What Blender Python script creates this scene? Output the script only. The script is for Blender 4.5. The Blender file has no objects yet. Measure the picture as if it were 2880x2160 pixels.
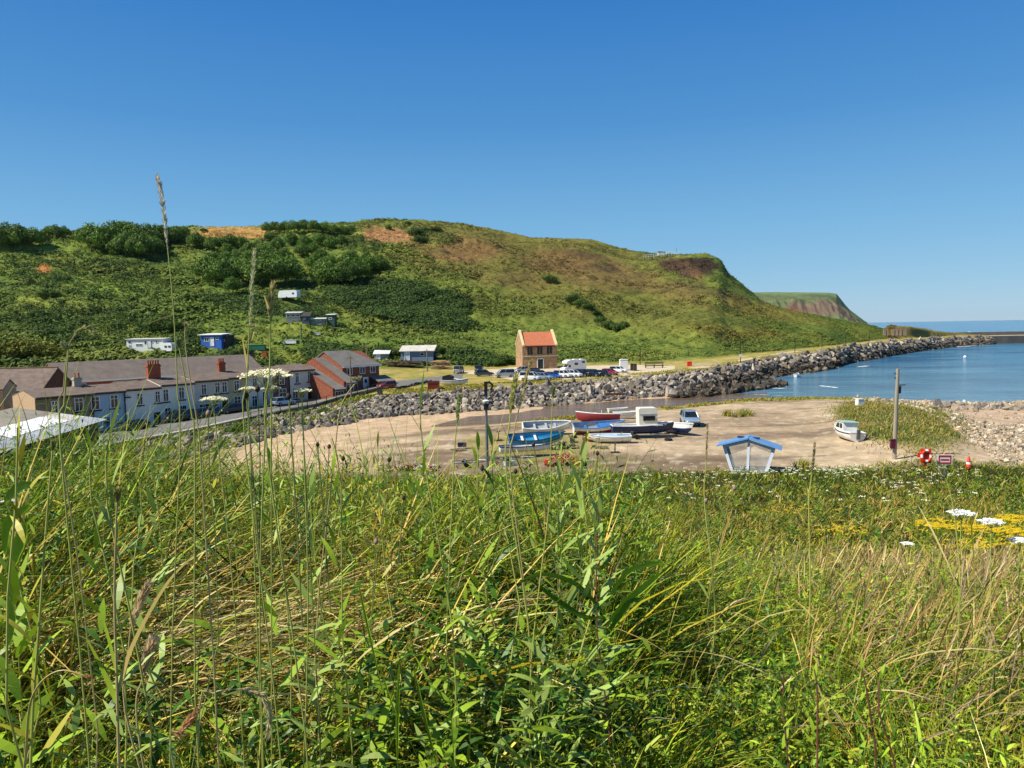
import bpy, math, random
import numpy as np
from mathutils import Vector, Matrix, Euler
random.seed(7); RNG = np.random.default_rng(11)
sc = bpy.context.scene
COL = sc.collection
rad = math.radians
# ------------------------------------------------------------------ camera model (photo is 2880 x 2160)
F = 2160.0; PITCH = math.atan((1080-922)/F); ROLL = rad(-1.0); CZ = 10.0
RM = Euler((math.pi/2-PITCH, 0, 0)).to_matrix() @ Matrix.Rotation(ROLL, 3, 'Z')
RN = np.array(RM)
def ray(u, v):
    d = RM @ Vector(((u-1440)/F, -(v-1080)/F, -1.0))
    return d
def at_y(u, v, y):
    d = ray(u, v); k = y/d.y
    return Vector((d.x*k, y, CZ+d.z*k))
def project(x, y, z):
    p = np.stack([x, y, z-CZ], -1) @ RN
    w = np.maximum(-p[..., 2], 1e-3)
    return 1440+F*p[..., 0]/w, 1080-F*p[..., 1]/w
# ------------------------------------------------------------------ noise
def _h(ix, iy, s):
    n = (ix.astype(np.int64)*374761393+iy.astype(np.int64)*668265263+s*982451653) & 0x7fffffff
    n = ((n ^ (n >> 13))*1274126177) & 0x7fffffff
    return ((n ^ (n >> 16)) & 0xffff)/65535.0
def vn(x, y, s=0):
    x = np.asarray(x, float); y = np.asarray(y, float)
    ix = np.floor(x); iy = np.floor(y); fx = x-ix; fy = y-iy
    fx = fx*fx*(3-2*fx); fy = fy*fy*(3-2*fy)
    a = _h(ix, iy, s); b = _h(ix+1, iy, s); c = _h(ix, iy+1, s); d = _h(ix+1, iy+1, s)
    return (a*(1-fx)+b*fx)*(1-fy)+(c*(1-fx)+d*fx)*fy
def fbm(x, y, s=0, o=4):
    t = 0; a = .5; n = 0
    for i in range(o):
        t = t+a*vn(x*2**i+i*17.3, y*2**i-i*9.1, s+i); n += a; a *= .5
    return t/n
def sstep(a, b, x):
    t = np.clip((x-a)/(b-a), 0, 1); return t*t*(3-2*t)
# ------------------------------------------------------------------ terrain tables (a = column, y = distance)
AK = np.linspace(-700, 3300, 401)
def tab(pts): return np.interp(AK, [p[0] for p in pts], [p[1] for p in pts])
SH = [ # a, y7,z7, y8,z8, y9,z9, y10,z10, y11,z11
(-700, 54,-.8, 58,-1.1, 62,-1.5, 68,-2.0, 132,-1.6),
(0,    56,-.8, 60,-1.1, 64,-1.6, 72,-2.0, 140,-1.4),
(350,  58,-.7, 64,-1.3, 70,-1.5, 79,-1.8, 150,-.8),
(700,  66,-.6, 74,-1.35, 85,-1.35, 95,-1.15, 156,.9),
(880,  74,-.5, 82,-1.35, 93,-1.25, 106,-.9, 158,1.5),
(1080, 72,-.2, 86,-1.35, 99,-1.1, 111,.5, 152,2.3),
(1400, 78,0, 91,-1.3, 104,-1.0, 115,1.1, 160,2.0),
(1840, 92,0, 105,-1.35, 119,-1.0, 131,1.4, 162,2.1),
(2000, 98,0, 112,-1.7, 127,-1.3, 141,1.8, 168,2.5),
(2130, 102,0, 117,-2, 150,-2.0, 166,2.2, 184,2.9),
(2200, 104,-.2, 119,-2.2, 165,-2.2, 181,2.5, 194,3.0),
(2330, 106,-.6, 125,-2.8, 181,-2.4, 199,2.8, 220,3.2),
(2400, 107,-.8, 130,-3.2, 214,-2.6, 231,2.9, 247,3.2),
(2480, 106,-.9, 135,-3.5, 239,-2.8, 256,3.0, 277,3.4),
(2560, 104,-1, 140,-3.5, 272,-3, 289,2.8, 300,3.4),
(2700, 101,-1.1, 140,-3.5, 334,-3, 349,2.3, 356,3.0),
(2785, 99,-1.1, 140,-3.5, 352,-3, 366,1.9, 372,2.2),
(2820, 99,-1.1, 140,-3.5, 352,-4, 366,-4, 376,-4),
(3300, 98,-1.1, 140,-3.5, 352,-4, 366,-4, 376,-4)]
RG = [(-700,640,300),(0,668,300),(150,652,310),(300,655,320),(530,641,340),(750,638,350),(1000,634,380),(1180,626,400),
(1250,624,405),(1310,630,405),(1400,646,405),(1498,668,400),(1654,674,395),(1742,700,380),(1820,714,370),(1991,717,345),
(2025,729,338),(2045,766,325),(2103,815,312),(2147,849,304),(2230,873,298),(2328,893,292),(2450,914,296),(2488,928,300),
(2500,914,302),(2560,917,308),(2620,925,325),(2700,937,362)]
rg = []
for u, v, y in RG:
    p = at_y(u, v, y); rg.append((1440+F*p.x/y, y, p.z))
rg += [(2785, 380, 2.2), (2820, 384, -5), (3300, 384, -5)]
yR = tab([(r[0], r[1]) for r in rg]); zR = tab([(r[0], r[2]) for r in rg])
one = np.ones_like(AK)
Y7, Z7, Y8, Z8, Y9, Z9, Y10, Z10, Y11, Z11 = [tab([(r[0], r[i+1]) for r in SH]) for i in range(10)]
fall = sstep(2000, 2060, AK)
fr = [(.25, .24), (.5, .5), (.78, .83)]
YK = [-60*one, 2.4*one, 5*one, 12*one, 25*one, 42*one, 52*one, Y7, Y8, Y9, Y10, Y11]
nr_ = sstep(1550, 2050, AK)
ZK = [8.6*one, 8.45*one, 8.32-.42*nr_, 6.3-.45*nr_, 3.7-.25*nr_, .95*one, .05*one, Z7, Z8, Z9, Z10, Z11]
ys = tab([(-700, 0), (2700, 0)])
for t, g in fr:
    YK.append(Y11+(yR-Y11)*t); ZK.append(Z11+(zR-Z11)*g)
YK += [yR, yR+30, yR+130, one*1500]
ZK += [zR, zR-.3-fall*9-np.where(zR < 14, 8, 0), zR-1-(zR+6)*fall, zR*0+np.where(fall > .5, -7, 20)]
YK = np.array(YK); ZK = np.array(ZK)
ZK[-2] = np.maximum(ZK[-2], -7)
ZK[-3] = np.maximum(ZK[-3], -7)
def lookup(T, a):
    t = (np.clip(a, -700, 3300)+700)/10.0
    i = np.minimum(t.astype(int), 399); f = t-i
    return T[..., i]*(1-f)+T[..., i+1]*f
def acol(x, y): return 1440+F*x/np.maximum(y, 1.0)
def mound(x, y):
    a = acol(x, y); e = ((a-2555-(70-y)*3.5)/215)**2+((y-75)/26)**2
    return np.exp(-e*1.6)
def terr(x, y, detail=True):
    x = np.asarray(x, float); y = np.asarray(y, float)
    a = acol(x, y); Yk = lookup(YK, a); Zk = lookup(ZK, a)
    z = np.full(a.shape, 8.6)
    for k in range(len(YK)-1):
        m = (y >= Yk[k]) & (y < Yk[k+1])
        t = (y-Yk[k])/np.maximum(Yk[k+1]-Yk[k], 1e-3)
        z = np.where(m, Zk[k]+(Zk[k+1]-Zk[k])*t, z)
    # grass mound behind the utility pole
    z = z+mound(x, y)*1.7
    # small roughness of the near bank
    z = z+(fbm(x*.35+5, y*.35, 3)-.5)*.35*(1-sstep(44, 52, y))*sstep(2, 6, y)
    if detail:
        hm = sstep(Yk[11]+2, Yk[11]+22, y)*np.clip((Zk[15]-6)/14, 0, 1)
        top = 1-.8*sstep(Yk[15]-14, Yk[15]-2, y)
        xr = x*.87+y*.5; yr = y*.87-x*.5
        z = z+hm*top*((fbm(x*.018+3, y*.024, 20, 3)-.5)*9+(fbm(x*.06, y*.1, 30)-.5)*3.6+(fbm(xr*.16, yr*.34, 40, 3)-.5)*2.2+(fbm(x*.6, y*.6, 50, 2)-.5)*.8)
        fl = sstep(53, 58, y)*(1-sstep(Yk[10]-2, Yk[10]+2, y))
        z = z+fl*(fbm(x*.12, y*.12, 60, 3)-.5)*.3
    return z
def tz(x, y): return float(terr(np.array([x]), np.array([y]))[0])
def T(u, v, y0=3.0):
    """first point of the terrain met by the sight line of photo pixel (u, v)"""
    d = ray(u, v); s = np.concatenate([np.arange(y0, 60, .1), np.arange(60, 470, .25)])
    z = CZ+d.z/d.y*s; g = terr(d.x/d.y*s, s)
    k = np.nonzero(g >= z)[0]
    y = s[k[0]] if len(k) else 380.0
    return Vector((d.x/d.y*y, y, tz(d.x/d.y*y, y)))
# ------------------------------------------------------------------ materials
def lin(h):
    h = h.lstrip('#'); c = [int(h[i:i+2], 16)/255 for i in (0, 2, 4)]
    return tuple(x/12.92 if x <= .04045 else ((x+.055)/1.055)**2.4 for x in c)
_m = {}
def mat(name, col, rough=.7, var=.18, scale=3.0, bump=.0, metal=0.0, spec=.4, dark=None, stretch=(1, 1, 1), emit=None, bscale=None, coat=0):
    if name in _m: return _m[name]
    m = bpy.data.materials.new(name); m.use_nodes = True; _m[name] = m
    nt = m.node_tree; N = nt.nodes; L = nt.links; b = N['Principled BSDF']
    c = lin(col) if isinstance(col, str) else col
    d = lin(dark) if dark else tuple(x*(1-var*1.6) for x in c)
    e = tuple(min(1, x*(1+var*.6)) for x in c)
    tc = N.new('ShaderNodeTexCoord'); mp = N.new('ShaderNodeMapping'); mp.inputs['Scale'].default_value = stretch
    L.new(tc.outputs['Object'], mp.inputs[0])
    n = N.new('ShaderNodeTexNoise'); n.inputs['Scale'].default_value = scale; n.inputs['Detail'].default_value = 6; n.inputs['Roughness'].default_value = .65
    L.new(mp.outputs[0], n.inputs['Vector'])
    r = N.new('ShaderNodeValToRGB'); r.color_ramp.elements[0].position = .33; r.color_ramp.elements[1].position = .68
    r.color_ramp.elements[0].color = (*d, 1); r.color_ramp.elements[1].color = (*e, 1)
    L.new(n.outputs['Fac'], r.inputs[0]); L.new(r.outputs[0], b.inputs['Base Color'])
    b.inputs['Roughness'].default_value = rough; b.inputs['Metallic'].default_value = metal
    b.inputs['Specular IOR Level'].default_value = spec; b.inputs['Coat Weight'].default_value = coat
    if bump:
        n2 = N.new('ShaderNodeTexNoise'); n2.inputs['Scale'].default_value = bscale or scale*4; n2.inputs['Detail'].default_value = 5
        L.new(mp.outputs[0], n2.inputs['Vector'])
        bp = N.new('ShaderNodeBump'); bp.inputs['Strength'].default_value = bump; bp.inputs['Distance'].default_value = .1
        L.new(n2.outputs['Fac'], bp.inputs['Height']); L.new(bp.outputs[0], b.inputs['Normal'])
    return m
def vmat(name, rough=.8, trans=0.0, nscale=2.0, namt=.25, bump=0.0, bscale=3.0, spec=.25, nscale2=None):
    """material coloured by the mesh's own colour attribute, broken up by noise"""
    if name in _m: return _m[name]
    m = bpy.data.materials.new(name); m.use_nodes = True; _m[name] = m
    nt = m.node_tree; N = nt.nodes; L = nt.links; b = N['Principled BSDF']
    at = N.new('ShaderNodeAttribute'); at.attribute_name = 'Col'
    ge = N.new('ShaderNodeNewGeometry')
    n = N.new('ShaderNodeTexNoise'); n.inputs['Scale'].default_value = nscale; n.inputs['Detail'].default_value = 8; n.inputs['Roughness'].default_value = .7
    L.new(ge.outputs['Position'], n.inputs['Vector'])
    mr = N.new('ShaderNodeMapRange'); mr.inputs[1].default_value = .3; mr.inputs[2].default_value = .7
    mr.inputs[3].default_value = 1-namt; mr.inputs[4].default_value = 1+namt
    L.new(n.outputs['Fac'], mr.inputs[0])
    vm = N.new('ShaderNodeVectorMath'); vm.operation = 'SCALE'
    L.new(at.outputs['Color'], vm.inputs[0]); L.new(mr.outputs[0], vm.inputs['Scale'])
    out = vm.outputs[0]
    L.new(out, b.inputs['Base Color']); b.inputs['Roughness'].default_value = rough; b.inputs['Specular IOR Level'].default_value = spec
    if bump:
        n2 = N.new('ShaderNodeTexNoise'); n2.inputs['Scale'].default_value = bscale; n2.inputs['Detail'].default_value = 6
        L.new(ge.outputs['Position'], n2.inputs['Vector'])
        bp = N.new('ShaderNodeBump'); bp.inputs['Strength'].default_value = bump; bp.inputs['Distance'].default_value = .3
        L.new(n2.outputs['Fac'], bp.inputs['Height']); L.new(bp.outputs[0], b.inputs['Normal'])
    if trans:
        tr = N.new('ShaderNodeBsdfTranslucent'); mx = N.new('ShaderNodeMixShader'); mx.inputs[0].default_value = trans
        o = N['Material Output']; L.new(out, tr.inputs['Color'])
        L.new(b.outputs[0], mx.inputs[1]); L.new(tr.outputs[0], mx.inputs[2]); L.new(mx.outputs[0], o.inputs[0])
    return m
# ------------------------------------------------------------------ object helpers
def props(o, label=None, cat=None, group=None, kind=None):
    if label: o['label'] = label
    if cat: o['category'] = cat
    if group: o['group'] = group
    if kind: o['kind'] = kind
    return o
def link(name, me, parent=None):
    o = bpy.data.objects.new(name, me); COL.objects.link(o)
    if parent is not None: o.parent = parent
    return o
def thing(name, loc, rz, label, cat, group=None, rot=None, scale=1):
    o = link(name, None); o.location = loc; o.rotation_euler = rot if rot else (0, 0, rz)
    o.scale = (scale,)*3; o.empty_display_size = .2
    return props(o, label, cat, group)
def np_mesh(name, V, Fq, C=None, smooth=False):
    me = bpy.data.meshes.new(name); V = np.asarray(V, np.float32); Fq = np.asarray(Fq, np.int32)
    k = Fq.shape[1]
    me.vertices.add(len(V)); me.vertices.foreach_set('co', V.ravel())
    me.loops.add(Fq.size); me.loops.foreach_set('vertex_index', Fq.ravel())
    me.polygons.add(len(Fq)); me.polygons.foreach_set('loop_start', np.arange(0, Fq.size, k, dtype=np.int32))
    try: me.polygons.foreach_set('loop_total', np.full(len(Fq), k, np.int32))
    except Exception: pass
    me.polygons.foreach_set('use_smooth', np.full(len(Fq), smooth))
    if C is not None:
        at = me.color_attributes.new('Col', 'FLOAT_COLOR', 'POINT')
        C4 = np.ones((len(V), 4), np.float32); C4[:, :3] = C; at.data.foreach_set('color', C4.ravel())
    me.update(calc_edges=True)
    return me
def cat_mesh(lst):
    V = []; Q = []; C = []; o = 0
    for v, f, c in lst:
        V.append(v); Q.append(f+o); C.append(c); o += len(v)
    return np.concatenate(V), np.concatenate(Q), np.concatenate(C)
class MB:
    def __init__(s): s.v = []; s.f = []; s.mi = []; s.cur = 0; s.M = Matrix.Identity(4)
    def add(s, vs, fs, M=None):
        o = len(s.v); M = s.M @ M if M is not None else s.M
        s.v += [tuple(M @ Vector(p)) for p in vs]
        s.f += [tuple(o+i for i in f) for f in fs]; s.mi += [s.cur]*len(fs); return s
    def box(s, c, d, rz=0, M=None, taper=1.0, bev=0.0):
        x, y, z = d[0]/2, d[1]/2, d[2]/2; t = taper
        vs = [(-x, -y, -z), (x, -y, -z), (x, y, -z), (-x, y, -z), (-x*t, -y*t, z), (x*t, -y*t, z), (x*t, y*t, z), (-x*t, y*t, z)]
        fs = [(0, 3, 2, 1), (4, 5, 6, 7), (0, 1, 5, 4), (1, 2, 6, 5), (2, 3, 7, 6), (3, 0, 4, 7)]
        MM = Matrix.Translation(c) @ Matrix.Rotation(rz, 4, 'Z')
        return s.add(vs, fs, (M @ MM) if M is not None else MM)
    def prism(s, poly, y0, y1, M=None):
        """polygon in the x-z plane pushed along y"""
        n = len(poly); vs = [(p[0], y0, p[1]) for p in poly]+[(p[0], y1, p[1]) for p in poly]
        fs = [tuple(range(n)), tuple(reversed(range(n, 2*n)))]+[(i, i+n, (i+1) % n+n, (i+1) % n) for i in range(n)]
        return s.add(vs, fs, M)
    def tube(s, pts, r, n=7, M=None, cap=True):
        pts = [Vector(p) for p in pts]; rs = r if isinstance(r, (list, tuple)) else [r]*len(pts)
        vs = []; fs = []
        for i, p in enumerate(pts):
            t = (pts[min(i+1, len(pts)-1)]-pts[max(i-1, 0)]).normalized()
            a = t.orthogonal().normalized() if i == 0 else (a-t*a.dot(t)).normalized()
            b = t.cross(a)
            for k in range(n):
                q = 2*math.pi*k/n; vs.append(p+(a*math.cos(q)+b*math.sin(q))*rs[i])
        for i in range(len(pts)-1):
            for k in range(n):
                fs.append((i*n+k, i*n+(k+1) % n, (i+1)*n+(k+1) % n, (i+1)*n+k))
        if cap: fs += [tuple(reversed(range(n))), tuple(range((len(pts)-1)*n, len(pts)*n))]
        return s.add(vs, fs, M)
    def lathe(s, prof, n=16, M=None):
        vs = [(r*math.cos(2*math.pi*k/n), r*math.sin(2*math.pi*k/n), z) for r, z in prof for k in range(n)]
        fs = [(i*n+k, i*n+(k+1) % n, (i+1)*n+(k+1) % n, (i+1)*n+k) for i in range(len(prof)-1) for k in range(n)]
        fs += [tuple(reversed(range(n))), tuple(range((len(prof)-1)*n, len(prof)*n))]
        return s.add(vs, fs, M)
    def build(s, name, m, parent=None, smooth=False):
        me = bpy.data.meshes.new(name); me.from_pydata(s.v, [], s.f)
        for q in (m if isinstance(m, (list, tuple)) else [m]): me.materials.append(q)
        me.polygons.foreach_set('material_index', s.mi)
        if smooth:
            me.polygons.foreach_set('use_smooth', [True]*len(s.f))
            if hasattr(me, 'set_sharp_from_angle'): me.set_sharp_from_angle(angle=rad(38))
        me.update(); return link(name, me, parent)
def bx(name, m, parent, c, d, **k): return MB().box(c, d, **k).build(name, m, parent)
def copy_tree(o, parent=None):
    c = o.copy(); COL.objects.link(c)
    if parent is not None: c.parent = parent
    for ch in list(o.children): copy_tree(ch, c)
    return c
# ------------------------------------------------------------------ palette of the land
def L3(h): return np.array(lin(h))
def mixc(c, d, m): return c*(1-m[..., None])+d*m[..., None]
def hillcolor(u, v, x, y):
    n1 = fbm(x*.03, y*.04, 70); n2 = fbm(x*.11+7, y*.16, 80); n3 = fbm(x*.5, y*.5, 90, 3)
    g1, g2, g3 = L3('#667837'), L3('#838a41'), L3('#4b5e30'); br = L3('#796843'); dk = L3('#3b4c2c')
    c = mixc(np.broadcast_to(g1, u.shape+(3,)), g2, sstep(.42, .68, n2)*.8)
    c = mixc(c, g3, sstep(.5, .68, n1)*.7)
    c = mixc(c, g3, sstep(.56, .7, n3)*.5)
    def ell(cu, cv, ru, rv, ang=0, soft=.55, amp=1, nz=.55):
        ca, sa = math.cos(rad(ang)), math.sin(rad(ang)); du = u-cu; dv = v-cv
        e = np.sqrt(((du*ca+dv*sa)/ru)**2+((-du*sa+dv*ca)/rv)**2)+(n2-.5)*nz*2
        return (1-sstep(1-soft, 1+soft*.4, e))*amp
    # bright meadow on the lower right slope, yellow-green
    c = mixc(c, L3('#80883f'), ell(1400, 880, 380, 90, 0)*.45)
    c = mixc(c, L3('#72853e'), ell(1500, 960, 420, 70, 0)*.6)
    # brown heathy upper right
    c = mixc(c, L3('#7c7540'), ell(1480, 720, 460, 110, 8)*.95)
    c = mixc(c, L3('#8a6a4a'), ell(1300, 705, 130, 40, 0)*.8)
    c = mixc(c, L3('#7d6345'), ell(1650, 765, 200, 52, 14)*.9)
    c = mixc(c, L3('#6f5a40'), ell(1480, 790, 110, 40, 0)*.7)
    c = mixc(c, L3('#7c6a45'), ell(1850, 810, 240, 36, 14)*.85)
    c = mixc(c, L3('#86763f'), ell(2140, 870, 190, 22, 12)*.65)
    c = mixc(c, L3('#8a7a3c'), ell(2050, 935, 180, 20, 5)*.6)
    c = mixc(c, L3('#77713c'), ell(1720, 860, 420, 80, 10)*.6)
    # dry field and bare slips
    c = mixc(c, L3('#b48f5a'), ell(660, 655, 120, 22, 0, .3, 1, .2))
    c = mixc(c, L3('#a87f5c'), ell(1085, 662, 85, 24, 6, .35, 1, .4))
    c = mixc(c, L3('#b0794a'), ell(125, 755, 22, 14, 0, .4))
    c = mixc(c, L3('#8b5a3c'), ell(205, 640, 20, 8, 0))
    # dark wind-shorn scrub
    c = mixc(c, dk, ell(1120, 850, 210, 60, 8, .35, 1, .35)*.85)
    c = mixc(c, dk, ell(1200, 905, 120, 32, 5)*.5)
    c = mixc(c, dk, ell(960, 1010, 110, 32, -8)*.55)
    c = mixc(c, L3('#869a45'), ell(330, 815, 150, 22, 4)*.8); c = mixc(c, L3('#7f9242'), ell(200, 700, 160, 30, 0)*.6); c = mixc(c, L3('#7d8f40'), ell(560, 880, 200, 26, 0)*.5)
    # brown cliff face under the shoulder
    e = ell(1925, 750, 72, 32, 12, .3, 1, .45)
    c = mixc(c, L3('#57453a'), e); c = mixc(c, L3('#3f352f'), ell(1980, 745, 46, 28, 20, .4)); c = mixc(c, L3('#4c3f35'), ell(1700, 752, 46, 12, 10, .4)*.7); c = mixc(c, L3('#5d4c3a'), ell(1640, 715, 60, 10, 8, .4)*.7); c = mixc(c, L3('#5d4c3a'), ell(1990, 815, 120, 14, 14, .4)*.6)
    c = mixc(c, L3('#7a5c42'), ell(1960, 775, 40, 18, 40)*.5)
    # spur and mound at the breakwater root
    c = mixc(c, L3('#8a7148'), sstep(2480, 2500, u)*.75); c = c*(.98-.12*sstep(900, 1400, u))[..., None]*np.array([.97, .97, .8])
    return c
def groundcolor(x, y, z):
    u, v = project(x, y, z); a = acol(x, y); Yk = lookup(YK, a)
    n1 = fbm(x*.08, y*.08, 5); n2 = fbm(x*.4, y*.4, 6); n3 = fbm(x*.03+9, y*.09, 8)
    c = np.broadcast_to(L3('#33361a'), x.shape+(3,))
    c = mixc(c, L3('#4a4424'), sstep(.5, .7, n2)*.5)
    # yard
    yd = sstep(49, 51.5, y+(n2-.5)*2.5)
    yc = mixc(np.broadcast_to(L3('#bca586'), c.shape), L3('#85725c'), sstep(.42, .6, n3)*.95)
    yc = mixc(yc, L3('#bda888'), sstep(.55, .7, n1)*.7)
    yc = mixc(yc, L3('#8a7660'), np.exp(-(((a-2100)/260)**2+((y-78)/9)**2))*.6)
    tr = fbm(x*.06+y*.02, y*.75-x*.12, 77, 3); yc = mixc(yc, L3('#6f5d4a'), sstep(.6, .68, tr)*.6); pz = fbm(x*1.1, y*1.1, 78, 2); yc = mixc(yc, L3('#cdbfa4'), sstep(.68, .76, pz)*.5)
    c = mixc(c, yc, yd)
    gr = L3('#8f8a45')
    e = np.exp(-(((a-1500)/260)**2+((y-66)/10)**2)); c = mixc(c, L3('#8a8048'), sstep(.35, .6, e+(n1-.5)*.9)*.75*yd)
    # grassy fringe at the far side of the yard
    f = np.exp(-((y-Yk[7]+1)/2.2)**2)*sstep(1350, 1550, a)*(1-sstep(2400, 2450, a)); c = mixc(c, L3('#938a42'), sstep(.25, .6, f+(n2-.5)*.6)*.9)
    # sand, wet sand, channel
    s = sstep(Yk[7]+1, Yk[7]+5, y+(n2-.5)*3)*(1-sstep(Yk[9]+1, Yk[9]+2, y))
    c = mixc(c, L3('#c2a685'), s)
    w = np.exp(-((y-Yk[8]+1)/np.where(a < 1000, 3.2, 5.5))**4)*sstep(1150, 1330, a); c = mixc(c, L3('#82664a'), w*.9)
    lf = sstep(52, 55, y)*(1-sstep(900, 1180, a))*(1-sstep(Yk[9], Yk[9]+2, y)); c = mixc(c, L3('#c6ab8a'), lf)
    lf = sstep(52, 55, y)*(1-sstep(560, 680, a+(n1-.5)*160))*(1-sstep(Yk[10]-2, Yk[10], y)); c = mixc(c, L3('#77743f'), lf*.9); c = mixc(c, L3('#a58f70'), lf*sstep(.5, .65, n2)*.8)
    # rock bed and what lies behind it
    r = sstep(Yk[9]-1, Yk[9]+1, y); c = mixc(c, L3('#5e5140'), r)
    t = sstep(Yk[10]-1.5, Yk[10]+.5, y+(n2-.5)*2); tc = mixc(np.broadcast_to(L3('#9a9048'), c.shape), L3('#b39c62'), sstep(.45, .65, n2)*.9)
    tc = mixc(tc, L3('#6c7d33'), sstep(.5, .65, n1)*.5*(1-sstep(1100, 1300, a)))
    c = mixc(c, tc, t)
    # right beach: shingle and pinkish sand
    b = sstep(2560, 2700, a+(y-75)*9+(n1-.5)*90)*sstep(50, 54, y)*(1-sstep(150, 160, y)); c = mixc(c, L3('#b5a288'), b)
    c = mixc(c, L3('#c2a78a'), b*sstep(2650, 2760, a+(y-80)*2)*np.exp(-((y-86)/9)**2))
    # mound
    m = mound(x, y); mc = mixc(np.broadcast_to(L3('#6f6d3e'), c.shape), L3('#4d5c32'), sstep(.45, .62, n1)*.9); mc = mixc(mc, L3('#8a7a4a'), sstep(.5, .7, n2)*.6)
    c = mixc(c, mc, sstep(.3, .5, m+(n2-.5)*.22)*sstep(50, 53, y))
    h = sstep(Yk[11]-2, Yk[11]+3, y+(n2-.5)*5)
    c = mixc(c, hillcolor(u, v, x, y), h)
    c = c*(1-.05*sstep(50, 54, y)*(1-sstep(150, 170, y)))[..., None]; ln = sstep(.3, .8, fbm(x*.9, y*.9, 12, 3)); return c*(.85+.3*ln[..., None])
def build_ground():
    bs = np.concatenate([np.linspace(-1.9, -.78, 60, endpoint=False), np.linspace(-.78, .78, 760), np.linspace(.79, 1.9, 60)])
    ysr = np.concatenate([np.arange(-24, 1, 2.0), np.arange(1, 14, .2), np.arange(14, 54, .6), np.arange(54, 140, .75), np.arange(140, 300, 1.0), np.arange(300, 430, 1.3), np.array([440, 460, 490, 540, 620, 800, 1100, 1490])])
    B, Yg = np.meshgrid(bs, ysr); X = B*(Yg+25)
    Z = terr(X, Yg); C = groundcolor(X, Yg, Z)
    V = np.stack([X, Yg, Z], -1).reshape(-1, 3); C = C.reshape(-1, 3)
    nr, nc = B.shape; i = np.arange(nr-1)[:, None]*nc+np.arange(nc-1)[None]
    Q = np.stack([i, i+1, i+nc+1, i+nc], -1).reshape(-1, 4)
    me = np_mesh('ground', V, Q, C, True); me.materials.append(vmat('land', .95, 0, 1.3, .22, .35, 2.5, .1))
    props(link('ground', me), kind='structure')
build_ground()
# ------------------------------------------------------------------ sea
def sea_material():
    m = bpy.data.materials.new('sea_water'); m.use_nodes = True; N = m.node_tree.nodes; L = m.node_tree.links; b = N['Principled BSDF']
    b.inputs['Roughness'].default_value = .12; b.inputs['IOR'].default_value = 1.33
    ge = N.new('ShaderNodeNewGeometry'); mp = N.new('ShaderNodeMapping'); mp.inputs['Scale'].default_value = (.10, .22, 1); mp.inputs['Rotation'].default_value = (0, 0, rad(-14))
    L.new(ge.outputs['Position'], mp.inputs[0])
    n = N.new('ShaderNodeTexNoise'); n.inputs['Scale'].default_value = 1.0; n.inputs['Detail'].default_value = 7; n.inputs['Roughness'].default_value = .62; L.new(mp.outputs[0], n.inputs['Vector'])
    bp = N.new('ShaderNodeBump'); bp.inputs['Strength'].default_value = .85; bp.inputs['Distance'].default_value = 2.6
    L.new(n.outputs['Fac'], bp.inputs['Height']); L.new(bp.outputs[0], b.inputs['Normal'])
    n2 = N.new('ShaderNodeTexNoise'); n2.inputs['Scale'].default_value = .35; n2.inputs['Detail'].default_value = 4; L.new(mp.outputs[0], n2.inputs['Vector'])
    r = N.new('ShaderNodeValToRGB'); r.color_ramp.elements[0].position = .35; r.color_ramp.elements[1].position = .7
    r.color_ramp.elements[0].color = (*lin('#26597d'), 1); r.color_ramp.elements[1].color = (*lin('#5b93ab'), 1)
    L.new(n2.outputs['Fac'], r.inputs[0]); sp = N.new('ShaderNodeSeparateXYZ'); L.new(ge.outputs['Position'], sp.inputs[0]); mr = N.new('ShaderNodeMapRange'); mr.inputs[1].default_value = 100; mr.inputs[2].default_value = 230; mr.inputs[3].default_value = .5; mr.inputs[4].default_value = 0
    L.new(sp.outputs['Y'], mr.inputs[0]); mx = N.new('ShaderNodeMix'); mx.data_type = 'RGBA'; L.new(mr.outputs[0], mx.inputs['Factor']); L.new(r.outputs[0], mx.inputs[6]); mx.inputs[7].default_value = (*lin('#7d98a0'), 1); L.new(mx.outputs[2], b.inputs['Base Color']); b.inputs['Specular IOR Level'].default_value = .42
    return m
SEA = -1.5
mb = MB(); xs = [12, 30, 60, 150, 300, 1200, 9000]; yy = [60, 95, 125, 170, 260, 400, 800, 2000, 9000]
vs = [(x, y, SEA) for y in yy for x in xs]; n = len(xs)
mb.add(vs, [(j*n+i, j*n+i+1, (j+1)*n+i+1, (j+1)*n+i) for j in range(len(yy)-1) for i in range(n-1)])
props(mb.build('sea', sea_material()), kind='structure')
# draped sheets: car park, road, paths, beck
def drape(name, alist, yf, yb, zoff, m, na=80, nb=10, color=None, flat=None):
    A = np.interp(np.linspace(0, 1, na), np.linspace(0, 1, len(alist)), alist)
    yf = np.interp(A, alist, yf); yb = np.interp(A, alist, yb)
    S, Ag = np.meshgrid(np.linspace(0, 1, nb), A, indexing='ij')
    Yg = yf[None]*(1-S)+yb[None]*S; X = (Ag-1440)/F*Yg
    Z = terr(X, Yg)+zoff if flat is None else np.broadcast_to(np.interp(A, alist, flat), X.shape)
    V = np.stack([X, Yg, Z], -1).reshape(-1, 3); nr, nc = X.shape
    i = np.arange(nr-1)[:, None]*nc+np.arange(nc-1)[None]
    Q = np.stack([i, i+1, i+nc+1, i+nc], -1).reshape(-1, 4)
    me = np_mesh(name, V, Q, None, True); me.materials.append(m); return props(link(name, me), kind='structure')
M_gravel = mat('pale_gravel', '#cdbb9c', .95, .15, .6, .3)
M_asph = mat('worn_asphalt', '#757370', .9, .15, .8, .2)
M_path = mat('pale_concrete_path', '#c9b790', .9, .12, .8, .2)
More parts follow.
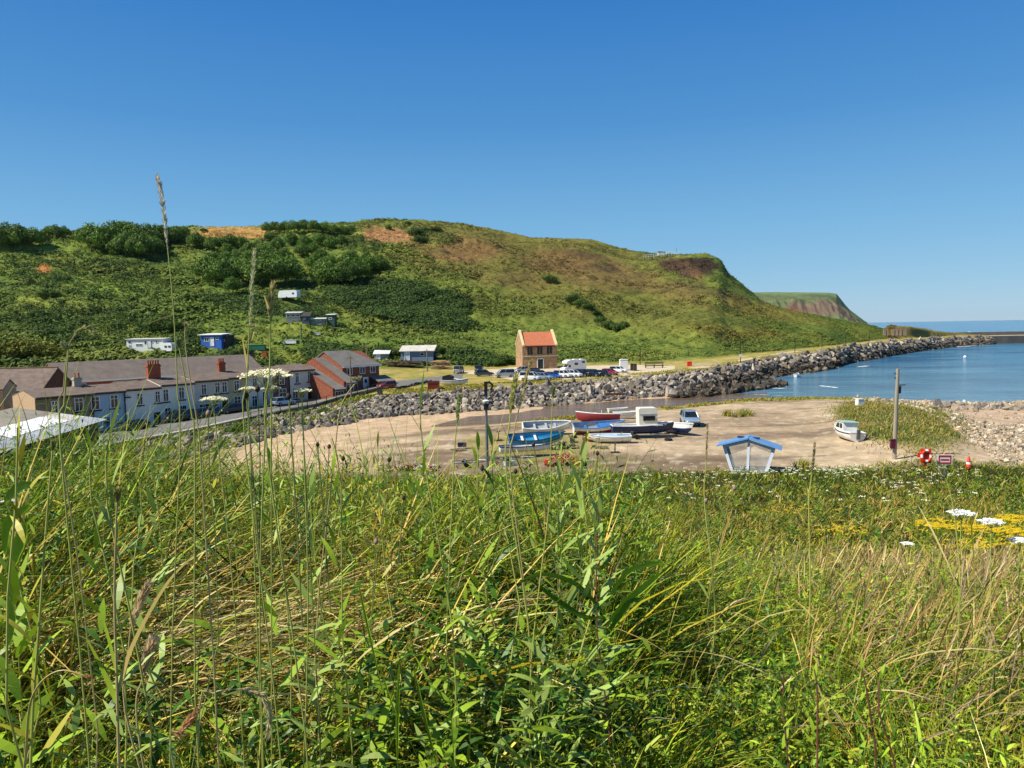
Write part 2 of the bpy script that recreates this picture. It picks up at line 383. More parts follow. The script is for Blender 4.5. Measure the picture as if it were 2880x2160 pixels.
drape('car_park', [1290, 1340, 1400, 1440, 1600, 1800, 1900], [142, 139, 133, 126, 126, 131, 138], [146, 150, 152, 156, 157, 156, 150], .06, M_gravel, 120, 30)
drape('road', [150, 330, 520, 735, 880, 1080, 1200, 1300], [76, 81, 87.5, 99.5, 109, 119, 124, 131], [92, 95, 99.5, 108, 116, 128, 134, 142], .06, M_asph, 160, 16)
drape('promenade_path', [1890, 2000, 2130, 2200, 2330, 2400, 2480], [137, 144, 168, 184, 202, 234, 259], [142, 148, 173, 188, 206, 239, 266], .08, M_path, 160, 6)
def stream_mat():
    m = mat('beck_water', '#7d6548', .16, .25, .25, .25, spec=.5, stretch=(1, 3, 1), bscale=3.0); return m
drape('stream', [1180, 1320, 1400, 1500, 1700, 1840, 2000, 2100, 2160], [84, 82, 82, 84, 90, 95, 102, 107, 110], [87, 97, 104, 107, 112, 119, 124, 126, 128], 0, stream_mat(), 160, 10, flat=[-1.32, -1.14, -1.1, -1.09, -1.08, -1.08, -1.33, -1.44, -1.49])
# ------------------------------------------------------------------ far headland
def headland():
    A = np.linspace(2040, 2440, 240)
    sky = np.interp(A, [2040, 2118, 2180, 2328, 2352, 2362, 2376, 2391, 2430, 2440], [823, 822, 821.5, 823, 826, 838, 856, 872, 901, 907])
    ph = RN  # heights from the skyline at 1500 m
    ztop = np.array([at_y(a, v, 1500).z for a, v in zip(A, sky)])
    S = np.array([1290, 1300, 1330, 1355, 1368, 1385, 1395, 1430, 1500, 1600, 2000])
    fz = np.array([0, .03, .2, .33, .42, .62, .70, .83, 1.0, .99, .9])
    Yg, Ag = np.meshgrid(np.concatenate([np.linspace(S[i], S[i+1], 9)[:-1] for i in range(len(S)-1)]+[[2000]]), A, indexing='ij')
    t = np.interp(Yg, S, fz); X = (Ag-1440)/F*Yg
    nz = fbm(X*.03, Yg*.02, 3, 4)-.5; nz2 = fbm(X*.09, Yg*.03, 9, 3)-.5
    Z = -4+(ztop[None]+4)*t+(nz*14+nz2*18*((t > .25) & (t < .75)))*sstep(.05, .2, t)*(1-sstep(.85, 1, t))
    n = fbm(X*.03, Z*.06, 4); C = np.broadcast_to(L3('#6f7a52'), X.shape+(3,))
    C = mixc(C, L3('#5a6648'), sstep(.45, .6, n)*.7)
    tt = t+(n-.5)*.25
    C = mixc(C, L3('#7f6d5a'), sstep(.3, .36, tt)*(1-sstep(.66, .72, tt))*sstep(2200, 2240, Ag))
    C = mixc(C, L3('#8f8468'), sstep(.05, .15, tt)*(1-sstep(.3, .4, tt))*sstep(.45, .55, n)*.8)
    C = mixc(C, L3('#9a6a52'), np.exp(-((Ag-2235)/22)**2)*sstep(.2, .3, tt)*(1-sstep(.5, .6, tt)))
    C = mixc(C, L3('#78915c'), sstep(.9, .97, t))
    V = np.stack([X, Yg, Z], -1).reshape(-1, 3); nr, nc = X.shape
    i = np.arange(nr-1)[:, None]*nc+np.arange(nc-1)[None]
    Q = np.stack([i, i+1, i+nc+1, i+nc], -1).reshape(-1, 4)
    me = np_mesh('headland', V, Q, C.reshape(-1, 3)*.72, True); me.materials.append(vmat('far_land', .95, 0, .08, .25, .5, .1, .1))
    props(link('headland', me), kind='structure')
headland()
# ------------------------------------------------------------------ rocks
def ico(sub=1):
    import bmesh
    bm = bmesh.new(); bmesh.ops.create_icosphere(bm, subdivisions=sub, radius=1.0)
    V = np.array([v.co[:] for v in bm.verts]); Fq = np.array([[v.index for v in f.verts] for f in bm.faces]); bm.free(); return V, Fq
def rockshape(seed, sub=2):
    r = np.random.default_rng(seed); V, Fq = ico(sub); V = V.copy()
    for k in range(8):   # cut by planes: angular blocks
        n = r.normal(size=3); n /= np.linalg.norm(n); d = r.uniform(.3, .56)
        s = V@n; V -= np.outer(np.maximum(s-d, 0), n)
    V *= np.array([r.uniform(1.1, 1.6), r.uniform(.9, 1.3), r.uniform(.75, 1.05)])
    V *= 1.15
    return V, Fq
ROCKS = [rockshape(100+i) for i in range(10)]
ROCKS1 = [rockshape(200+i, 1) for i in range(10)]
M_rock = vmat('rock', .92, 0, 1.6, .3, .5, 5, .15)
RC = [L3(h) for h in ('#9c9182', '#8b8378', '#aca08e', '#77706a', '#948672', '#7d766e', '#b9ad99', '#676260')]
def rotm(r, n):
    q = r.normal(size=(n, 4)); q /= np.linalg.norm(q, axis=1)[:, None]; w, x, y, z = q.T
    return np.stack([1-2*(y*y+z*z), 2*(x*y-w*z), 2*(x*z+w*y), 2*(x*y+w*z), 1-2*(x*x+z*z), 2*(y*z-w*x), 2*(x*z-w*y), 2*(y*z+w*x), 1-2*(x*x+y*y)], -1).reshape(n, 3, 3)
def rock_stuff(P, S, shapes, r, cols, name, label, cat, group=None, tint=None):
    lst = []; n = len(P); idx = r.integers(0, len(shapes), n); R = rotm(r, n); C = np.array(cols)[r.integers(0, len(cols), n)]*r.uniform(.6, 1.1, (n, 1))
    if tint is not None: C = C*tint[:, None]*np.array([1, .95, .88])**(tint[:, None] < .8)
    for k, (V, Fq) in enumerate(shapes):
        m = np.nonzero(idx == k)[0]
        if not len(m): continue
        VV = np.einsum('vj,nij->nvi', V, R[m])*S[m, None, None]
        VV[..., 2] *= .9
        VV += P[m, None, :]; o = np.arange(len(m))[:, None, None]*len(V)
        lst.append((VV.reshape(-1, 3), (Fq[None]+o).reshape(-1, 3), np.repeat(C[m], len(V), 0)))
    V, Q, Cc = cat_mesh(lst); me = np_mesh(name, V, Q, Cc); me.materials.append(M_rock)
    return props(link(name, me), label, cat, group, 'stuff')
def rockfield():
    r = np.random.default_rng(5); P = []; S = []
    # march along the revetment
    a = 690.0
    while a < 2800:
        y9 = float(lookup(Y9, np.array(a))); y10 = float(lookup(Y10, np.array(a)))
        size = np.interp(a, [690, 1000, 1500, 2000, 2800], [.38, .44, .5, .62, .95])
        y = y9-.8
        top = y10-.9
        while y < top:
            aa = a+r.uniform(-.5, .5)*size*1.5*F/y; yy = y+r.uniform(-.5, .5)
            s = size*r.uniform(.6, 1.35)
            if not (a < 1000 and r.random() < .35*(1-(a-690)/310)):
                x = (aa-1440)/F*yy; P.append((x, yy, 0)); S.append(s)
            y += size*r.uniform(.95, 1.4)*np.interp(a, [1900, 2400], [1, 1.1])
        a += size*1.35*F/y9/np.interp(a, [1900, 2300, 2600], [1, .85, 1.7])
    # the low spit running out into the water
    for i in range(420):
        t = r.random(); a = 1880+330*t; yc = np.interp(a, [1880, 2000, 2100, 2200], [123, 128, 135, 141]); w = np.interp(a, [1880, 2000, 2210], [6, 8, 2])
        yy = yc+r.uniform(-1, 1)*w; P.append(((a-1440)/F*yy, yy, 1)); S.append(r.uniform(.4, .85))
    P = np.array(P); S = np.array(S); g = terr(P[:, 0], P[:, 1])
    spit = P[:, 2] == 1
    P[:, 2] = np.where(spit, np.maximum(g, -2.0)+r.uniform(.2, .9, len(P)), g+S*.15)
    u, v = project(P[:, 0], P[:, 1], P[:, 2]); app = S/P[:, 1]
    vis = (u > 640) & (u < 2880)
    order = np.argsort(-app*vis); near = order[:290]; rest = order[290:]
    rock_stuff(P[rest], S[rest], ROCKS1, r, RC, 'rock_armour', 'smaller and farther grey brown boulders packed along the curving breakwater bank', 'rocks', None, 1-.62*sstep(1850, 2100, u[rest])*(1-sstep(-.6, .9, P[rest, 2]+r.normal(0, .25, len(rest)))))
    mes = []
    for i, (V, Fq) in enumerate(ROCKS):
        for j in range(3):
            c = RC[(i*3+j) % len(RC)]; me = np_mesh('boulder', V, Fq, np.tile(c, (len(V), 1))); me.materials.append(M_rock); mes.append(me)
    dks = []
    for i in range(4):
        me = np_mesh('boulder', *ROCKS[i], np.tile(L3('#4d463c'), (len(ROCKS[i][0]), 1))); me.materials.append(M_rock); dks.append(me)
    for k in near:
        wet = u[k] > 1900 and P[k, 2] < -.2
        o = link('boulder', dks[r.integers(0, 4)] if wet else mes[r.integers(0, len(mes))]); o.location = P[k]
        o.rotation_euler = (r.uniform(0, 6), r.uniform(0, 6), r.uniform(0, 6)); s = S[k]; o.scale = (s, s, s)
        lb = 'large grey brown boulder in the rock bank between the beck and the car park' if u[k] < 1500 else ('big angular grey boulder of the rock bank below the parked cars' if u[k] < 1880 else 'big dark boulder of the rock spit at the edge of the bay')
        props(o, lb, 'boulder', {'l': 'boulders of the rock bank by the beck', 'b': 'boulders of the rock bank below the parked cars', 'd': 'boulders of the rock spit'}[('l' if u[k] < 1500 else 'b' if u[k] < 1880 else 'd')])
    # beach boulders right
    for i in range(70):
        uu = r.uniform(2480, 2890); vv = np.interp(uu, [2480, 2650, 2890], [1129, 1143, 1149])+r.uniform(-7, 8)*(1 if uu > 2600 else .3)
        if i > 58: uu = r.uniform(2370, 2450); vv = 1119+r.uniform(-2, 3)
        p = T(uu, vv, 50); s = r.choice([.22, .3, .38, .5, .62]) if uu > 2600 else r.uniform(.2, .35)
        o = link('boulder', mes[r.integers(0, len(mes))]); o.location = p+Vector((0, 0, s*.25)); o.rotation_euler = (r.uniform(0, 6), r.uniform(0, 6), r.uniform(0, 6)); o.scale = (s, s, s)
        props(o, 'pale boulder on the water edge of the shingle beach', 'boulder', 'boulders along the water edge of the beach')
    # shingle on the right beach
    n = 24000; aa = r.uniform(2400, 3000, n); yy = r.uniform(52, 106, n); u2 = aa
    keep = (aa+(yy-75)*9 > 2610) & ((np.abs(yy-87) > 11) | (r.random(n) < .06)|(aa+(yy-75)*9 < 2760)); aa = aa[keep]; yy = yy[keep]
    x = (aa-1440)/F*yy; s = r.uniform(.04, .12, len(x))**1.0*np.where(r.random(len(x)) < .06, 2.6, 1)
    P2 = np.stack([x, yy, terr(x, yy)+s*.3], -1)
    rock_stuff(P2, s, ROCKS1[:4], r, [L3(h) for h in ('#c9b89c', '#b8a78d', '#d6c8ae', '#a39480', '#bfa88a')], 'shingle', 'pale loose stones covering the beach at the right', 'shingle')
    # debris stones below the road on the left
    n = 1300; aa = r.uniform(230, 1000, n); f = r.random(n); y0 = lookup(Y10, aa); x0 = y0-(1+16*f*(1 if True else 0)); yy = np.maximum(x0, 56)
    keep = r.random(n) < np.interp(aa, [230, 500, 1000], [.5, .8, 1]); aa = aa[keep]; yy = yy[keep]
    x = (aa-1440)/F*yy; s = r.uniform(.2, .6, len(x)); P3 = np.stack([x, yy, terr(x, yy)+s*.2], -1)
    rock_stuff(P3, s, ROCKS1[4:], r, RC, 'rubble', 'broken stones strewn over the weedy bank below the terrace road', 'rubble')
rockfield()
# ------------------------------------------------------------------ foliage: strips and leaf cards
def cards(P, Nrm, size, C, r, asp=1.0):
    n = len(P); t = r.normal(size=(n, 3)); t -= Nrm*np.sum(t*Nrm, 1)[:, None]; t /= np.linalg.norm(t, axis=1)[:, None]; b = np.cross(Nrm, t)
    s = np.asarray(size).reshape(-1, 1)*np.ones((n, 1))
    V = np.stack([P-t*s, P-b*s*.55*asp, P+t*s, P+b*s*.55*asp], 1).reshape(-1, 3)
    return V, np.arange(4*n).reshape(n, 4), np.repeat(C, 4, 0)
M_leaf = vmat('leaves', .7, .2, 1.2, .25, 0, 3, .3)
M_scrub = vmat('scrub_leaves', .75, .2, .8, .25, 0, 3, .2)
M_bark = mat('bark', '#5a4a38', .9, .3, 4, .4)
def crown_mesh(seed, w=1.0, h=1.0, nb=11, n=3200, ls=.034, c0='#48642c', c1='#7f9a45'):
    """crown in unit size: radius about 0.5, height from 0 to 1"""
    r = np.random.default_rng(seed); Ps = []; Ns = []; Cs = []; a, b = L3(c0)*np.array([.55, .6, .45]), L3(c1)*np.array([.85, .92, .55])
    for k in range(nb):
        th = k*2.4+r.uniform(0, .6); rr = .34*math.sqrt((k+.5)/nb)*w; zc = .2+.56*h*(1-rr/.4*.75)*r.uniform(.75, 1.1)
        R = r.uniform(.17, .26); c = np.array([rr*math.cos(th), rr*math.sin(th), zc]); m = n//nb
        d = r.normal(size=(m, 3)); d /= np.linalg.norm(d, axis=1)[:, None]
        q = R*r.uniform(.6, 1.08, (m, 1))*(1+.25*(fbm(d[:, 0]*3+k, d[:, 1]*3+d[:, 2]*2, seed, 2)[:, None]-.5)*2)
        P = c+d*q*np.array([1, 1, .85]); nn = d+r.normal(size=(m, 3))*.55; nn /= np.linalg.norm(nn, axis=1)[:, None]
        t = r.random((m, 1))*.6+r.uniform(0, .4); Ps.append(P); Ns.append(nn); Cs.append(a*(1-t)+b*t)
    P = np.concatenate(Ps); V, Q, C = cards(P, np.concatenate(Ns), r.uniform(.6, 1.3, len(P))*ls, np.concatenate(Cs), r)
    me = np_mesh('crown', V, Q, C); me.materials.append(M_leaf); return me
CR = {'d': [crown_mesh(i) for i in range(4)], 'l': [crown_mesh(10+i, c0='#4a6d2c', c1='#7c9a40') for i in range(2)],
      'b': [crown_mesh(20+i, 1.25, .8, 9, 2400, .04, '#42582b', '#6d8540') for i in range(3)], 'y': [crown_mesh(30+i, 1.2, .8, 9, 2400, .04, '#44602a', '#9a8f35') for i in range(2)]}
tb = MB(); tb.tube([(0, 0, -.15), (.01, 0, .15), (.02, .01, .5), (0, 0, .75)], [.03, .024, .016, .006], 6)
for k in range(4):
    q = k*1.6; tb.tube([(.01, 0, .25+k*.06), (math.cos(q)*.14, math.sin(q)*.14, .45+k*.05), (math.cos(q)*.24, math.sin(q)*.24, .58+k*.05)], [.012, .008, .003], 5)
_t = tb.build('trunk', M_bark); TRUNK = _t.data; bpy.data.objects.remove(_t)
TREES = [ # group, label, name, kind, list of (u, base v, height, aspect)
('trees at the left end of the ridge', 'dense dark tree in the clump at the left edge of the ridge', 'tree', 'd', [(15,693,78,1),(50,698,80,1),(85,695,66,1),(-20,700,75,1),(30,702,60,1),(112,690,50,1)]),
('rounded trees on the ridge beside the left clump', 'rounded tree on the skyline just right of the leftmost clump', 'tree', 'd', [(138,668,40,1),(158,672,46,1),(180,668,38,1)]),
('small bushes on the left skyline', 'low bush on the skyline between two tree clumps', 'bush', 'b', [(208,652,20,1.4),(222,662,26,1.2)]),
('trees of the big clump left of the tall grass stalk', 'dark green tree in the big clump crowning the left hillside', 'tree', 'd', [(245,682,58,1),(270,700,84,1),(300,712,92,1),(330,695,88,1),(348,722,80,1),(378,700,88,1),(392,728,86,1),(412,700,80,1),(432,718,66,1),(452,690,72,1),(480,690,62,1),(503,676,48,1),(520,664,30,1),(285,690,60,1),(360,690,82,1)]),
('bush on the skyline right of the big clump', 'single round bush on the skyline by the dry field', 'bush', 'b', [(573,652,15,1.5)]),
('round tree under the dry field', 'round dark tree below the left end of the dry field', 'tree', 'd', [(553,697,50,1.1)]),
('trees below the dry field', 'dark tree in the row growing below the dry field', 'tree', 'd', [(600,706,48,1),(625,700,44,1),(650,698,46,1),(680,700,42,1),(640,722,44,1),(700,720,46,1),(668,735,40,1)]),
('row of trees on the skyline', 'dark tree in the straight row on the skyline left of the bare slip', 'tree', 'd', [(752,657,38,1),(775,656,40,1),(800,656,42,1),(828,654,42,1),(856,654,44,1),(884,654,42,1),(912,656,40,1),(940,662,38,1),(966,662,34,1),(990,654,26,1)]),
('trees under the skyline row', 'mid green tree on the slope under the skyline row', 'tree', 'l', [(900,690,40,1.1),(860,698,44,1),(930,700,42,1),(820,690,44,1),(880,720,44,1)]),
('dark trees under the skyline row', 'dark tree on the slope under the skyline row', 'tree', 'd', [(780,705,46,1),(740,728,50,1),(800,740,50,1),(850,725,50,1),(905,735,44,1),(960,690,36,1),(760,680,36,1)]),
('trees of the dark wood on the middle slope', 'very dark tree of the wood halfway up the middle slope', 'tree', 'd', [(590,795,88,1),(622,805,94,1),(655,800,92,1),(700,800,90,1),(735,806,100,1),(770,806,104,1),(805,796,94,1),(600,765,70,1),(640,760,66,1),(705,762,70,1),(760,765,80,1),(815,775,60,1)]),
('light green tree before the dark wood', 'lighter green bushy tree in front of the dark wood', 'tree', 'l', [(655,825,56,1)]),
('trees of the wood right of the dark wood', 'dark tree in the wood above the small white caravan', 'tree', 'd', [(905,800,78,1),(935,806,86,1),(970,800,84,1),(1005,790,74,1),(1040,775,66,1),(1070,765,54,1),(925,765,60,1),(985,755,62,1),(1030,745,44,1)]),
('light tree at the left of the right hand wood', 'yellow green tree at the left edge of the wood above the caravan', 'tree', 'l', [(885,762,56,1)]),
('dark bush over the chalets', 'large dark bush standing alone above the white chalet', 'bush', 'b', [(425,926,56,1.3),(455,930,68,1.2),(485,932,52,1.2)]),
('yellow tinged bushes at the left edge', 'dark bush with yellow flowering top at the left edge above the roofs', 'bush', 'y', [(20,1012,72,1.2),(60,1008,78,1.2),(100,1010,74,1.2),(140,1008,56,1.3),(170,1012,44,1.3)]),
('small dark bush on the left slope', 'small dark bush on the left slope above the yellow bushes', 'bush', 'b', [(103,894,34,1.2)]),
('bush on the middle of the left slope', 'rounded dark bush below the bare earth slip on the left slope', 'bush', 'b', [(138,838,36,1.7)]),
('bush by the bare slip on the skyline', 'small round tree at the top edge of the bare reddish slip', 'bush', 'd', [(1093,648,20,1)]),
('bush on the summit', 'dark bush standing on the skyline right of the bare slip', 'bush', 'b', [(1145,632,16,1.3)]),
('bushes right of the bare slip', 'dark bush beside the right edge of the bare reddish slip', 'bush', 'b', [(1172,662,32,1.2),(1195,655,26,1.2),(1180,682,26,1.3),(1225,650,18,2)]),
('bush high on the right slope', 'lone dark bush on the brown upper right slope', 'bush', 'b', [(1545,790,26,1.5)]),
('bushes along the gully of the right slope', 'dark bush in the gully line on the right slope above the motorhome', 'bush', 'b', [(1612,852,36,1.2),(1635,862,34,1.2),(1655,868,26,1.3),(1690,905,26,1.2),(1712,925,34,1.2),(1738,930,34,1.2),(1755,918,22,1.2),(1675,885,20,1.3)]),
('bush behind the pump house', 'dark bush low on the slope left of the stone pump house', 'bush', 'b', [(1420,1022,40,1.4),(1395,1028,34,1.4)]),
('hedge shrubs behind the brick house', 'dark shrub on the bank behind the brick house', 'shrub', 'b', [(985,1000,34,1.5),(1010,1005,30,1.4),(1110,1000,28,1.4),(1235,992,30,1.3),(1080,990,30,1.5),(640,1020,34,1.5),(690,1000,32,1.5),(900,1010,30,1.4)]),
]
rt = random.Random(3)
for group, label, nm, kind, lst in TREES:
    for u, v, h, asp in lst:
        p = T(u, v, 100); H = h/F*p.y*1.12
        t = thing('pine_tree' if False else nm, (p.x, p.y, p.z-H*.10), rt.uniform(0, 6), label, nm, group if len(lst) > 1 else None)
        c = link('crown', rt.choice(CR[kind]), t); c.scale = (H*.95*asp, H*.95*asp, H)
        k = link('trunk', TRUNK, t); k.scale = (H*.8, H*.8, H)
# ------------------------------------------------------------------ hillside scrub (uncountable)
PADS = []
def Tmany(U, Vv, y0=118, y1=440, st=1.2):
    out = []; U = np.asarray(U); Vv = np.asarray(Vv)
    s = np.arange(y0, y1, st)
    for i in range(0, len(U), 400):
        d = np.array([ray(u, v) for u, v in zip(U[i:i+400], Vv[i:i+400])]); X = d[:, :1]/d[:, 1:2]*s; Zr = CZ+d[:, 2:3]/d[:, 1:2]*s
        G = terr(X, np.broadcast_to(s, X.shape)); k = np.argmax(G >= Zr, 1); y = s[k]; x = d[:, 0]/d[:, 1]*y
        out.append(np.stack([x, y, terr(x, y)], -1))
    return np.concatenate(out)
def scrub():
    r = np.random.default_rng(9); n = 90000
    a = r.uniform(-120, 2520, n); Ya = lookup(Y11, a); Yb = lookup(yR, a); y = Ya+2+(Yb-Ya+4)*r.random(n)**1.15
    x = (a-1440)/F*y; z = terr(x, y); u, v = project(x, y, z)
    dens = fbm(x*.05, y*.07, 21, 4); keep = (r.random(n) < .35+1.3*sstep(.4, .65, dens)) & (z > 1); x, y, z, u, v, dens = [q[keep] for q in (x, y, z, u, v, dens)]
    pad = np.ones(len(x), bool)
    for (px, py, pr) in PADS: pad &= (x-px)**2+((y-py)*np.where(y < py, 1.0, 1))**2 >pr*pr*.16
    x, y, z, u, v, dens = [q[pad] for q in (x, y, z, u, v, dens)]
    C = hillcolor(u, v, x, y); n = len(x)
    s = r.uniform(.25, .75, n)*np.interp(u, [0, 900, 1500, 2400], [1.25, 1.15, .65, .5]); s *= 1+.5*(dens > .58)
    s = np.where(C.sum(1) > .45, s*.5, s)
    K = 7; P = np.repeat(np.stack([x, y, z], -1), K, 0); S = np.repeat(s, K)
    d = r.normal(size=(n*K, 3)); d[:, 2] = np.abs(d[:, 2]); d /= np.linalg.norm(d, axis=1)[:, None]
    P = P+d*S[:, None]*np.array([1.1, 1.1, .8]); nn = d*.6+np.array([-.15, -.1, .75])+r.normal(size=d.shape)*.4; nn /= np.linalg.norm(nn, axis=1)[:, None]
    jit = np.repeat(r.uniform(.72, 1.2, (n, 1)), K, 0)*r.uniform(.85, 1.15, (n*K, 1))
    CC = np.repeat(C, K, 0)*jit*np.array([1.08, 1.08, 1.05])
    V, Q, Cc = cards(P, nn, S*.55, CC, r); me = np_mesh('hillside_scrub', V, Q, Cc); me.materials.append(M_scrub)
    props(link('hillside_scrub', me), 'low green and brown scrub covering the hillside', 'scrub', None, 'stuff')
    # thicker thickets: wind-shorn blackthorn, dark
    P = []; S = []
    for cu, cv, ru, rv, m in ((1120, 850, 200, 55, 1500), (1210, 900, 110, 30, 420), (960, 1005, 100, 26, 420), (700, 860, 130, 25, 260), (300, 930, 300, 60, 380), (250, 780, 250, 60, 330), (1230, 670, 60, 20, 60), (860, 870, 80, 40, 160), (1020, 690, 60, 20, 80), (600, 1000, 200, 25, 300), (1330, 1010, 80, 20, 120)):
        for i in range(m):
            q = r.uniform(0, 6.28); k = math.sqrt(r.random()); uu = cu+ru*k*math.cos(q); vv = cv+rv*k*math.sin(q)+(uu-cu)*.12
            P.append((uu, vv)); S.append(r.uniform(.7, 1.7))
    P = np.array(P); S = np.array(S); n = len(P); W = Tmany(P[:, 0], P[:, 1]); pad = np.ones(n, bool)
    for (px, py, pr) in PADS: pad &= (W[:, 0]-px)**2+((W[:, 1]-py)*np.where(W[:, 1] < py, .7, 1))**2 > (pr+.5)**2
    P, S, W = P[pad], S[pad], W[pad]; n = len(P)
    K = 42; Wc = np.repeat(W, K, 0); Sc = np.repeat(S, K); d = r.normal(size=(n*K, 3)); d[:, 2] = np.abs(d[:, 2]); d /= np.linalg.norm(d, axis=1)[:, None]
    PP = Wc+d*Sc[:, None]*np.array([1.25, 1.25, .75]); nn = d*.7+np.array([-.1, 0, .55])+r.normal(size=d.shape)*.4; nn /= np.linalg.norm(nn, axis=1)[:, None]
    c = L3('#39502a')*np.array([1, 1, .75])*(1-r.random((n, 1))*.0); t = r.random((n, 1))**2; c = c*(1-t)+L3('#5d7433')*t; CC = np.repeat(c, K, 0)*r.uniform(.75, 1.2, (n*K, 1))
    V, Q, Cc = cards(PP, nn, Sc*.22, CC, r); me = np_mesh('blackthorn_thicket', V, Q, Cc); me.materials.append(M_scrub)
    props(link('blackthorn_thicket', me), 'dark wind-shorn thicket spread over the middle of the slope', 'thicket', None, 'stuff')
# ------------------------------------------------------------------ shared materials
M_slate = mat('brown_slate', '#7b6a5e', .85, .22, 1.2, .35, stretch=(1, 1, 1), bscale=5)
M_slate2 = mat('grey_brown_tiles', '#86786c', .85, .15, .8, .3, bscale=6)
M_slate3 = mat('grey_tiles', '#7b776f', .85, .15, .8, .3, bscale=6)
M_white = mat('white_paint', '#e6e6e2', .5, .05, 2)
M_upvc = mat('white_frame', '#eeeeee', .4, .03, 2)
M_glass = mat('window_glass', '#20262c', .08, .2, 2, spec=.6)
M_dark = mat('dark_trim', '#26241f', .7, .2, 3)
M_brick = mat('orange_brick', '#a8573a', .9, .2, 3, .35, dark='#8a4630', bscale=14)
M_pot = mat('clay_pot', '#b3663f', .85, .15, 5)
M_conc = mat('pale_concrete', '#b3ab9c', .9, .15, .9, .25)
M_wood = mat('weathered_wood', '#8a7a64', .85, .3, 3, .3, stretch=(1, 1, .2))
M_sill = mat('dark_sill', '#2b2d33', .7, .1, 3)
M_black = mat('black_rubber', '#17171a', .8, .1, 5)
M_steel = mat('galvanised_steel', '#8f9396', .45, .1, 4, metal=.6)
def window(parent, M, w, h, frame=None, sill=None, bars=1, glass=None, name='window', cr=0):
    """M: centre of the opening, x along the wall, -y outwards"""
    frame = frame or M_upvc; t = .07; b = MB(); b.M = M
    b.box((0, -.02, h/2-t/2), (w, .1, t)).box((0, -.02, -h/2+t/2), (w, .1, t)).box((-w/2+t/2, -.02, 0), (t, .1, h-2*t)).box((w/2-t/2, -.02, 0), (t, .1, h-2*t))
    for i in range(bars): b.box((-w/2+w*(i+1)/(bars+1), -.01, 0), (t*.8, .08, h-2*t))
    if cr: b.box((0, -.012, h*.2), (w-2*t, .07, t*.7))
    f = b.build(name, frame, parent)
    g = MB(); g.M = M; g.box((0, .0, 0), (w-t*2, .04, h-t*2)); g.build('pane', glass or M_glass, f)
    if sill:
        q = MB(); q.M = M; q.box((0, -.09, -h/2-.1), (w+.3, .2, .16)); q.build('sill', sill, f)
    return f
def door(parent, M, w, h, m, glass=True):
    b = MB(); b.M = M; b.box((0, -.03, 0), (w, .1, h)); d = b.build('door', m, parent)
    f = MB(); f.M = M; f.box((0, -.05, h/2+.06), (w+.2, .16, .12)).box((-w/2-.05, -.05, 0), (.1, .16, h)).box((w/2+.05, -.05, 0), (.1, .16, h)); f.build('door_frame', M_upvc, d)
    q = MB(); q.M = M; q.box((w*.36, -.11, 0), (.04, .06, .16)); q.build('handle', M_steel, d)
    if glass: q = MB(); q.M = M; q.box((0, -.09, h*.25), (w*.5, .03, h*.28)); q.build('pane', M_glass, d)
    return d
def TM(x, y, z, rz=0): return Matrix.Translation((x, y, z)) @ Matrix.Rotation(rz, 4, 'Z')
def gabled(t, L, D, zb, ze, zr, wallm, roofm, x0=0, over=.25, ridge=.5, name='wall', t_=.14, endover=.0):
    """walls and roof; facade on y=0 facing -y, ridge along x"""
    yr = D*ridge; MB().prism([(0, zb), (0, ze), (yr, zr), (D, ze), (D, zb)], 0, L, Matrix(((0, 1, 0, x0), (1, 0, 0, 0), (0, 0, 1, 0), (0, 0, 0, 1)))).build(name, wallm, t)
    Mx = Matrix(((0, 1, 0, x0), (1, 0, 0, 0), (0, 0, 1, 0), (0, 0, 0, 1)))
    s1 = (zr-ze)/yr; s2 = (zr-ze)/(D-yr)
    MB().prism([(-over, ze-over*s1+.02), (yr, zr+.02), (D+over, ze-over*s2+.02), (D+over, ze-over*s2+.02+t_), (yr, zr+.02+t_), (-over, ze-over*s1+.02+t_)], -endover, L+endover, Mx).build('roof', roofm, t)
def chimney(t, x, y, z0, z1, w, d, npot=4, m=None):
    c = MB().box((x, y, (z0+z1)/2), (w, d, z1-z0)).box((x, y, z1+.06), (w+.16, d+.16, .14)).box((x, y, z1+.2), (w+.02, d+.02, .14)).build('chimney', m or M_brick, t)
    for i in range(npot):
        q = MB(); q.lathe([(.13, 0), (.15, .05), (.11, .12), (.12, .5), (.15, .54), (.13, .58)], 8, Matrix.Translation((x-w/2+w*(i+.5)/npot, y, z1+.27))); q.build('chimney_pot', M_pot, c)
    return c
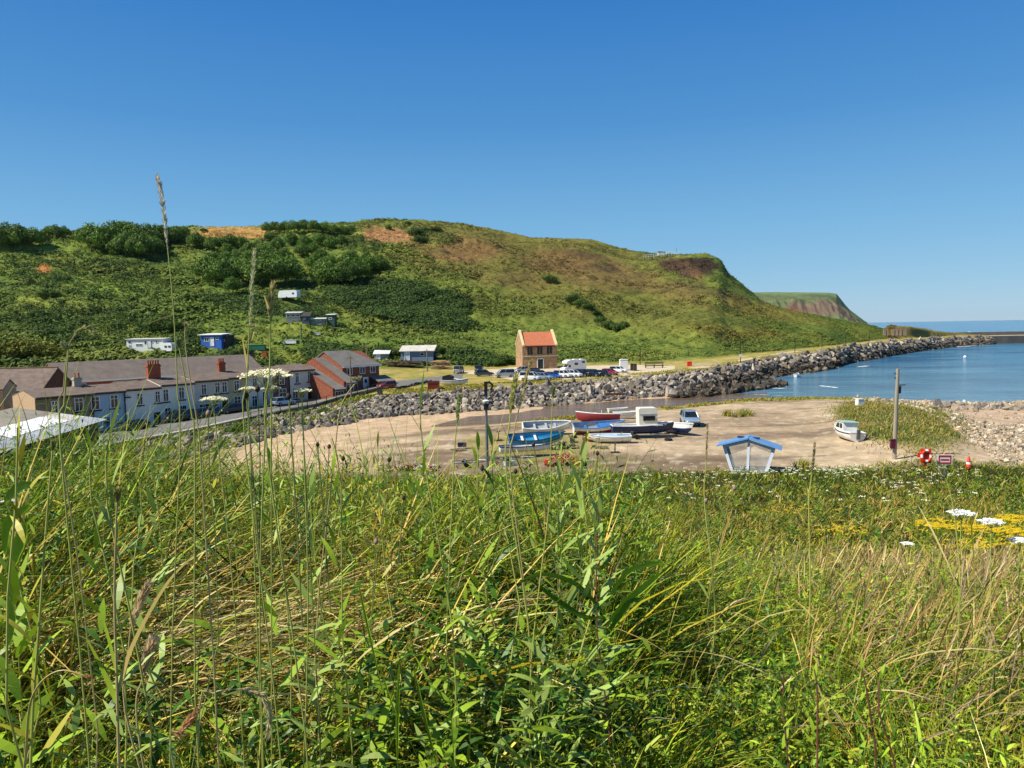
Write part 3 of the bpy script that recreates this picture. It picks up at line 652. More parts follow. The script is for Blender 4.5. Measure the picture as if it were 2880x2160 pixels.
# ------------------------------------------------------------------ front terrace
FA = Vector((-54, 87, 0)); FB = Vector((-30.6, 118, 0)); FD = (FB-FA).normalized(); FRZ = math.atan2(FD.y, FD.x); FN = Vector((FD.y, -FD.x, 0))
def on_line(u, v, P0, D):
    """distance along the vertical wall plane through P0, D, and height, of the photo pixel"""
    d = ray(u, v); n = Vector((D.y, -D.x, 0)); k = P0.dot(n)/Vector((d.x, d.y, 0)).dot(n)
    p = d*k; return (Vector((p.x, p.y, 0))-P0).dot(D), CZ+p.z
LEN = (FB-FA).length
def terr_house(name, label, u0, u1, wallm, ze, wins, doors, roofm=M_slate, downpipe=None, zr=None, group='houses of the front terrace', chim=None, upper_sill=M_sill):
    s0 = on_line(u0, 1100, FA, FD)[0]; s1 = on_line(u1, 1100, FA, FD)[0]; L = s1-s0
    p = FA+FD*s0; zb = tz(p.x, p.y)-.5
    t = thing(name, (p.x, p.y, 0), FRZ, label, 'house', group)
    zr = zr or ze+.72
    gabled(t, L-.004, 6.2, zb, ze, zr, wallm, roofm)
    b = MB().box((L/2, -.3, ze-.1), (L-.02, .12, .11)); b.build('gutter', M_dark, t)
    for u, v, w, h, *ex in wins:
        s, z = on_line(u, v, FA, FD); window(t, TM(s-s0, 0, z), w, h, sill=upper_sill, cr=1, **(ex[0] if ex else {}))
    for u, v, w, h, m in doors:
        s, z = on_line(u, v, FA, FD); door(t, TM(s-s0, 0, z), w, h, m)
    if downpipe: MB().tube([(x, -.12, zb) if i == 0 else (x, -.12, ze-.1) for x in (L-.15,) for i in (0, 1)], .07, 6).build('downpipe', M_dark, t)
    if chim: s, z = on_line(chim[0], 1060, FA, FD); chimney(t, s-s0, 3.2, ze+.6, ze+chim[1], chim[2], .55, chim[3], chim[4] if len(chim) > 4 else None)
    return t
W_peb = mat('brown_pebbledash', '#8d7f68', .95, .18, 6, .4, bscale=30); W_blue = mat('pale_blue_render', '#a9bccf', .85, .06, 1, .1)
W_white = mat('white_render', '#f0e8da', .85, .07, .7, .1); W_grey = mat('grey_render', '#cdc3b2', .85, .08, .8, .1); W_beige = mat('beige_render', '#b7ab86', .9, .1, .8, .1)
W_lg = mat('light_grey_render', '#dcd3c4', .85, .06, .8, .1); W_red = mat('dark_red_render', '#79574c', .9, .15, 1, .2); W_tan = mat('tan_pebbledash', '#bfa283', .95, .12, 6, .4, bscale=30)
D_blue = mat('blue_door', '#5279a8', .5, .1, 2); D_brown = mat('brown_door', '#33241d', .5, .1, 2); D_white = mat('white_door', '#dcdcda', .5, .05, 2)
def Z_(ul, vl): return on_line(ul, vl, FA, FD)[1]
h = terr_house('terraced_house', 'brown pebbledashed end house of the terrace with a tan gable, nearest the shed', 97, 262, W_peb, 2.95,
    [(154, 1148, .7, 1.7), (222, 1138, 1.0, 1.6)], [], downpipe=1)
h = terr_house('terraced_house', 'pale blue house of the terrace between the brown and the white house', 262, 352, W_blue, 3.0,
    [(254+14, 1134, 1.0, 1.6), (321, 1129, .95, 1.6), (405-70, 1182, .5, .5)], [(300, 1195, .9, 2.0, D_blue)], downpipe=1)
h = terr_house('terraced_house', 'bright white house of the terrace with small black framed upper windows', 352, 452, W_white, 3.12,
    [(393, 1122, .75, 1.5), (358, 1111, .35, .4), (443, 1116, .7, 1.5, )], [(442, 1182, .9, 2.1, D_brown)], chim=(250, 1.5, .9, 2, M_conc))
h = terr_house('terraced_house', 'white house of the terrace below the big brick chimney', 452, 547, W_white, 3.35,
    [(466, 1112, .75, 1.6), (510, 1106, .8, 1.6), (472, 1164, .9, 1.6), (513, 1158, 1.2, 1.7)], [], chim=(468, 2.4, 1.7, 5))
h = terr_house('terraced_house', 'grey house of the terrace with three white framed upper windows', 547, 641, W_grey, 3.55,
    [(573, 1096, .8, 1.5), (611, 1091, .8, 1.5), (631, 1089, .8, 1.5), (577, 1151, 1.8, 1.5)], [(606, 1146, .9, 2.0, D_blue), (632, 1142, .9, 2.0, D_brown)])
h = terr_house('terraced_house', 'beige house of the terrace under the small red chimney', 641, 696, W_beige, 3.68,
    [(665, 1085, .85, 1.5), (668, 1132, 1.1, 1.8)], [(690, 1132, .9, 2.0, D_brown)], chim=(660, 1.9, 1.0, 3))
h = terr_house('terraced_house', 'off-white house of the terrace behind the white flower heads', 696, 768, W_lg, 3.82,
    [(716, 1077, .8, 1.4), (745, 1070, .8, 1.4), (716, 1128, .9, 1.6)], [(746, 1122, .9, 2.1, D_brown)])
h = terr_house('terraced_house', 'dark reddish brown house near the far end of the terrace', 768, 816, W_red, 3.95,
    [(792, 1068, .9, 1.5), (795, 1112, 1.3, 2.0)], [], downpipe=1)
h = terr_house('terraced_house', 'light grey house closing the far end of the terrace by the brick house', 816, 886, W_lg, 4.12,
    [(835, 1063, .7, 1.6), (870, 1058, .7, 1.6), (830, 1106, 1.0, 1.6)], [(871, 1106, .9, 2.0, D_brown)])
# tan gable wall cladding of the end house: slab standing 3 mm proud of the gable
e = [o for o in COL.objects if o.get('label', '').startswith('brown pebbledashed end')][0]
zb = -3.2
MB().prism([(.0, zb), (0, 2.93), (3.1, 3.65), (6.2, 2.93), (6.2, zb)], -.03, 0, Matrix(((0, 1, 0, 0), (1, 0, 0, 0), (0, 0, 1, 0), (0, 0, 0, 1)))).build('gable_wall', W_tan, e)
# ------------------------------------------------------------------ long back terrace
BO = FN*-1
def back_row(label, u0, u1, vr0, vr1, ve0, off, wall_ext=0, depth=8.0, m=M_slate2, zr_=5.7, ze_=3.3, wins=()):
    P0 = FA+BO*off
    s0 = on_line(u0, vr0, P0+BO*depth/2, FD)[0]; s1 = on_line(u1, vr1, P0+BO*depth/2, FD)[0]
    p = P0+FD*s0; t = thing('terraced_row' if False else 'brick_terrace', (p.x, p.y, 0), FRZ, label, 'house', None)
    gabled(t, s1-s0, depth, -2.5, ze_, zr_, M_brick, m, endover=.1)
    MB().box(((s1-s0)/2, -.3, ze_-.12), (s1-s0, .08, .22)).build('fascia', M_upvc, t)
    for u in wins:
        s, z = on_line(u, 1062, P0, FD); window(t, TM(s-s0, 0, ze_-.95), 1.3, 1.1, bars=1)
    return t
back_row('long brick row with a plain grey brown tiled roof behind the front terrace', 135, 700, 1021, 1014, 1060, 19, zr_=6.0, ze_=3.55, wins=(228, 330, 356, 374, 410, 424, 560, 600))
# low roof further left, behind
P0 = FA+BO*27
s0 = on_line(-60, 1030, P0, FD)[0]; s1 = on_line(108, 1030, P0, FD)[0]; p = P0+FD*s0
t = thing('brick_house', (p.x, p.y, 0), FRZ, 'low brown roofed house at the left edge behind the dark gabled house', 'house'); gabled(t, s1-s0, 8, -2.5, 2.9, 5.3, M_brick, M_slate, endover=.1)
# house with the dark gable
pr = at_y(174, 1036, 103); L = 20; D = 9.0; ang = rad(8)
t = thing('gabled_house', (pr.x-L*math.cos(ang), pr.y-L*math.sin(ang)-D/2, 0), ang, 'house with a wide brown slate roof and a dark brick gable at the left edge', 'house')
gabled(t, L, D, -2.5, at_y(132, 1092, 99).z, pr.z, mat('dark_brick', '#5c3a30', .9, .2, 3, .3, bscale=14), M_slate, endover=.15)
MB().box((L/2, D/2, pr.z+.2), (L+.3, .3, .12)).build('ridge_tile', mat('ridge_clay', '#a08060', .8, .1, 3), t)
MB().box((L/2, -.28, at_y(132, 1092, 99).z-.12), (L+.3, .08, .22)).build('fascia', M_upvc, t)
pw = at_y(3, 1110, 92)
t = thing('rendered_house', (pw.x-4.5, pw.y-2, 0), rad(20), 'tan rendered wall of a house cut by the left edge of the picture', 'house'); gabled(t, 5.2, 6, -3, pw.z+.6, pw.z+1.6, W_tan, M_slate, endover=.1)
window(t, TM(4.2, 0, pw.z-.7), .9, 1.3, sill=M_sill)
# ------------------------------------------------------------------ modern brick house
def brick_house():
    # eave corner of the main block nearest the camera
    c = at_y(963, 1030, 120); D = 8.6; L = 7.6; ang = rad(52)
    zb = tz(c.x, c.y)-.6; ze = c.z; zr = ze+2.15; M_brick = mat('dull_brick', '#96583f', .9, .22, 3, .35, dark='#74402f', bscale=14)
    t = thing('brick_house', (c.x, c.y, 0), ang, 'modern orange brick house with grey roof and stepped catslide extensions beside the car park road', 'house')
    Mx = Matrix(((0, 1, 0, 0), (1, 0, 0, 0), (0, 0, 1, 0), (0, 0, 0, 1)))
    # walls
    MB().prism([(0, zb), (0, ze), (D/2, zr), (D, ze), (D, zb)], 0, L, Mx).build('wall', M_brick, t)
    s = (zr-ze)/(D/2); o = .35
    b = MB(); x0, x1 = -.15, L+.25; xh = L-2.6
    b.add([(x0, -o, ze-o*s+.03), (x1, -o, ze-o*s+.03), (xh, D/2, zr+.03), (x0, D/2, zr+.03), (x0, D+o, ze-o*s+.03), (x1, D+o, ze-o*s+.03),
           (x0, -o, ze-o*s+.17), (x1, -o, ze-o*s+.17), (xh, D/2, zr+.17), (x0, D/2, zr+.17), (x0, D+o, ze-o*s+.17), (x1, D+o, ze-o*s+.17)],
          [(6, 7, 8, 9), (9, 8, 11, 10), (7, 11, 8), (0, 3, 2, 1), (3, 4, 5, 2), (1, 2, 5), (0, 1, 7, 6), (4, 10, 11, 5), (1, 5, 11, 7), (0, 6, 9, 3), (3, 9, 10, 4)])
    b.build('roof', M_slate3, t)
    # cut the hipped end of the wall by lowering: gutter boards
    MB().box((L/2, -o-.03, ze-o*s+.02), (L+.4, .06, .2)).build('fascia', M_upvc, t)
    # two lower blocks stepping towards the left, each with a catslide roof falling to the front
    for xa, xb, ya, zl, zt, yt, zbk in ((-2.3, -.02, -3.0, ze-2.35, zr-.95, D/2+.2, ze-.9), (-4.7, -2.32, -3.3, ze-3.2, zr-2.1, D/2+.5, ze-1.8)):
        MB().prism([(ya, zb), (ya, zl), (yt, zt), (D, zbk), (D, zb)], xa, xb, Mx).build('extension', M_brick, t); ss = (zt-zl)/(yt-ya); s3 = (zt-zbk)/(D-yt)
        MB().prism([(ya-.35, zl-.35*ss+.02), (yt, zt+.02), (D+.3, zbk-.3*s3+.02), (D+.3, zbk-.3*s3+.14), (yt, zt+.14), (ya-.35, zl-.35*ss+.14)], xa+.28, xb, Mx).build('extension_roof', M_slate3, t)
        MB().prism([(ya-.1, zl-.1*ss+.1), (yt, zt+.1), (yt, zt+.22), (ya-.1, zl-.1*ss+.22)], xa-.05, xa+.27, Mx).build('verge', M_brick, t)
    window(t, TM(-1.2, -3.0, ze-3.3), 1.5, 1.3, bars=1); window(t, TM(-3.5, -3.3, ze-4.1), 1.6, 1.2, bars=2)
    for x in (1.4, 4.0, 6.2): window(t, TM(x, 0, ze-.85), 1.15, 1.1, bars=1)
    window(t, TM(2.2, 0, ze-3.5), 1.5, 1.3, bars=1)
    door(t, TM(4.6, 0, zb+1.7), .9, 2.1, D_white)
    # porch on the right
    MB().prism([(-2.0, zb), (-2.0, ze-2.7), (-.02, ze-2.0), (-.02, zb)], L-2.0, L+1.1, Mx).build('porch', mat('dark_red_brick', '#6d3a2c', .9, .2, 3, .3), t)
    MB().prism([(-2.4, ze-2.8), (-.02, ze-1.98), (-.02, ze-1.84), (-2.4, ze-2.66)], L-2.2, L+1.3, Mx).build('porch_roof', M_slate3, t)
    window(t, TM(L-.5, -2.0, ze-3.6), .8, 1.2, bars=0)
brick_house()
# ------------------------------------------------------------------ stone pump house
def pump_house():
    c = T(1470, 1040, 120); W = (1568-1470)/F*c.y*1.03; H = (1040-972)/F*c.y; ang = rad(11); D = 6.6
    hr = (1040-938)/F*c.y*1.04
    t = thing('stone_building', (c.x, c.y, c.z), ang, 'square two-storey tan stone building with an orange tiled roof behind the parked cars', 'building')
    M_st = mat('tan_sandstone', '#b39270', .92, .25, 1.5, .5, dark='#86684a', bscale=9)
    Mc = mat('pale_coping', '#dccb9a', .85, .1, 2)
    MB().box((W/2, .2, H/2-.3), (W, .4, H+.6)).build('front_wall', M_st, t)
    for nm, x in (('gable_wall', .2), ('gable_wall', W-.2)):
        MB().prism([(.4, -.6), (.4, H), (D/2, hr+.1), (D-.4, H), (D-.4, -.6)], x-.2, x+.2, Matrix(((0, 1, 0, 0), (1, 0, 0, 0), (0, 0, 1, 0), (0, 0, 0, 1)))).build(nm, M_st, t)
    MB().box((W/2, D-.2, H/2-.3), (W, .4, H+.6)).build('back_wall', M_st, t)
    b = MB(); s = (hr-.2-H)/(D/2)
    b.prism([(-.25, H-.25*s), (D/2, hr-.2), (D+.25, H-.25*s), (D+.25, H-.25*s+.16), (D/2, hr-.04), (-.25, H-.25*s+.16)], .42, W-.42, Matrix(((0, 1, 0, 0), (1, 0, 0, 0), (0, 0, 1, 0), (0, 0, 0, 1))))
    b.build('roof', mat('orange_pantiles', '#c47450', .8, .12, 2, .3, bscale=8), t)
    for x in (.2, W-.2):
        MB().prism([(-.3, H-.2), (D/2, hr+.12), (D+.3, H-.2), (D+.3, H+.1), (D/2, hr+.45), (-.3, H+.1)], x-.23, x+.23, Matrix(((0, 1, 0, 0), (1, 0, 0, 0), (0, 0, 1, 0), (0, 0, 0, 1)))).build('coping', Mc, t)
    MB().box((W/2, -.33, H-.22), (W-1, .12, .14)).build('gutter', mat('dark_red_gutter', '#5a1f18', .6, .1, 3), t)
    MB().box((W/2, -.03, H*.55), (W, .06, .16)).build('string_course', Mc, t)
    Mg = mat('dark_green_shutter', '#26322a', .6, .1, 3)
    for u, v, w, h in ((1491, 987, 1.2, 1.75), (1519, 986, 1.2, 1.75), (1546, 985, 1.2, 1.75), (1520, 1025, 1.1, 1.9)):
        x = (u-1470)/F*c.y*1.03; z = (1040-v)/F*c.y
        f = window(t, TM(x, 0, z), w, h, frame=M_st, glass=Mg, bars=1) if v < 1000 else door(t, TM(x, 0, z), w, h, Mg, False)
    window(t, TM(0, D*.5, H*.72, -math.pi/2), .5, 1.9, frame=Mc, bars=0)
pump_house()
# ------------------------------------------------------------------ sheds, chalets and huts
def hut(name, label, cat, u, v, L, D, H, rise, wallm, roofm, rz=0, wins=(), drs=(), mono=True, roofover=.25, y0=60, sink=.5, group=None):
    """u, v: photo point of the lower left front corner"""
    p = T(u, v, y0); PADS.append((p.x+L/2, p.y+.5, L/2+1.5)); p.z = max(p.z, tz(p.x+L*math.cos(rz), p.y+L*math.sin(rz)), tz(p.x+L*.5, p.y), tz(p.x+L*.25, p.y), tz(p.x+L*.75, p.y), tz(p.x+L*.5, p.y+D*.4)-.5)+.15; sink += 2; t = thing(name, (p.x, p.y, p.z), rz, label, cat, group)
    Mx = Matrix(((0, 1, 0, 0), (1, 0, 0, 0), (0, 0, 1, 0), (0, 0, 0, 1)))
    if mono:
        MB().prism([(0, -sink), (0, H), (D, H+rise), (D, -sink)], 0, L, Mx).build('wall', wallm, t); s = rise/D; o = roofover
        MB().prism([(-o, H-o*s+.01), (D+o, H+rise+o*s+.01), (D+o, H+rise+o*s+.12), (-o, H-o*s+.12)], -o, L+o, Mx).build('roof', roofm, t)
    else: gabled(t, L, D, -sink, H, H+rise, wallm, roofm, over=roofover, t_=.1, endover=roofover)
    for x, z, w, h in wins: window(t, TM(x, 0, z), w, h, bars=1 if w > 1 else 0)
    for x, w, h in drs: door(t, TM(x, 0, h/2), w, h, D_white, False)
    return t
M_tin = mat('pale_corrugated_sheet', '#cfc9bd', .6, .15, .8, .2, bscale=3); M_tinw = mat('white_sheet_roof', '#e9e9e4', .5, .06, 1)
M_bwall = mat('faded_blue_board', '#76879a', .8, .12, 2, stretch=(3, 1, 1)); M_grw = mat('grey_boards', '#8c8d8a', .85, .2, 2, stretch=(3, 1, 1))
M_blu = mat('bright_blue_board', '#2b62b8', .6, .1, 2); M_drk = mat('dark_boards', '#45403a', .85, .25, 3, .3, stretch=(4, 4, .4)); M_grn = mat('green_paint', '#1f6b52', .6, .15, 3)
hut('shed', 'long shed with a pale corrugated roof and faded blue walls above the brick house road', 'shed', 1128, 1016, 6.6, 3.6, 1.9, .9, M_bwall, M_tin, rad(-2), wins=((4.4, 1.2, .8, .6),), drs=((1.3, .9, 1.7),), roofover=.35)
hut('small_shed', 'small low shed with a flat white roof left of the long shed', 'shed', 1053, 1018, 2.9, 2.2, 1.1, .55, M_grw, M_tinw, rad(2), drs=((.8, .7, 1.1),))
hut('garden_hut', 'bright blue hut with a white flat roof on the lower hillside', 'hut', 566, 977, 5.2, 3, 2.5, .2, M_blu, M_tinw, rad(-14), wins=((1.5, 1.5, 1.2, .9), (4.2, 1.7, .8, .6)), drs=((2.9, .8, 1.9),), roofover=.5, y0=120)
hut('lean_to', 'black boarded lean-to at the right end of the blue hut', 'shed', 622, 977, 1.5, 3, 2.3, .2, M_drk, M_drk, rad(-14), wins=((.75, 1.4, .5, .5),), y0=120)
hut('chalet', 'long white chalet with a row of dark windows low on the left hillside', 'chalet', 357, 987, 8.6, 3, 1.9, .15, M_white, M_tin, rad(-8), wins=((.8, 1.35, .8, .6), (.8, .5, .7, .4), (3.0, .7, 1.6, .5), (4.6, 1.2, .7, .8), (6.0, 1.3, .6, .5), (7.2, 1.3, .6, .5)), drs=((5.4, .7, 1.7),), y0=120)
hut('greenhouse_shed', 'grey shed with three white framed windows high on the allotment slope', 'shed', 805, 911, 3.5, 2.4, 1.9, .3, M_grw, M_tin, rad(3), wins=((.6, 1.3, .95, .7), (1.75, 1.3, .95, .7), (2.9, 1.3, .95, .7)), y0=120)
hut('dark_lean_to', 'dark slanting shed joined to the grey windowed shed', 'shed', 849, 912, 1.8, 2.4, 1.5, .9, mat('slate_blue_board', '#4a5560', .8, .15, 2), M_drk, rad(3), wins=((.7, .9, .5, .4),), y0=120)
hut('garden_fence_shed', 'low pale panel shelter between the two allotment huts', 'shelter', 868, 910, 4.0, 1.2, .8, .15, M_grw, M_tinw, rad(3), wins=((2.4, .45, 1.0, .4),), y0=120)
hut('allotment_hut', 'small dark green hut with a pale roof at the right end of the allotment', 'hut', 920, 915, 1.9, 2, 2.3, .15, mat('dark_green_board', '#3c5548', .8, .2, 3), M_tinw, rad(-4), wins=((.9, 1.4, .8, .6),), y0=120)
def caravan(label, u, v, L, H, rz, y0=120, group=None, win=True):
    p = T(u, v, y0); PADS.append((p.x+L/2, p.y, L/2+1.2)); p.z += .3; t = thing('caravan', (p.x, p.y, p.z), rz, label, 'caravan', group)
    P = [(0, .35), (-.1, .9), (.1, H*.75), (.5, H), (L-.3, H), (L, H*.85), (L+.05, .9), (L-.1, .35)]
    MB().prism(P, 0, 2.0).build('body', M_white, t)
    for x in ((L*.5, L*.82) if win else (L*.8,)): window(t, TM(x, 0, H*.62), .6, .45, frame=M_steel, bars=0)
    MB().tube([(L*.45, -.02, .3), (L*.45, .2, .3)], .3, 12).build('wheel', M_black, t)
    MB().box((-.6, 1.0, .35), (1.4, .1, .1)).build('drawbar', M_steel, t)
    return t
caravan('small white caravan half hidden in scrub on the middle of the hill', 783, 845, 5.8, 2.3, rad(-16), win=False)
caravan('white touring caravan parked against the right end of the white chalet', 451, 997, 3.0, 2.2, rad(-16))
def simple_box(name, label, cat, u, v, d, m, rz=0, y0=60, lid=None):
    p = T(u, v, y0); PADS.append((p.x, p.y, d[0]/2+1)); t = thing(name, (p.x, p.y, p.z), rz, label, cat)
    MB().box((0, 0, d[2]/2), d, taper=.94).build('body', m, t)
    MB().box((0, 0, d[2]+.03), (d[0]*1.03, d[1]*1.03, .07)).box((0, 0, d[2]+.08), (d[0]*.8, d[1]*.8, .05)).build('lid', lid or m, t)
    return t
simple_box('storage_box', 'white storage box at the foot of the allotment slope', 'box', 817, 969, (2.9, 1.1, .75), M_white, 0, 120)
simple_box('water_tank', 'green covered tank on the terrace behind the houses', 'tank', 722, 985, (4.1, 1.2, 1.1), M_grn, 0, 120)
simple_box('storage_crate', 'rust orange crate on the hill foot behind the back row', 'crate', 745, 1008, (1.1, .9, 1.4), mat('rusty_orange', '#a85a2c', .8, .2, 3), 0, 120)
p = T(848, 964, 120); t = thing('green_post', p, 0, 'tall green pole standing on the allotment slope', 'pole'); MB().tube([(0, 0, -.3), (0, 0, 3.7)], .13, 8).build('pole', M_grn, t); MB().box((0, 0, 3.78), (.5, .14, .14)).build('crosspiece', M_grn, t)
for i, (u, v, w, lb) in enumerate(((890, 942, 2.0, 'pale upturned board lying on the allotment slope'), (895, 975, 4.0, 'low pale green garden wall edging the allotment'), (690, 1000, 5.0, 'rough timber retaining wall under the green tank'))):
    p = T(u, v, 120); t = thing('garden_wall', p, 0, lb, 'garden wall'); MB().box((0, 0, .2), (w, .3, .5)).build('wall', [M_tinw, M_tin, M_wood][i], t); MB().box((0, 0, .5), (w*1.02, .4, .08)).build('coping', [M_tinw, M_tin, M_wood][i], t)
# ------------------------------------------------------------------ corrugated shed close on the left
def near_shed():
    y = 44
    p1 = at_y(275, 1180, 52); p2 = at_y(-60, 1284, 40)   # front eave runs from the far right to the near left
    d = Vector((p1.x-p2.x, p1.y-p2.y, 0)); L = d.length; ang = math.atan2(d.y, d.x); ze = p2.z
    t = thing('corrugated_shed', (p2.x, p2.y, 0), ang, 'low dark shed with a grey and white corrugated roof below the bank', 'shed')
    g = tz(p2.x, p2.y)-2.5; D = 5.5; zt = p1.z
    b = MB(); b.add([(0, 0, g), (L, 0, g), (L, D, g), (0, D, g), (0, 0, ze-.05), (L, 0, zt-.05), (L, D, zt+.75), (0, D, ze+.75)], [(0, 3, 2, 1), (4, 5, 6, 7), (0, 1, 5, 4), (1, 2, 6, 5), (2, 3, 7, 6), (3, 0, 4, 7)]); b.build('wall', M_drk, t)
    def sheet(x0, x1, yo, m, nm, zo):
        n = int((x1-x0)/.12); vs = []; fs = []
        for i in range(n+1):
            x = x0+(x1-x0)*i/n; q = x/L; zz = ze+(zt-ze)*q+.03+zo+(.035 if i % 2 else 0)
            for yy in yo: vs.append((x, yy, zz+.8*(yy)/D))
        k = len(yo)
        for i in range(n):
            for j in range(k-1): fs.append((i*k+j, (i+1)*k+j, (i+1)*k+j+1, i*k+j+1))
        o = MB().add(vs, fs).build(nm, m, t); return o
    sheet(-.4, L*.36, (-.5, 2.8, D+.3), mat('grey_corrugated', '#9aa0a6', .6, .12, .8), 'roof', .02)
    sheet(L*.36+.01, L+.35, (-.5, 1.0), mat('light_corrugated', '#a8adb2', .6, .1, .8), 'roof', 0)
    sheet(L*.36+.01, L*.86, (1.0, 2.9), mat('white_corrugated', '#eef0f0', .5, .04, 1), 'roof', .03)
    sheet(L*.36+.01, L+.35, (2.9, D+.3), mat('mossy_corrugated', '#938b7d', .7, .2, 1), 'roof', .0)
    sheet(L*.86+.01, L+.35, (1.0, 2.9), M_tin, 'roof', .0)
near_shed()
# ------------------------------------------------------------------ promenade wall and railing
def along(alist, ylist, step):
    A = np.linspace(alist[0], alist[-1], 400); Y = np.interp(A, alist, ylist); P = [Vector(((a-1440)/F*y, y, 0)) for a, y in zip(A, Y)]; out = [P[0]]; acc = 0
    for i in range(1, len(P)):
        acc += (P[i]-P[i-1]).length
        if acc >= step: out.append(P[i]); acc = 0
    return out
WA = [250, 324, 517, 653, 735, 876, 947, 1076]; WY = [77, 79.6, 86, 93.2, 98.2, 108, 112.2, 118.4]
pts = along(WA, WY, 2.4)
t = thing('promenade_wall', (0, 0, 0), 0, 'low pale concrete wall edging the road in front of the terrace', 'wall')
b = MB(); c = MB()
for i in range(len(pts)-1):
    a, q = pts[i], pts[i+1]; za, zq = tz(a.x, a.y), tz(q.x, q.y); n = (q-a).normalized(); n = Vector((-n.y, n.x, 0))*.14
    for (bb, z0, z1, e) in ((b, -.9, .5, 1), (c, .5, .66, 2.6)):
        bb.add([a-n*e+Vector((0, 0, za+z0)), q-n*e+Vector((0, 0, zq+z0)), q+n*e+Vector((0, 0, zq+z0)), a+n*e+Vector((0, 0, za+z0)), a-n*e+Vector((0, 0, za+z1)), q-n*e+Vector((0, 0, zq+z1)), q+n*e+Vector((0, 0, zq+z1)), a+n*e+Vector((0, 0, za+z1))], [(0, 3, 2, 1), (4, 5, 6, 7), (0, 1, 5, 4), (1, 2, 6, 5), (2, 3, 7, 6), (3, 0, 4, 7)])
b.build('wall', mat('stained_concrete', '#8d8575', .9, .25, 1, .3), t); c.build('coping', M_conc, t)
pr = along([700, 735, 876, 947, 1076], [95.5, 97.6, 107.4, 111.6, 117.8], 1.9)
t = thing('railing', (0, 0, 0), 0, 'dark metal railing along the terrace road near the brick house', 'railing')
for q in pr:
    z = tz(q.x, q.y); MB().box((q.x, q.y, z+.6), (.09, .09, 1.3)).build('post', M_dark, t)
for hgt in (.75, 1.18): MB().tube([(q.x, q.y, tz(q.x, q.y)+hgt) for q in pr], .035, 5).build('rail', M_dark, t)
# ------------------------------------------------------------------ pier, sea wall, concrete blocks
def pier():
    t = thing('stone_pier', (0, 0, 0), 0, 'long straight grey stone pier running out to the right beyond the bay', 'pier')
    x0 = (2600-1440)/F*372; x1 = 470
    M_p = mat('dark_pier_stone', '#6e665b', .9, .25, .25, .4, bscale=1.2); M_d = mat('pier_deck', '#b3a68f', .9, .12, .3)
    xa = (2786-1440)/F*366
    MB().box(((xa+x1)/2, 373, -1.5), (x1-xa, 14, 7.0)).build('wall', M_p, t)
    MB().box(((x0+x1)/2, 373.2, 2.1), (x1-x0, 14.4, .22)).build('deck', M_d, t)
    MB().box(((x0+20+x1)/2, 380.2, 3.0), (x1-x0-20, .9, 1.7)).build('parapet', M_p, t)
pier()
bl = [(2490, 943, 7), (2512, 943, 7), (2535, 941, 7)]
for i, (u, v, n) in enumerate(((2484, 944, 2), (2508, 944, 3))):
    p = T(u, v, 200); t = thing('concrete_block_wall', (p.x, p.y, p.z), rad(-10), ['short weathered concrete wall at the end of the shore path', 'long ribbed concrete wall beside the mound at the pier root'][i], 'wall')
    w = 1.6 if i == 0 else 5; MB().box((w/2, 0, 1.2), (w, .9, 2.6)).build('wall', mat('brown_concrete', '#97836a', .9, .2, .6, .3), t)
    for k in range(int(w/1.3)): MB().box((.6+k*1.3, -.55, 1.2), (.35, .2, 2.4)).build('buttress', mat('brown_concrete', '#97836a'), t)
# ------------------------------------------------------------------ cars
def paint(name, h, met=0.0): return mat('paint_'+name, h, .28, .03, 1, coat=.6, metal=met, spec=.5)
P_ = {'white': paint('white', '#e8e8e8'), 'silver': paint('silver', '#a9aeb4', .5), 'black': paint('black', '#131418'), 'navy': paint('navy', '#161c2e'), 'blue': paint('blue', '#1d56ad'),
 'red': paint('red', '#a5262b'), 'grey': paint('grey', '#5b646c', .3), 'ltblue': paint('ltblue', '#9db4c8', .4), 'dgreen': paint('dgreen', '#3a4a48', .2), 'dred': paint('dred', '#8c2420')}
M_lamp = mat('headlamp_glass', '#dfe6ea', .1, .03, 2, spec=.8); M_tail = mat('tail_lamp', '#9c1414', .2, .05, 2)
SPEC = { # L, W, H, bonnet height, [cabin: x of rear bottom, rear top, front top, front bottom] as fractions from the rear
 'hatch': (4.0, 1.75, 1.48, .92, (.0, .07, .56, .76)), 'saloon': (4.6, 1.8, 1.45, .92, (.1, .26, .6, .78)), 'suv': (4.5, 1.85, 1.72, 1.08, (.0, .05, .60, .75)),
 'van': (4.6, 1.85, 1.9, 1.15, (.0, .02, .68, .84)), 'estate': (4.6, 1.8, 1.5, .92, (.0, .08, .6, .76))}
_car = {}
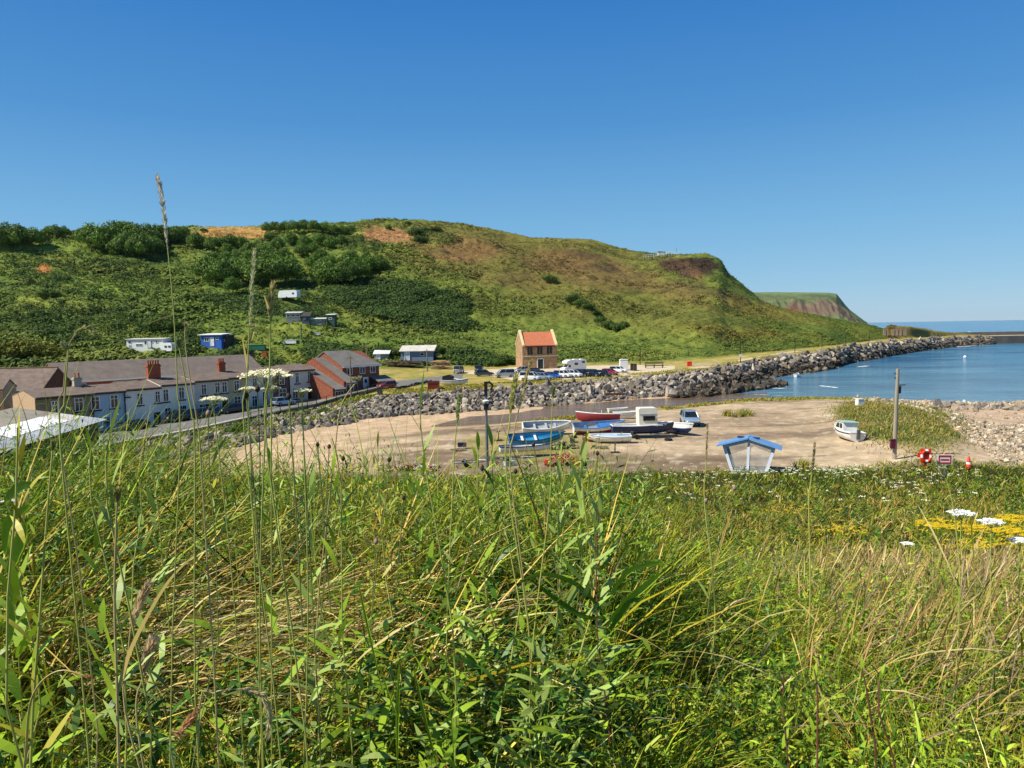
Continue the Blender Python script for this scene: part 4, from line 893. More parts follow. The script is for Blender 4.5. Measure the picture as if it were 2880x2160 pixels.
def car_mesh(kind):
    if kind in _car: return _car[kind]
    L, W, H, B, (a, b, c, d) = SPEC[kind]; r = L*.075+.02; r = .32 if kind != 'suv' else .37
    body = MB(); w = W/2
    st = [(0, .42, B*.86, .86), (.02, .30, B*.97, .94), (.1, .25, B*.99, 1), (.5, .22, B*1.0, 1), (.76, .24, B*.98, 1), (.9, .27, B*.88, .98), (.975, .32, B*.76, .9), (1, .42, B*.62, .8)]
    vs = []
    for t, z0, z1, k in st:
        x = (t-.5)*L; ww = w*k; zm = z0+(z1-z0)*.55
        vs += [(x, -ww*.9, z0), (x, -ww, zm), (x, -ww*.94, z1-.04), (x, -ww*.8, z1), (x, ww*.8, z1), (x, ww*.94, z1-.04), (x, ww, zm), (x, ww*.9, z0)]
    fs = []
    for i in range(len(st)-1):
        for j in range(8): fs.append((i*8+j, i*8+(j+1) % 8, (i+1)*8+(j+1) % 8, (i+1)*8+j))
    fs += [tuple(range(8)), tuple(reversed(range((len(st)-1)*8, len(st)*8)))]
    body.add(vs, fs)
    xa, xb, xc, xd = [(q-.5)*L for q in (a+.01, b, c, d)]; wt = w*.74; wb = w*.93; z0 = B*.97; z1 = H
    # roof and pillars
    body.add([(xb, -wt, z1-.05), (xc, -wt, z1-.05), (xc, wt, z1-.05), (xb, wt, z1-.05), (xb+.1, -wt*.85, z1), (xc-.15, -wt*.85, z1), (xc-.15, wt*.85, z1), (xb+.1, wt*.85, z1)], [(0, 3, 2, 1), (4, 5, 6, 7), (0, 1, 5, 4), (1, 2, 6, 5), (2, 3, 7, 6), (3, 0, 4, 7)])
    for s in (-1, 1):
        for (p, q) in (((xa, z0), (xb, z1-.05)), ((xd, z0), (xc, z1-.05)), ((xa*.35+xd*.65-.2, z0), (xb*.4+xc*.6, z1-.05))):
            body.tube([(p[0], s*wb*.98, p[1]), (q[0], s*wt*1.0, q[1])], .045, 5)
    g = MB(); e = .97
    g.add([(xa, -wb*e, z0-.03), (xd, -wb*e, z0-.03), (xd, wb*e, z0-.03), (xa, wb*e, z0-.03), (xb, -wt*e, z1-.06), (xc, -wt*e, z1-.06), (xc, wt*e, z1-.06), (xb, wt*e, z1-.06)], [(0, 3, 2, 1), (4, 5, 6, 7), (0, 1, 5, 4), (1, 2, 6, 5), (2, 3, 7, 6), (3, 0, 4, 7)])
    parts = [('body', body, None, True), ('windows', g, M_glass, False)]
    for sx in (-.31, .31):
        for sy in (-1, 1):
            t = MB(); t.tube([(sx*L, sy*(w-.2), r), (sx*L, sy*(w+.01), r)], r, 14); parts.append(('wheel', t, M_black, False, (sx*L, sy*(w+.015), r)))
    for sy in (-1, 1):
        h = MB(); h.box((L*.465, sy*w*.66, B*.66), (.2, .34, .16)); parts.append(('headlight', h, M_lamp, False))
        h = MB(); h.box((-L*.492, sy*w*.72, B*.78), (.1, .26, .2)); parts.append(('tail_light', h, M_tail, False))
        h = MB(); h.box((xd-.25, sy*(w+.1), B+.08), (.12, .2, .14)); parts.append(('wing_mirror', h, None, False))
    gr = MB(); gr.box((L*.492, 0, B*.5), (.06, W*.5, .16)); parts.append(('grille', gr, M_dark, False))
    pl = MB(); pl.box((L*.5, 0, B*.36), (.05, .5, .12)); parts.append(('number_plate', pl, M_white, False))
    _car[kind] = parts; return parts
_cm = {}
def car(kind, color, label, u, v, rz, group='cars in the car park by the stone building', y0=60, cat='car', dz=.06, scale=.74):
    p = T(u, v, y0) if not isinstance(u, Vector) else u; t = thing('parked_car', (p.x, p.y, p.z+dz), rad(rz), label, cat, group, scale=scale)
    pm = P_[color]
    for i, (nm, b, m, sm, *ex) in enumerate(car_mesh(kind)):
        key = (kind, i, (m or pm).name)
        if key not in _cm: o = b.build(nm, m or pm, t, sm); _cm[key] = o.data
        else: o = link(nm, _cm[key], t)
        if ex:
            k2 = (kind, i, 'rim')
            if k2 not in _cm:
                c = ex[0]; s = 1 if c[1] > 0 else -1; q = MB(); q.tube([(c[0], c[1]-s*.02, c[2]), (c[0], c[1]+s*.01, c[2])], c[2]*.6, 10); r = q.build('rim', M_steel, o); _cm[k2] = r.data
            else: link('rim', _cm[k2], o)
    return t
CARS = [
('van', 'silver', 'silver grey car parked alone at the left end of the gravel, facing the slope', 1291, 1050, 80),
('estate', 'navy', 'dark car with a white front parked at the foot of the hill beyond the gravel', 1347, 1045, -80),
('estate', 'dgreen', 'dark green grey estate car broadside on the gravel left of the silver van', 1362, 1058, 12),
('van', 'silver', 'silver van broadside on the gravel in front of the small posts', 1419, 1062, -170),
('hatch', 'silver', 'silver hatchback in the back line at the foot of the stone building', 1468, 1048, -150),
('saloon', 'black', 'black saloon before the door of the stone building', 1502, 1052, -40),
('estate', 'navy', 'dark navy car parked just behind the pale blue one', 1518, 1060, -40),
('van', 'white', 'white van at the left end of the front line of parked vehicles', 1492, 1071, -25),
('estate', 'ltblue', 'pale silver blue estate in the front line beside the blue car', 1528, 1068, -35),
('hatch', 'blue', 'bright blue car in the front line, the only blue one', 1556, 1065, -38),
('suv', 'white', 'white car in the front line directly right of the bright blue one', 1583, 1063, -38),
('suv', 'white', 'second white car in the front line, below the motorhome', 1612, 1062, -38),
('suv', 'black', 'black car in the front line next to the white ones under the motorhome', 1637, 1060, -38),
('suv', 'navy', 'dark blue car in the front line two places left of the red one', 1668, 1060, -38),
('estate', 'black', 'long black car in the front line touching the red one', 1694, 1060, -38),
('hatch', 'red', 'dark red car with a shiny bonnet near the right end of the line', 1716, 1055, -38),
('estate', 'white', 'white car at the right end of the line beside the white cabin', 1740, 1048, -30)]
for k, c, l, u, v, rz in CARS: car(k, c, l, u, v, rz)
car('hatch', 'dred', 'red car parked by the road right of the brick house', 1088, 1092, -140, None)
# cars along the terrace: placed on the road
def road_car(kind, col, label, u, dist, rz=0):
    p = None; d = ray(u, 1100); n = Vector((FD.y, -FD.x, 0)); k = (FA.dot(n)+dist)/Vector((d.x, d.y, 0)).dot(n); q = d*k
    q = Vector((q.x, q.y, tz(q.x, q.y))); return car(kind, col, label, q, 0, math.degrees(FRZ)+rz, 'cars parked along the terrace', scale=.84)
road_car('saloon', 'navy', 'dark blue saloon parked on the road in front of the blue house', 385, 3.2)
road_car('suv', 'black', 'black car parked on the road before the two white houses', 500, 2.2, 180)
road_car('estate', 'black', 'black estate parked on the road behind the green bush', 650, 2.4, 180)
road_car('hatch', 'navy', 'small dark car parked tight against the grey terrace wall', 575, 2.4)
road_car('hatch', 'ltblue', 'pale blue car parked before the dark reddish brown terrace house', 796, 2.6)
# silver off-roader in the yard, facing the camera
def jeep():
    t = car('suv', 'ltblue', 'pale silver off-road car standing alone on the yard behind the little boat', 1940, 1196, -92, None, cat='car', dz=.04, scale=.8); t.name = 'off_road_car'
    b = MB(); b.box((0, -.62, 1.78), (2.0, .05, .05)).box((0, .62, 1.78), (2.0, .05, .05)); b.build('roof_rail', M_steel, t)
    b = MB(); b.box((2.28, 0, .45), (.16, 1.7, .22)); b.build('bumper', M_dark, t)
jeep()
# motorhome
def motorhome():
    p = T(1612, 1046, 60); t = thing('motorhome', (p.x, p.y, p.z+.05), rad(-152), 'tall white motorhome with an overcab nose parked behind the white cars', 'motorhome', scale=.76)
    # local +x is the front
    MB().prism([(-3.1, .5), (-3.15, 2.85), (1.2, 2.95), (1.5, 2.9), (2.35, 2.6), (2.5, 2.2), (2.3, 1.95), (1.35, 1.75), (1.2, .5)], -1.12, 1.12).build('living_box', M_white, t)
    MB().prism([(1.1, .45), (1.1, 1.85), (1.75, 1.78), (2.3, 1.15), (3.0, 1.0), (3.1, .45)], -1.0, 1.0).build('cab', M_white, t)
    for s in (-1, 1):
        Mr = TM(0, s*1.12, 0, 0 if s < 0 else math.pi)
        window(t, TM(-.2*1, s*1.13, 1.9, 0 if s < 0 else math.pi), .9, .5, frame=M_dark, bars=0); window(t, TM(-2.3, s*1.13, 2.3, 0 if s < 0 else math.pi), .8, .45, frame=M_dark, bars=0)
        MB().add([(1.3, s*1.01, 1.15), (2.2, s*1.01, 1.15), (1.75, s*1.01, 1.7), (1.3, s*1.01, 1.75)], [(0, 1, 2, 3) if s < 0 else (3, 2, 1, 0)]).build('side_window', M_glass, t)
    MB().add([(2.32, -.85, 1.17), (2.32, .85, 1.17), (1.8, .8, 1.78), (1.8, -.8, 1.78)], [(0, 1, 2, 3)]).build('windscreen', M_glass, t)
    MB().box((-.6, 0, 3.0), (1.2, .8, .16)).box((-2.2, .2, 3.0), (.7, .7, .14)).build('roof_box', M_upvc, t)
    for x in (-1.9, 2.2):
        for s in (-1, 1): MB().tube([(x, s*.85, .36), (x, s*1.1, .36)], .36, 14).build('wheel', M_black, t)
    for s in (-1, 1): MB().box((3.08, s*.7, .8), (.1, .35, .2)).build('headlight', M_lamp, t)
motorhome()
simple_box('white_cabin', 'tall narrow white cabin standing at the right end of the car line', 'cabin', 1754, 1042, (1.5, 1.3, 2.0), M_white)
for i, u in enumerate((1778, 1786)): simple_box('wheelie_bin', ['dark bin nearer the white cabin', 'dark bin nearer the timber bench'][i], 'bin', u, 1043+i, (.62, .7, 1.25), M_drk)
def bench():
    p = T(1840, 1036, 60); t = thing('timber_bench', (p.x, p.y, p.z), rad(-4), 'long dark timber bench at the hill foot right of the bins', 'bench')
    for z in (.5, .95, 1.15): MB().box((0, .1 if z > .6 else -.1, z), (3.6, .12 if z > .6 else .6, .14)).build('backrest' if z > .6 else 'seat', M_drk, t)
    for x in (-1.6, 0, 1.6): MB().box((x, .05, .35), (.14, .5, .9)).build('leg', M_drk, t)
bench()
# ------------------------------------------------------------------ boats
def hull(t, L, B, H, cols, tw=.6, sheer=.25, rim=None, rimw=.06, qs=.42, flat=0.0, name='hull', deck=None):
    """local +x = bow. cols: upper, lower, inside"""
    n = 16; m = 7; b = MB(); S = []
    for i in range(n+1):
        f = i/n; w = B/2*(tw+(1-tw)*math.sin(math.pi/2*min(f/.42, 1))) if f < .42 else B/2*max(math.cos((f-.42)/.58*math.pi/2), 0)**.72
        zs = H*(1+sheer*((f-.35)/.65)**2*(1 if f > .35 else .5)); zk = H*.42*max(0, (f-.72)/.28)**1.8+.0
        S.append((L*(f-.5)+(L*.03*max(0, (f-.8)/.2)), w, zs, zk))
    def sec(x, w, zs, zk, k=1.0, up=0):
        o = []
        for j in range(m+1):
            q = j/m; o.append((x-(L*.05*q*q if x > L*.4 else 0), w*k*(1-q**2.6), zs-(zs-zk-up)*(1-(1-q)**1.35)))
        return o
    for k, up, inner in ((1.0, 0, False), (.92, .1, True)):
        base = len(b.v); P = []
        for (x, w, zs, zk) in S:
            s = sec(x if not inner else x*.985, w, zs-(.0 if not inner else .01), zk, k, up); P += s+[(p[0], -p[1], p[2]) for p in reversed(s[:-1])]
        w_ = 2*m+1; F1 = []; mi = []
        for i in range(n):
            for j in range(w_-1):
                f = (i*w_+j, i*w_+j+1, (i+1)*w_+j+1, (i+1)*w_+j); q = min(j, w_-2-j)/m
                F1.append(f if not inner else f[::-1]); mi.append(2 if inner else (0 if q < qs else 1))
        b.v += P; b.f += [tuple(base+a for a in f) for f in F1]; b.mi += mi
        b.f.append(tuple(base+a for a in range(w_))); b.mi.append(2 if inner else 0)
    o = b.build(name, cols, t, False)
    # gunwale
    g = MB()
    for s in (-1, 1): g.tube([(x, s*w*.97, zs+.01) for (x, w, zs, zk) in S], rimw, 6)
    g.tube([(S[0][0], -S[0][1], S[0][2]), (S[0][0], S[0][1], S[0][2])], rimw, 6); g.build('gunwale', rim or M_white, t)
    return S
def thwarts(t, S, xs, m, z=.72):
    for f in xs:
        s = S[int(f*16)]; MB().box((s[0], 0, s[2]*z), (.26, s[1]*1.75, .05)).build('thwart', m, t)
Pn = {k: mat('boat_'+k, h, .45, .12, 1.5, coat=.2) for k, h in dict(white='#e4e4de', grey='#aeb4ba', red='#7a1f1c', navy='#1a2a55', cyan='#3a97bd', blue='#3f7cc0', cream='#d9cfae', dgrey='#4b4d50', teal='#4f8f86', inner='#b7b8b4', maroon='#6b2220', lblue='#b9cede', yellow='#c9b24a').items()}
def boat(name, label, u, v, L, B, H, rz, cols, roll=0, z=.0, pitch=0, sc_=.78, **k):
    p = T(u, v, 51); t = thing(name, (p.x, p.y, p.z+z*sc_), 0, label, 'boat', None, rot=(rad(roll), rad(pitch), rad(rz)), scale=sc_)
    S = hull(t, L, B, H, [Pn[c] for c in cols], **k); return t, S
def trailer(label, u, v, L, rz, m=None, z=0):
    p = T(u, v, 51); t = thing('boat_trailer', (p.x, p.y, p.z+z), rad(rz), label, 'trailer', scale=.74)
    b = MB(); b.tube([(-L/2, -.7, .5), (L*.2, -.7, .5), (L*.5, 0, .5)], .06, 6).tube([(-L/2, .7, .5), (L*.2, .7, .5), (L*.5, 0, .5)], .06, 6)
    for x in (-L/2, -L*.15, L*.2): b.tube([(x, -.7, .5), (x, .7, .5)], .05, 6)
    b.build('frame', m or M_steel, t)
    for s in (-1, 1): MB().tube([(-L*.15, s*.75, .3), (-L*.15, s*.95, .3)], .3, 12).build('wheel', M_black, t)
    MB().tube([(L*.5, 0, .5), (L*.62, 0, .5)], .07, 6).build('hitch', M_dark, t)
    return t
# a grey white coble
t, S = boat('rowing_boat', 'weathered grey and white open boat, farthest left, resting on the ground by the lamp post', 1536, 1222, 5.6, 2.0, .95, 4, ('white', 'white', 'grey'), roll=24, z=.3, sheer=.45, tw=.72)
thwarts(t, S, (.25, .5, .72), Pn['grey']); MB().box((-.5, 0, .2), (3.6, .9, .05)).build('floor_board', Pn['inner'], t); MB().box((-2.85, 0, .55), (.08, 1.2, .7)).build('transom', Pn['white'], t)
trailer('low trailer under the weathered grey and white boat', 1530, 1226, 4.4, 4)
# b cyan boat
t, S = boat('rowing_boat', 'open boat with bright cyan inside and sides above a white bottom, nearest the camera', 1506, 1258, 5.8, 1.9, .9, 8, ('cyan', 'white', 'cyan'), roll=20, z=.3, sheer=.5, tw=.7, qs=.3, rim=Pn['navy'])
thwarts(t, S, (.3, .55), Pn['white']); MB().tube([(-2.5, -.93, .55), (.6, -.96, .62)], .05, 6).build('rubbing_strake', Pn['cyan'], t)
# c white flat hull on trailer
t, S = boat('dinghy', 'low white hull with a navy edge beside the cyan boat', 1478, 1284, 5.2, 1.7, .6, 10, ('white', 'white', 'white'), z=.5, sheer=.2, tw=.6, rim=Pn['navy'])
thwarts(t, S, (.3, .6), Pn['navy'])
trailer('bare galvanised trailer left of the low white hull', 1325, 1312, 3.6, 12); trailer('trailer carrying the low white hull', 1445, 1302, 4.4, 10)
# d red boat
t, S = boat('fishing_boat', 'red hulled fishing boat with a white rim and bow pointing left, farthest back', 1683, 1193, 6.6, 2.2, 1.15, 172, ('red', 'red', 'cream'), roll=20, z=.2, sc_=.66, sheer=.55, tw=.7, rimw=.09)
thwarts(t, S, (.25, .5, .7), Pn['cream']); MB().box((.8, 0, 1.2), (1.3, 1.5, .5), taper=.8).build('cuddy', Pn['white'], t); MB().tube([(-.5, .3, 1.0), (-.5, .3, 1.9)], .05, 6).build('mast', Pn['white'], t)
MB().tube([(-2.2, -.7, 1.1), (-1.5, -.3, 1.35), (-.6, .2, 1.1), (-.1, .6, 1.25)], .18, 6).build('rope_pile', Pn['yellow'], t)
# e small white
t, S = boat('dinghy', 'small white dinghy behind the red fishing boat', 1757, 1177, 3.2, 1.4, .6, -8, ('white', 'white', 'grey'), z=.25, sheer=.2); thwarts(t, S, (.3, .6), Pn['grey'])
t, S = boat('dinghy', 'small cream dinghy turned behind the red fishing boat, the farthest boat', 1738, 1167, 3.0, 1.3, .6, 15, ('cream', 'white', 'grey'), z=.3, sheer=.2); thwarts(t, S, (.4,), Pn['grey'])
# f blue/white/red
t, S = boat('fishing_boat', 'fishing boat with pale blue inside, white stripe and dark red bottom', 1682, 1221, 6.0, 2.0, 1.05, 6, ('white', 'maroon', 'grey'), roll=16, z=.12, sheer=.5, tw=.7, qs=.25, rim=Pn['blue'])
thwarts(t, S, (.25, .5, .7), Pn['blue']); MB().box((.9, 0, .95), (1.6, 1.5, .08)).build('foredeck', Pn['blue'], t)
# h white light boat
t, S = boat('dinghy', 'low pale white boat in front of the others with a blue grey tarpaulin', 1716, 1246, 4.8, 1.7, .75, 178, ('white', 'white', 'lblue'), roll=-6, z=.12, sc_=.74, sheer=.25, tw=.65)
MB().box((.3, 0, .74), (3.0, 1.2, .16), taper=.7).build('tarpaulin', Pn['lblue'], t); MB().box((-2.5, 0, .8), (.3, .3, .8)).build('outboard_motor', Pn['dgrey'], t)
for i, (u, v) in enumerate(((1646, 1240), (1662, 1243), (1655, 1232))):
    p = T(u, v, 51); r = [.28, .32, .24][i]; t = thing('buoy', (p.x, p.y, p.z+r*.8), 0, ['red buoy on the left of the heap by the pale white boat', 'largest red buoy touching the stern of the pale white boat', 'small dark red buoy behind the two bigger ones'][i], 'buoy', None)
    MB().lathe([(r*.1, -r), (r*.6, -r*.8), (r, -r*.1), (r*.8, r*.6), (r*.25, r*1.0), (r*.15, r*1.25)], 12).build('float', Pn['red'], t, True); MB().tube([(-.06, 0, r*1.2), (-.06, 0, r*1.4), (.06, 0, r*1.4), (.06, 0, r*1.2)], .02, 5).build('eye', M_dark, t)
# g navy boat with the caravan-like cabin
t, S = boat('cabin_boat', 'dark blue boat carrying a tall boxy white cabin with one wide window', 1806, 1231, 7.0, 2.2, 1.0, 3, ('navy', 'navy', 'white'), z=.45, sc_=.78, sheer=.3, tw=.75)
for nm in ('side_deck',): MB().box((-.4, -.8, 1.03), (5.2, .35, .05)).box((-.4, .8, 1.03), (5.2, .35, .05)).build(nm, Pn['white'], t)
MB().prism([(-.5, .9), (-.55, 2.9), (-.4, 3.0), (1.45, 3.0), (1.6, 2.75), (1.6, .9)], -.85, .85).build('cabin', mat('cream_cabin', '#e2dfd0', .5, .06, 1), t)
window(t, TM(.62, -.86, 1.85), 1.35, .52, frame=M_dark, bars=0); MB().box((.55, -.88, 2.35), (2.05, .05, .05)).build('trim', Pn['grey'], t)
MB().box((2.2, 0, 1.12), (1.0, 1.2, .25), taper=.8).build('foredeck', Pn['white'], t)
trailer('trailer under the dark blue cabin boat', 1806, 1234, 5.4, 3)
# i little navy and white boat, bow on
t, S = boat('rowing_boat', 'little white rimmed boat with a dark blue bottom beside the off-road car', 1902, 1222, 3.3, 1.6, .8, -52, ('white', 'navy', 'white'), roll=-20, z=.12, sc_=.95, sheer=.35, tw=.6, qs=.3, rimw=.08)
thwarts(t, S, (.25, .55), Pn['cream'])
# boat on the grass by the road
t, S = boat('motor_boat', 'white motor boat with a dark canopy and navy stripe lying on the roadside grass', 1278, 1084, 6.0, 2.1, 1.0, -8, ('navy', 'white', 'white'), z=.15, sc_=.7, sheer=.4, tw=.75, qs=.14)
MB().prism([(-2.7, .9), (-2.5, 2.0), (-1.2, 2.3), (-.3, 1.9), (.1, 1.0)], -.85, .85).build('canopy', mat('black_canvas', '#18191c', .8, .1, 2), t)
MB().prism([(-.2, .95), (-.1, 1.55), (.9, 1.3), (1.8, 1.05), (1.8, .95)], -.7, .7).build('cabin', Pn['white'], t); MB().box((.3, -.72, 1.2), (.5, .04, .18)).build('side_window', M_glass, t)
# white cabin cruiser at the right
t, S = boat('cabin_cruiser', 'white cabin boat with pale green roof, alone at the right edge of the yard', 2380, 1236, 6.6, 2.3, 1.15, 88, ('white', 'white', 'white'), roll=3, z=.0, sc_=.68, sheer=.35, tw=.8)
g = MB()
for s in (-1, 1): g.tube([(q[0], s*(q[1]*.985+.01), q[2]-.17) for q in S[:-1]], .07, 6)
g.build('stripe', M_dark, t)
MB().prism([(-1.1, .95), (-.85, 2.15), (.9, 2.1), (1.9, 1.2), (1.9, .95)], -.85, .85).build('cabin', Pn['white'], t)
MB().prism([(-1.15, 2.16), (-1.1, 2.25), (.95, 2.2), (1.0, 2.1)], -.95, .95).build('cabin_roof', mat('pale_green_roof', '#9fc2b2', .5, .05, 1), t)
for s in (-1, 1):
    MB().add([(-.7, s*.86, 1.35), (.1, s*.86, 1.35), (.1, s*.86, 1.95), (-.6, s*.86, 1.95)], [(0, 1, 2, 3) if s < 0 else (3, 2, 1, 0)]).build('side_window', M_glass, t)
    MB().add([(.25, s*.86, 1.35), (1.45, s*.86, 1.35), (.85, s*.86, 1.95), (.25, s*.86, 1.95)], [(0, 1, 2, 3) if s < 0 else (3, 2, 1, 0)]).build('side_window', M_glass, t)
MB().add([(1.83, -.7, 1.28), (1.83, .7, 1.28), (1.02, .7, 2.02), (1.02, -.7, 2.02)], [(0, 1, 2, 3)]).build('windscreen', M_glass, t)
MB().box((-3.45, 0, 1.0), (.3, .35, 1.1)).build('outboard_motor', Pn['dgrey'], t); MB().box((-2.2, 0, .75), (1.8, 1.6, .06)).build('cockpit_floor', Pn['inner'], t)
p = T(2398, 1252-8, 51)
# moored boat on the water edge by the rocks
t, S = boat('rowing_boat', 'tiny white boat against the foot of the dark breakwater rocks', 2240, 1058, 3.6, 1.5, .9, 60, ('white', 'white', 'grey'), sheer=.3, z=.1); t.location = at_y(2240, 1058, 0.1+float(np.array((CZ+1.4)*1.0))/(-ray(2240, 1058).z/ray(2240, 1058).y)); t.location.z = SEA-.2
# ------------------------------------------------------------------ blue wheelhouse lying on the grass
def wheelhouse():
    p = at_y(2040, 1312, 50.5); g = tz(p.x+1.8, 50.5)
    t = thing('wheelhouse', (p.x+.25, 50.5, g), rad(-20), 'blue roofed boat wheelhouse with two big panes standing on the grass at the yard edge', 'wheelhouse', rot=(rad(-3), rad(2), rad(-20)))
    sx = 50.5/F; Mb = mat('blue_wheelhouse_paint', '#6b9fd8', .45, .08, 1.2, coat=.2); Mw = mat('pale_blue_frame', '#dde6f0', .5, .08, 1.5); Md = mat('navy_side', '#1c2f57', .5, .15, 2); D = 1.9
    # outline in metres, x right, z up
    A = [(0.1, 0), (-.5, 1.72), (1.15, 2.22), (2.85, 1.75), (2.4, 0)]
    fr = MB(); th = .13
    c = (1.2, 1.0); In = [(c[0]+(x-c[0])*.86, c[1]+(z-c[1])*.86) for x, z in A]
    for i in range(5):
        a, b = A[i], A[(i+1) % 5]; e, f = In[i], In[(i+1) % 5]
        fr.add([(a[0], 0, a[1]), (b[0], 0, b[1]), (f[0], 0, f[1]), (e[0], 0, e[1]), (a[0], th, a[1]), (b[0], th, b[1]), (f[0], th, f[1]), (e[0], th, e[1])], [(0, 1, 2, 3), (7, 6, 5, 4), (0, 4, 5, 1), (1, 5, 6, 2), (2, 6, 7, 3), (3, 7, 4, 0)])
    fr.box((1.17, .06, 1.05), (.16, .11, 1.96)); fr.build('front_frame', Mw, t)
    bk = MB()
    for i in range(5):
        a, b = A[i], A[(i+1) % 5]; e, f = In[i], In[(i+1) % 5]; y = D
        bk.add([(a[0], y, a[1]), (b[0], y, b[1]), (f[0], y, f[1]), (e[0], y, e[1]), (a[0], y+th, a[1]), (b[0], y+th, b[1]), (f[0], y+th, f[1]), (e[0], y+th, e[1])], [(0, 1, 2, 3), (7, 6, 5, 4), (0, 4, 5, 1), (1, 5, 6, 2), (2, 6, 7, 3), (3, 7, 4, 0)])
    bk.build('back_frame', Mw, t)
    gm = bpy.data.materials.new('salt_stained_glass'); gm.use_nodes = True; N = gm.node_tree.nodes; L = gm.node_tree.links; _m['ssg'] = gm
    tr = N.new('ShaderNodeBsdfTransparent'); mx = N.new('ShaderNodeMixShader'); no = N.new('ShaderNodeTexNoise'); no.inputs['Scale'].default_value = 1.6; no.inputs['Detail'].default_value = 5
    tc = N.new('ShaderNodeTexCoord'); L.new(tc.outputs['Object'], no.inputs['Vector']); mr = N.new('ShaderNodeMapRange'); mr.inputs[1].default_value = .35; mr.inputs[2].default_value = .7; mr.inputs[3].default_value = .25; mr.inputs[4].default_value = .6
    L.new(no.outputs[0], mr.inputs[0]); L.new(mr.outputs[0], mx.inputs[0]); N['Principled BSDF'].inputs['Base Color'].default_value = (.55, .55, .5, 1); N['Principled BSDF'].inputs['Roughness'].default_value = .3
    L.new(tr.outputs[0], mx.inputs[1]); L.new(N['Principled BSDF'].outputs[0], mx.inputs[2]); L.new(mx.outputs[0], N['Material Output'].inputs[0])
    for poly in (([In[0], In[1], (1.1, 2.02), (1.1, .13)]), ([(1.25, .13), (1.25, 2.02), In[3], In[4]])):
        MB().add([(x, .06, z) for x, z in poly], [(0, 1, 2, 3)]).build('pane', gm, t)
    for a, b in ((A[0], A[1]), (A[4], A[3])):
        s = -1 if a[0] < 1 else 1
        MB().add([(a[0], .14, a[1]), (b[0], .14, b[1]), (b[0], D-.01, b[1]), (a[0], D-.01, a[1]), (a[0]-s*.06, .14, a[1]), (b[0]-s*.06, .14, b[1]), (b[0]-s*.06, D-.01, b[1]), (a[0]-s*.06, D-.01, a[1])], [(0, 1, 2, 3), (7, 6, 5, 4), (0, 4, 5, 1), (1, 5, 6, 2), (2, 6, 7, 3), (3, 7, 4, 0)]).build('side_wall', Md, t)
    r = MB()
    for a, b in (((-.85, 1.66), (1.13, 2.28)), ((3.25, 1.68), (1.17, 2.28))):
        s = 1
        vs = [(a[0], -.35, a[1]), (b[0], -.25, b[1]), (b[0], D+.3, b[1]+.0), (a[0], D+.25, a[1]), (a[0], -.35, a[1]+.1), (b[0], -.25, b[1]+.1), (b[0], D+.3, b[1]+.1), (a[0], D+.25, a[1]+.1)]
        r.add(vs, [(0, 3, 2, 1), (4, 5, 6, 7), (0, 1, 5, 4), (1, 2, 6, 5), (2, 3, 7, 6), (3, 0, 4, 7)])
    r.build('roof', Mb, t)
    for x, z, y in ((.6, 2.26, .9), (.6, 2.26, 1.25), (1.6, 2.26, .7), (1.6, 2.26, 1.05)):
        MB().box((x, y, z+.02), (.45, .07, .09)).build('vent', Md, t)
    MB().box((1.2, D*.5+.05, .03), (2.2, D-.3, .06)).build('floor', Md, t)
wheelhouse()
# ------------------------------------------------------------------ poles, signs, small things
def bigpole():
    p = T(2515, 1292, 51); h = at_y(2520, 1037, p.y).z-p.z; t = thing('utility_pole', (p.x, p.y, p.z), 0, 'tall grey wooden pole with small brackets standing before the grassy mound', 'pole', rot=(0, rad(1.2), 0))
    MB().tube([(0, 0, -.3), (0, 0, h*.28), (0, 0, h)], [.15, .145, .105], 10).build('pole', mat('silvered_pole', '#a39a86', .85, .2, 1.2, .2, stretch=(3, 3, .3)), t)
    MB().tube([(0, 0, h*.82), (.16, -.02, h*.82), (.55, -.03, h*.825)], .035, 6).box((.17, -.04, h*.77), (.14, .12, .5)).build('bracket', M_dark, t)
    MB().tube([(-.05, 0, h*.95), (-.25, 0, h*.95)], .03, 5).tube([(-.05, 0, h*.9), (-.2, 0, h*.9)], .04, 5).build('bracket', M_dark, t)
    b = thing('notice_box', (p.x-.22, p.y-.12, p.z+h*.04), 0, 'maroon box fixed low on the tall wooden pole', 'box')
    MB().box((0, -.06, .85), (.32, .16, .62)).build('box', mat('maroon_box', '#5f1f33', .6, .1, 2), b); MB().box((0, -.06, 1.18), (.38, .2, .05)).build('lid', mat('maroon_lid', '#74304a', .6, .1, 2), b)
bigpole()
def lamp(label, u, vtop, vbase, y, w=.1, group=None, arm=True):
    a = at_y(u, vtop, y); g = tz(a.x, y); h = a.z-g; t = thing('lamp_post', (a.x, y, g), 0, label, 'lamp post', group)
    MB().tube([(0, 0, -.2), (0, 0, h*.5), (0, 0, h)], [w, w*.8, w*.6], 8).build('pole', M_steel if arm else M_dark, t)
    return t, h
t, h = lamp('dark topped grey lamp post rising from the near bank before the rock bank', 1366, 1078, 1250, 47, .11)
MB().box((.0, 0, h-.35), (.2, .2, .9)).build('sleeve', M_dark, t); MB().tube([(0, 0, h), (.22, 0, h+.08), (.42, 0, h-.12), (.3, 0, h-.42)], .07, 8).build('bracket', M_dark, t)
MB().lathe([(.05, 0), (.2, .05), (.22, .14), (.1, .2)], 12, Matrix.Translation((0, -.12, h-1.2))).build('lamp_head', M_white, t, True); MB().box((0, 0, h-1.45), (.3, .25, .35)).build('housing', M_dark, t)
LB = ['thin lamp post by the timber bench at the hill foot', 'lamp post with a white plate on the shore path, leftmost beyond the bench', 'second thin lamp post along the shore path above the rocks', 'third thin lamp post along the shore path, midway to the point', 'fourth thin lamp post along the shore path', 'last thin lamp post of the shore path, by the concrete walls']
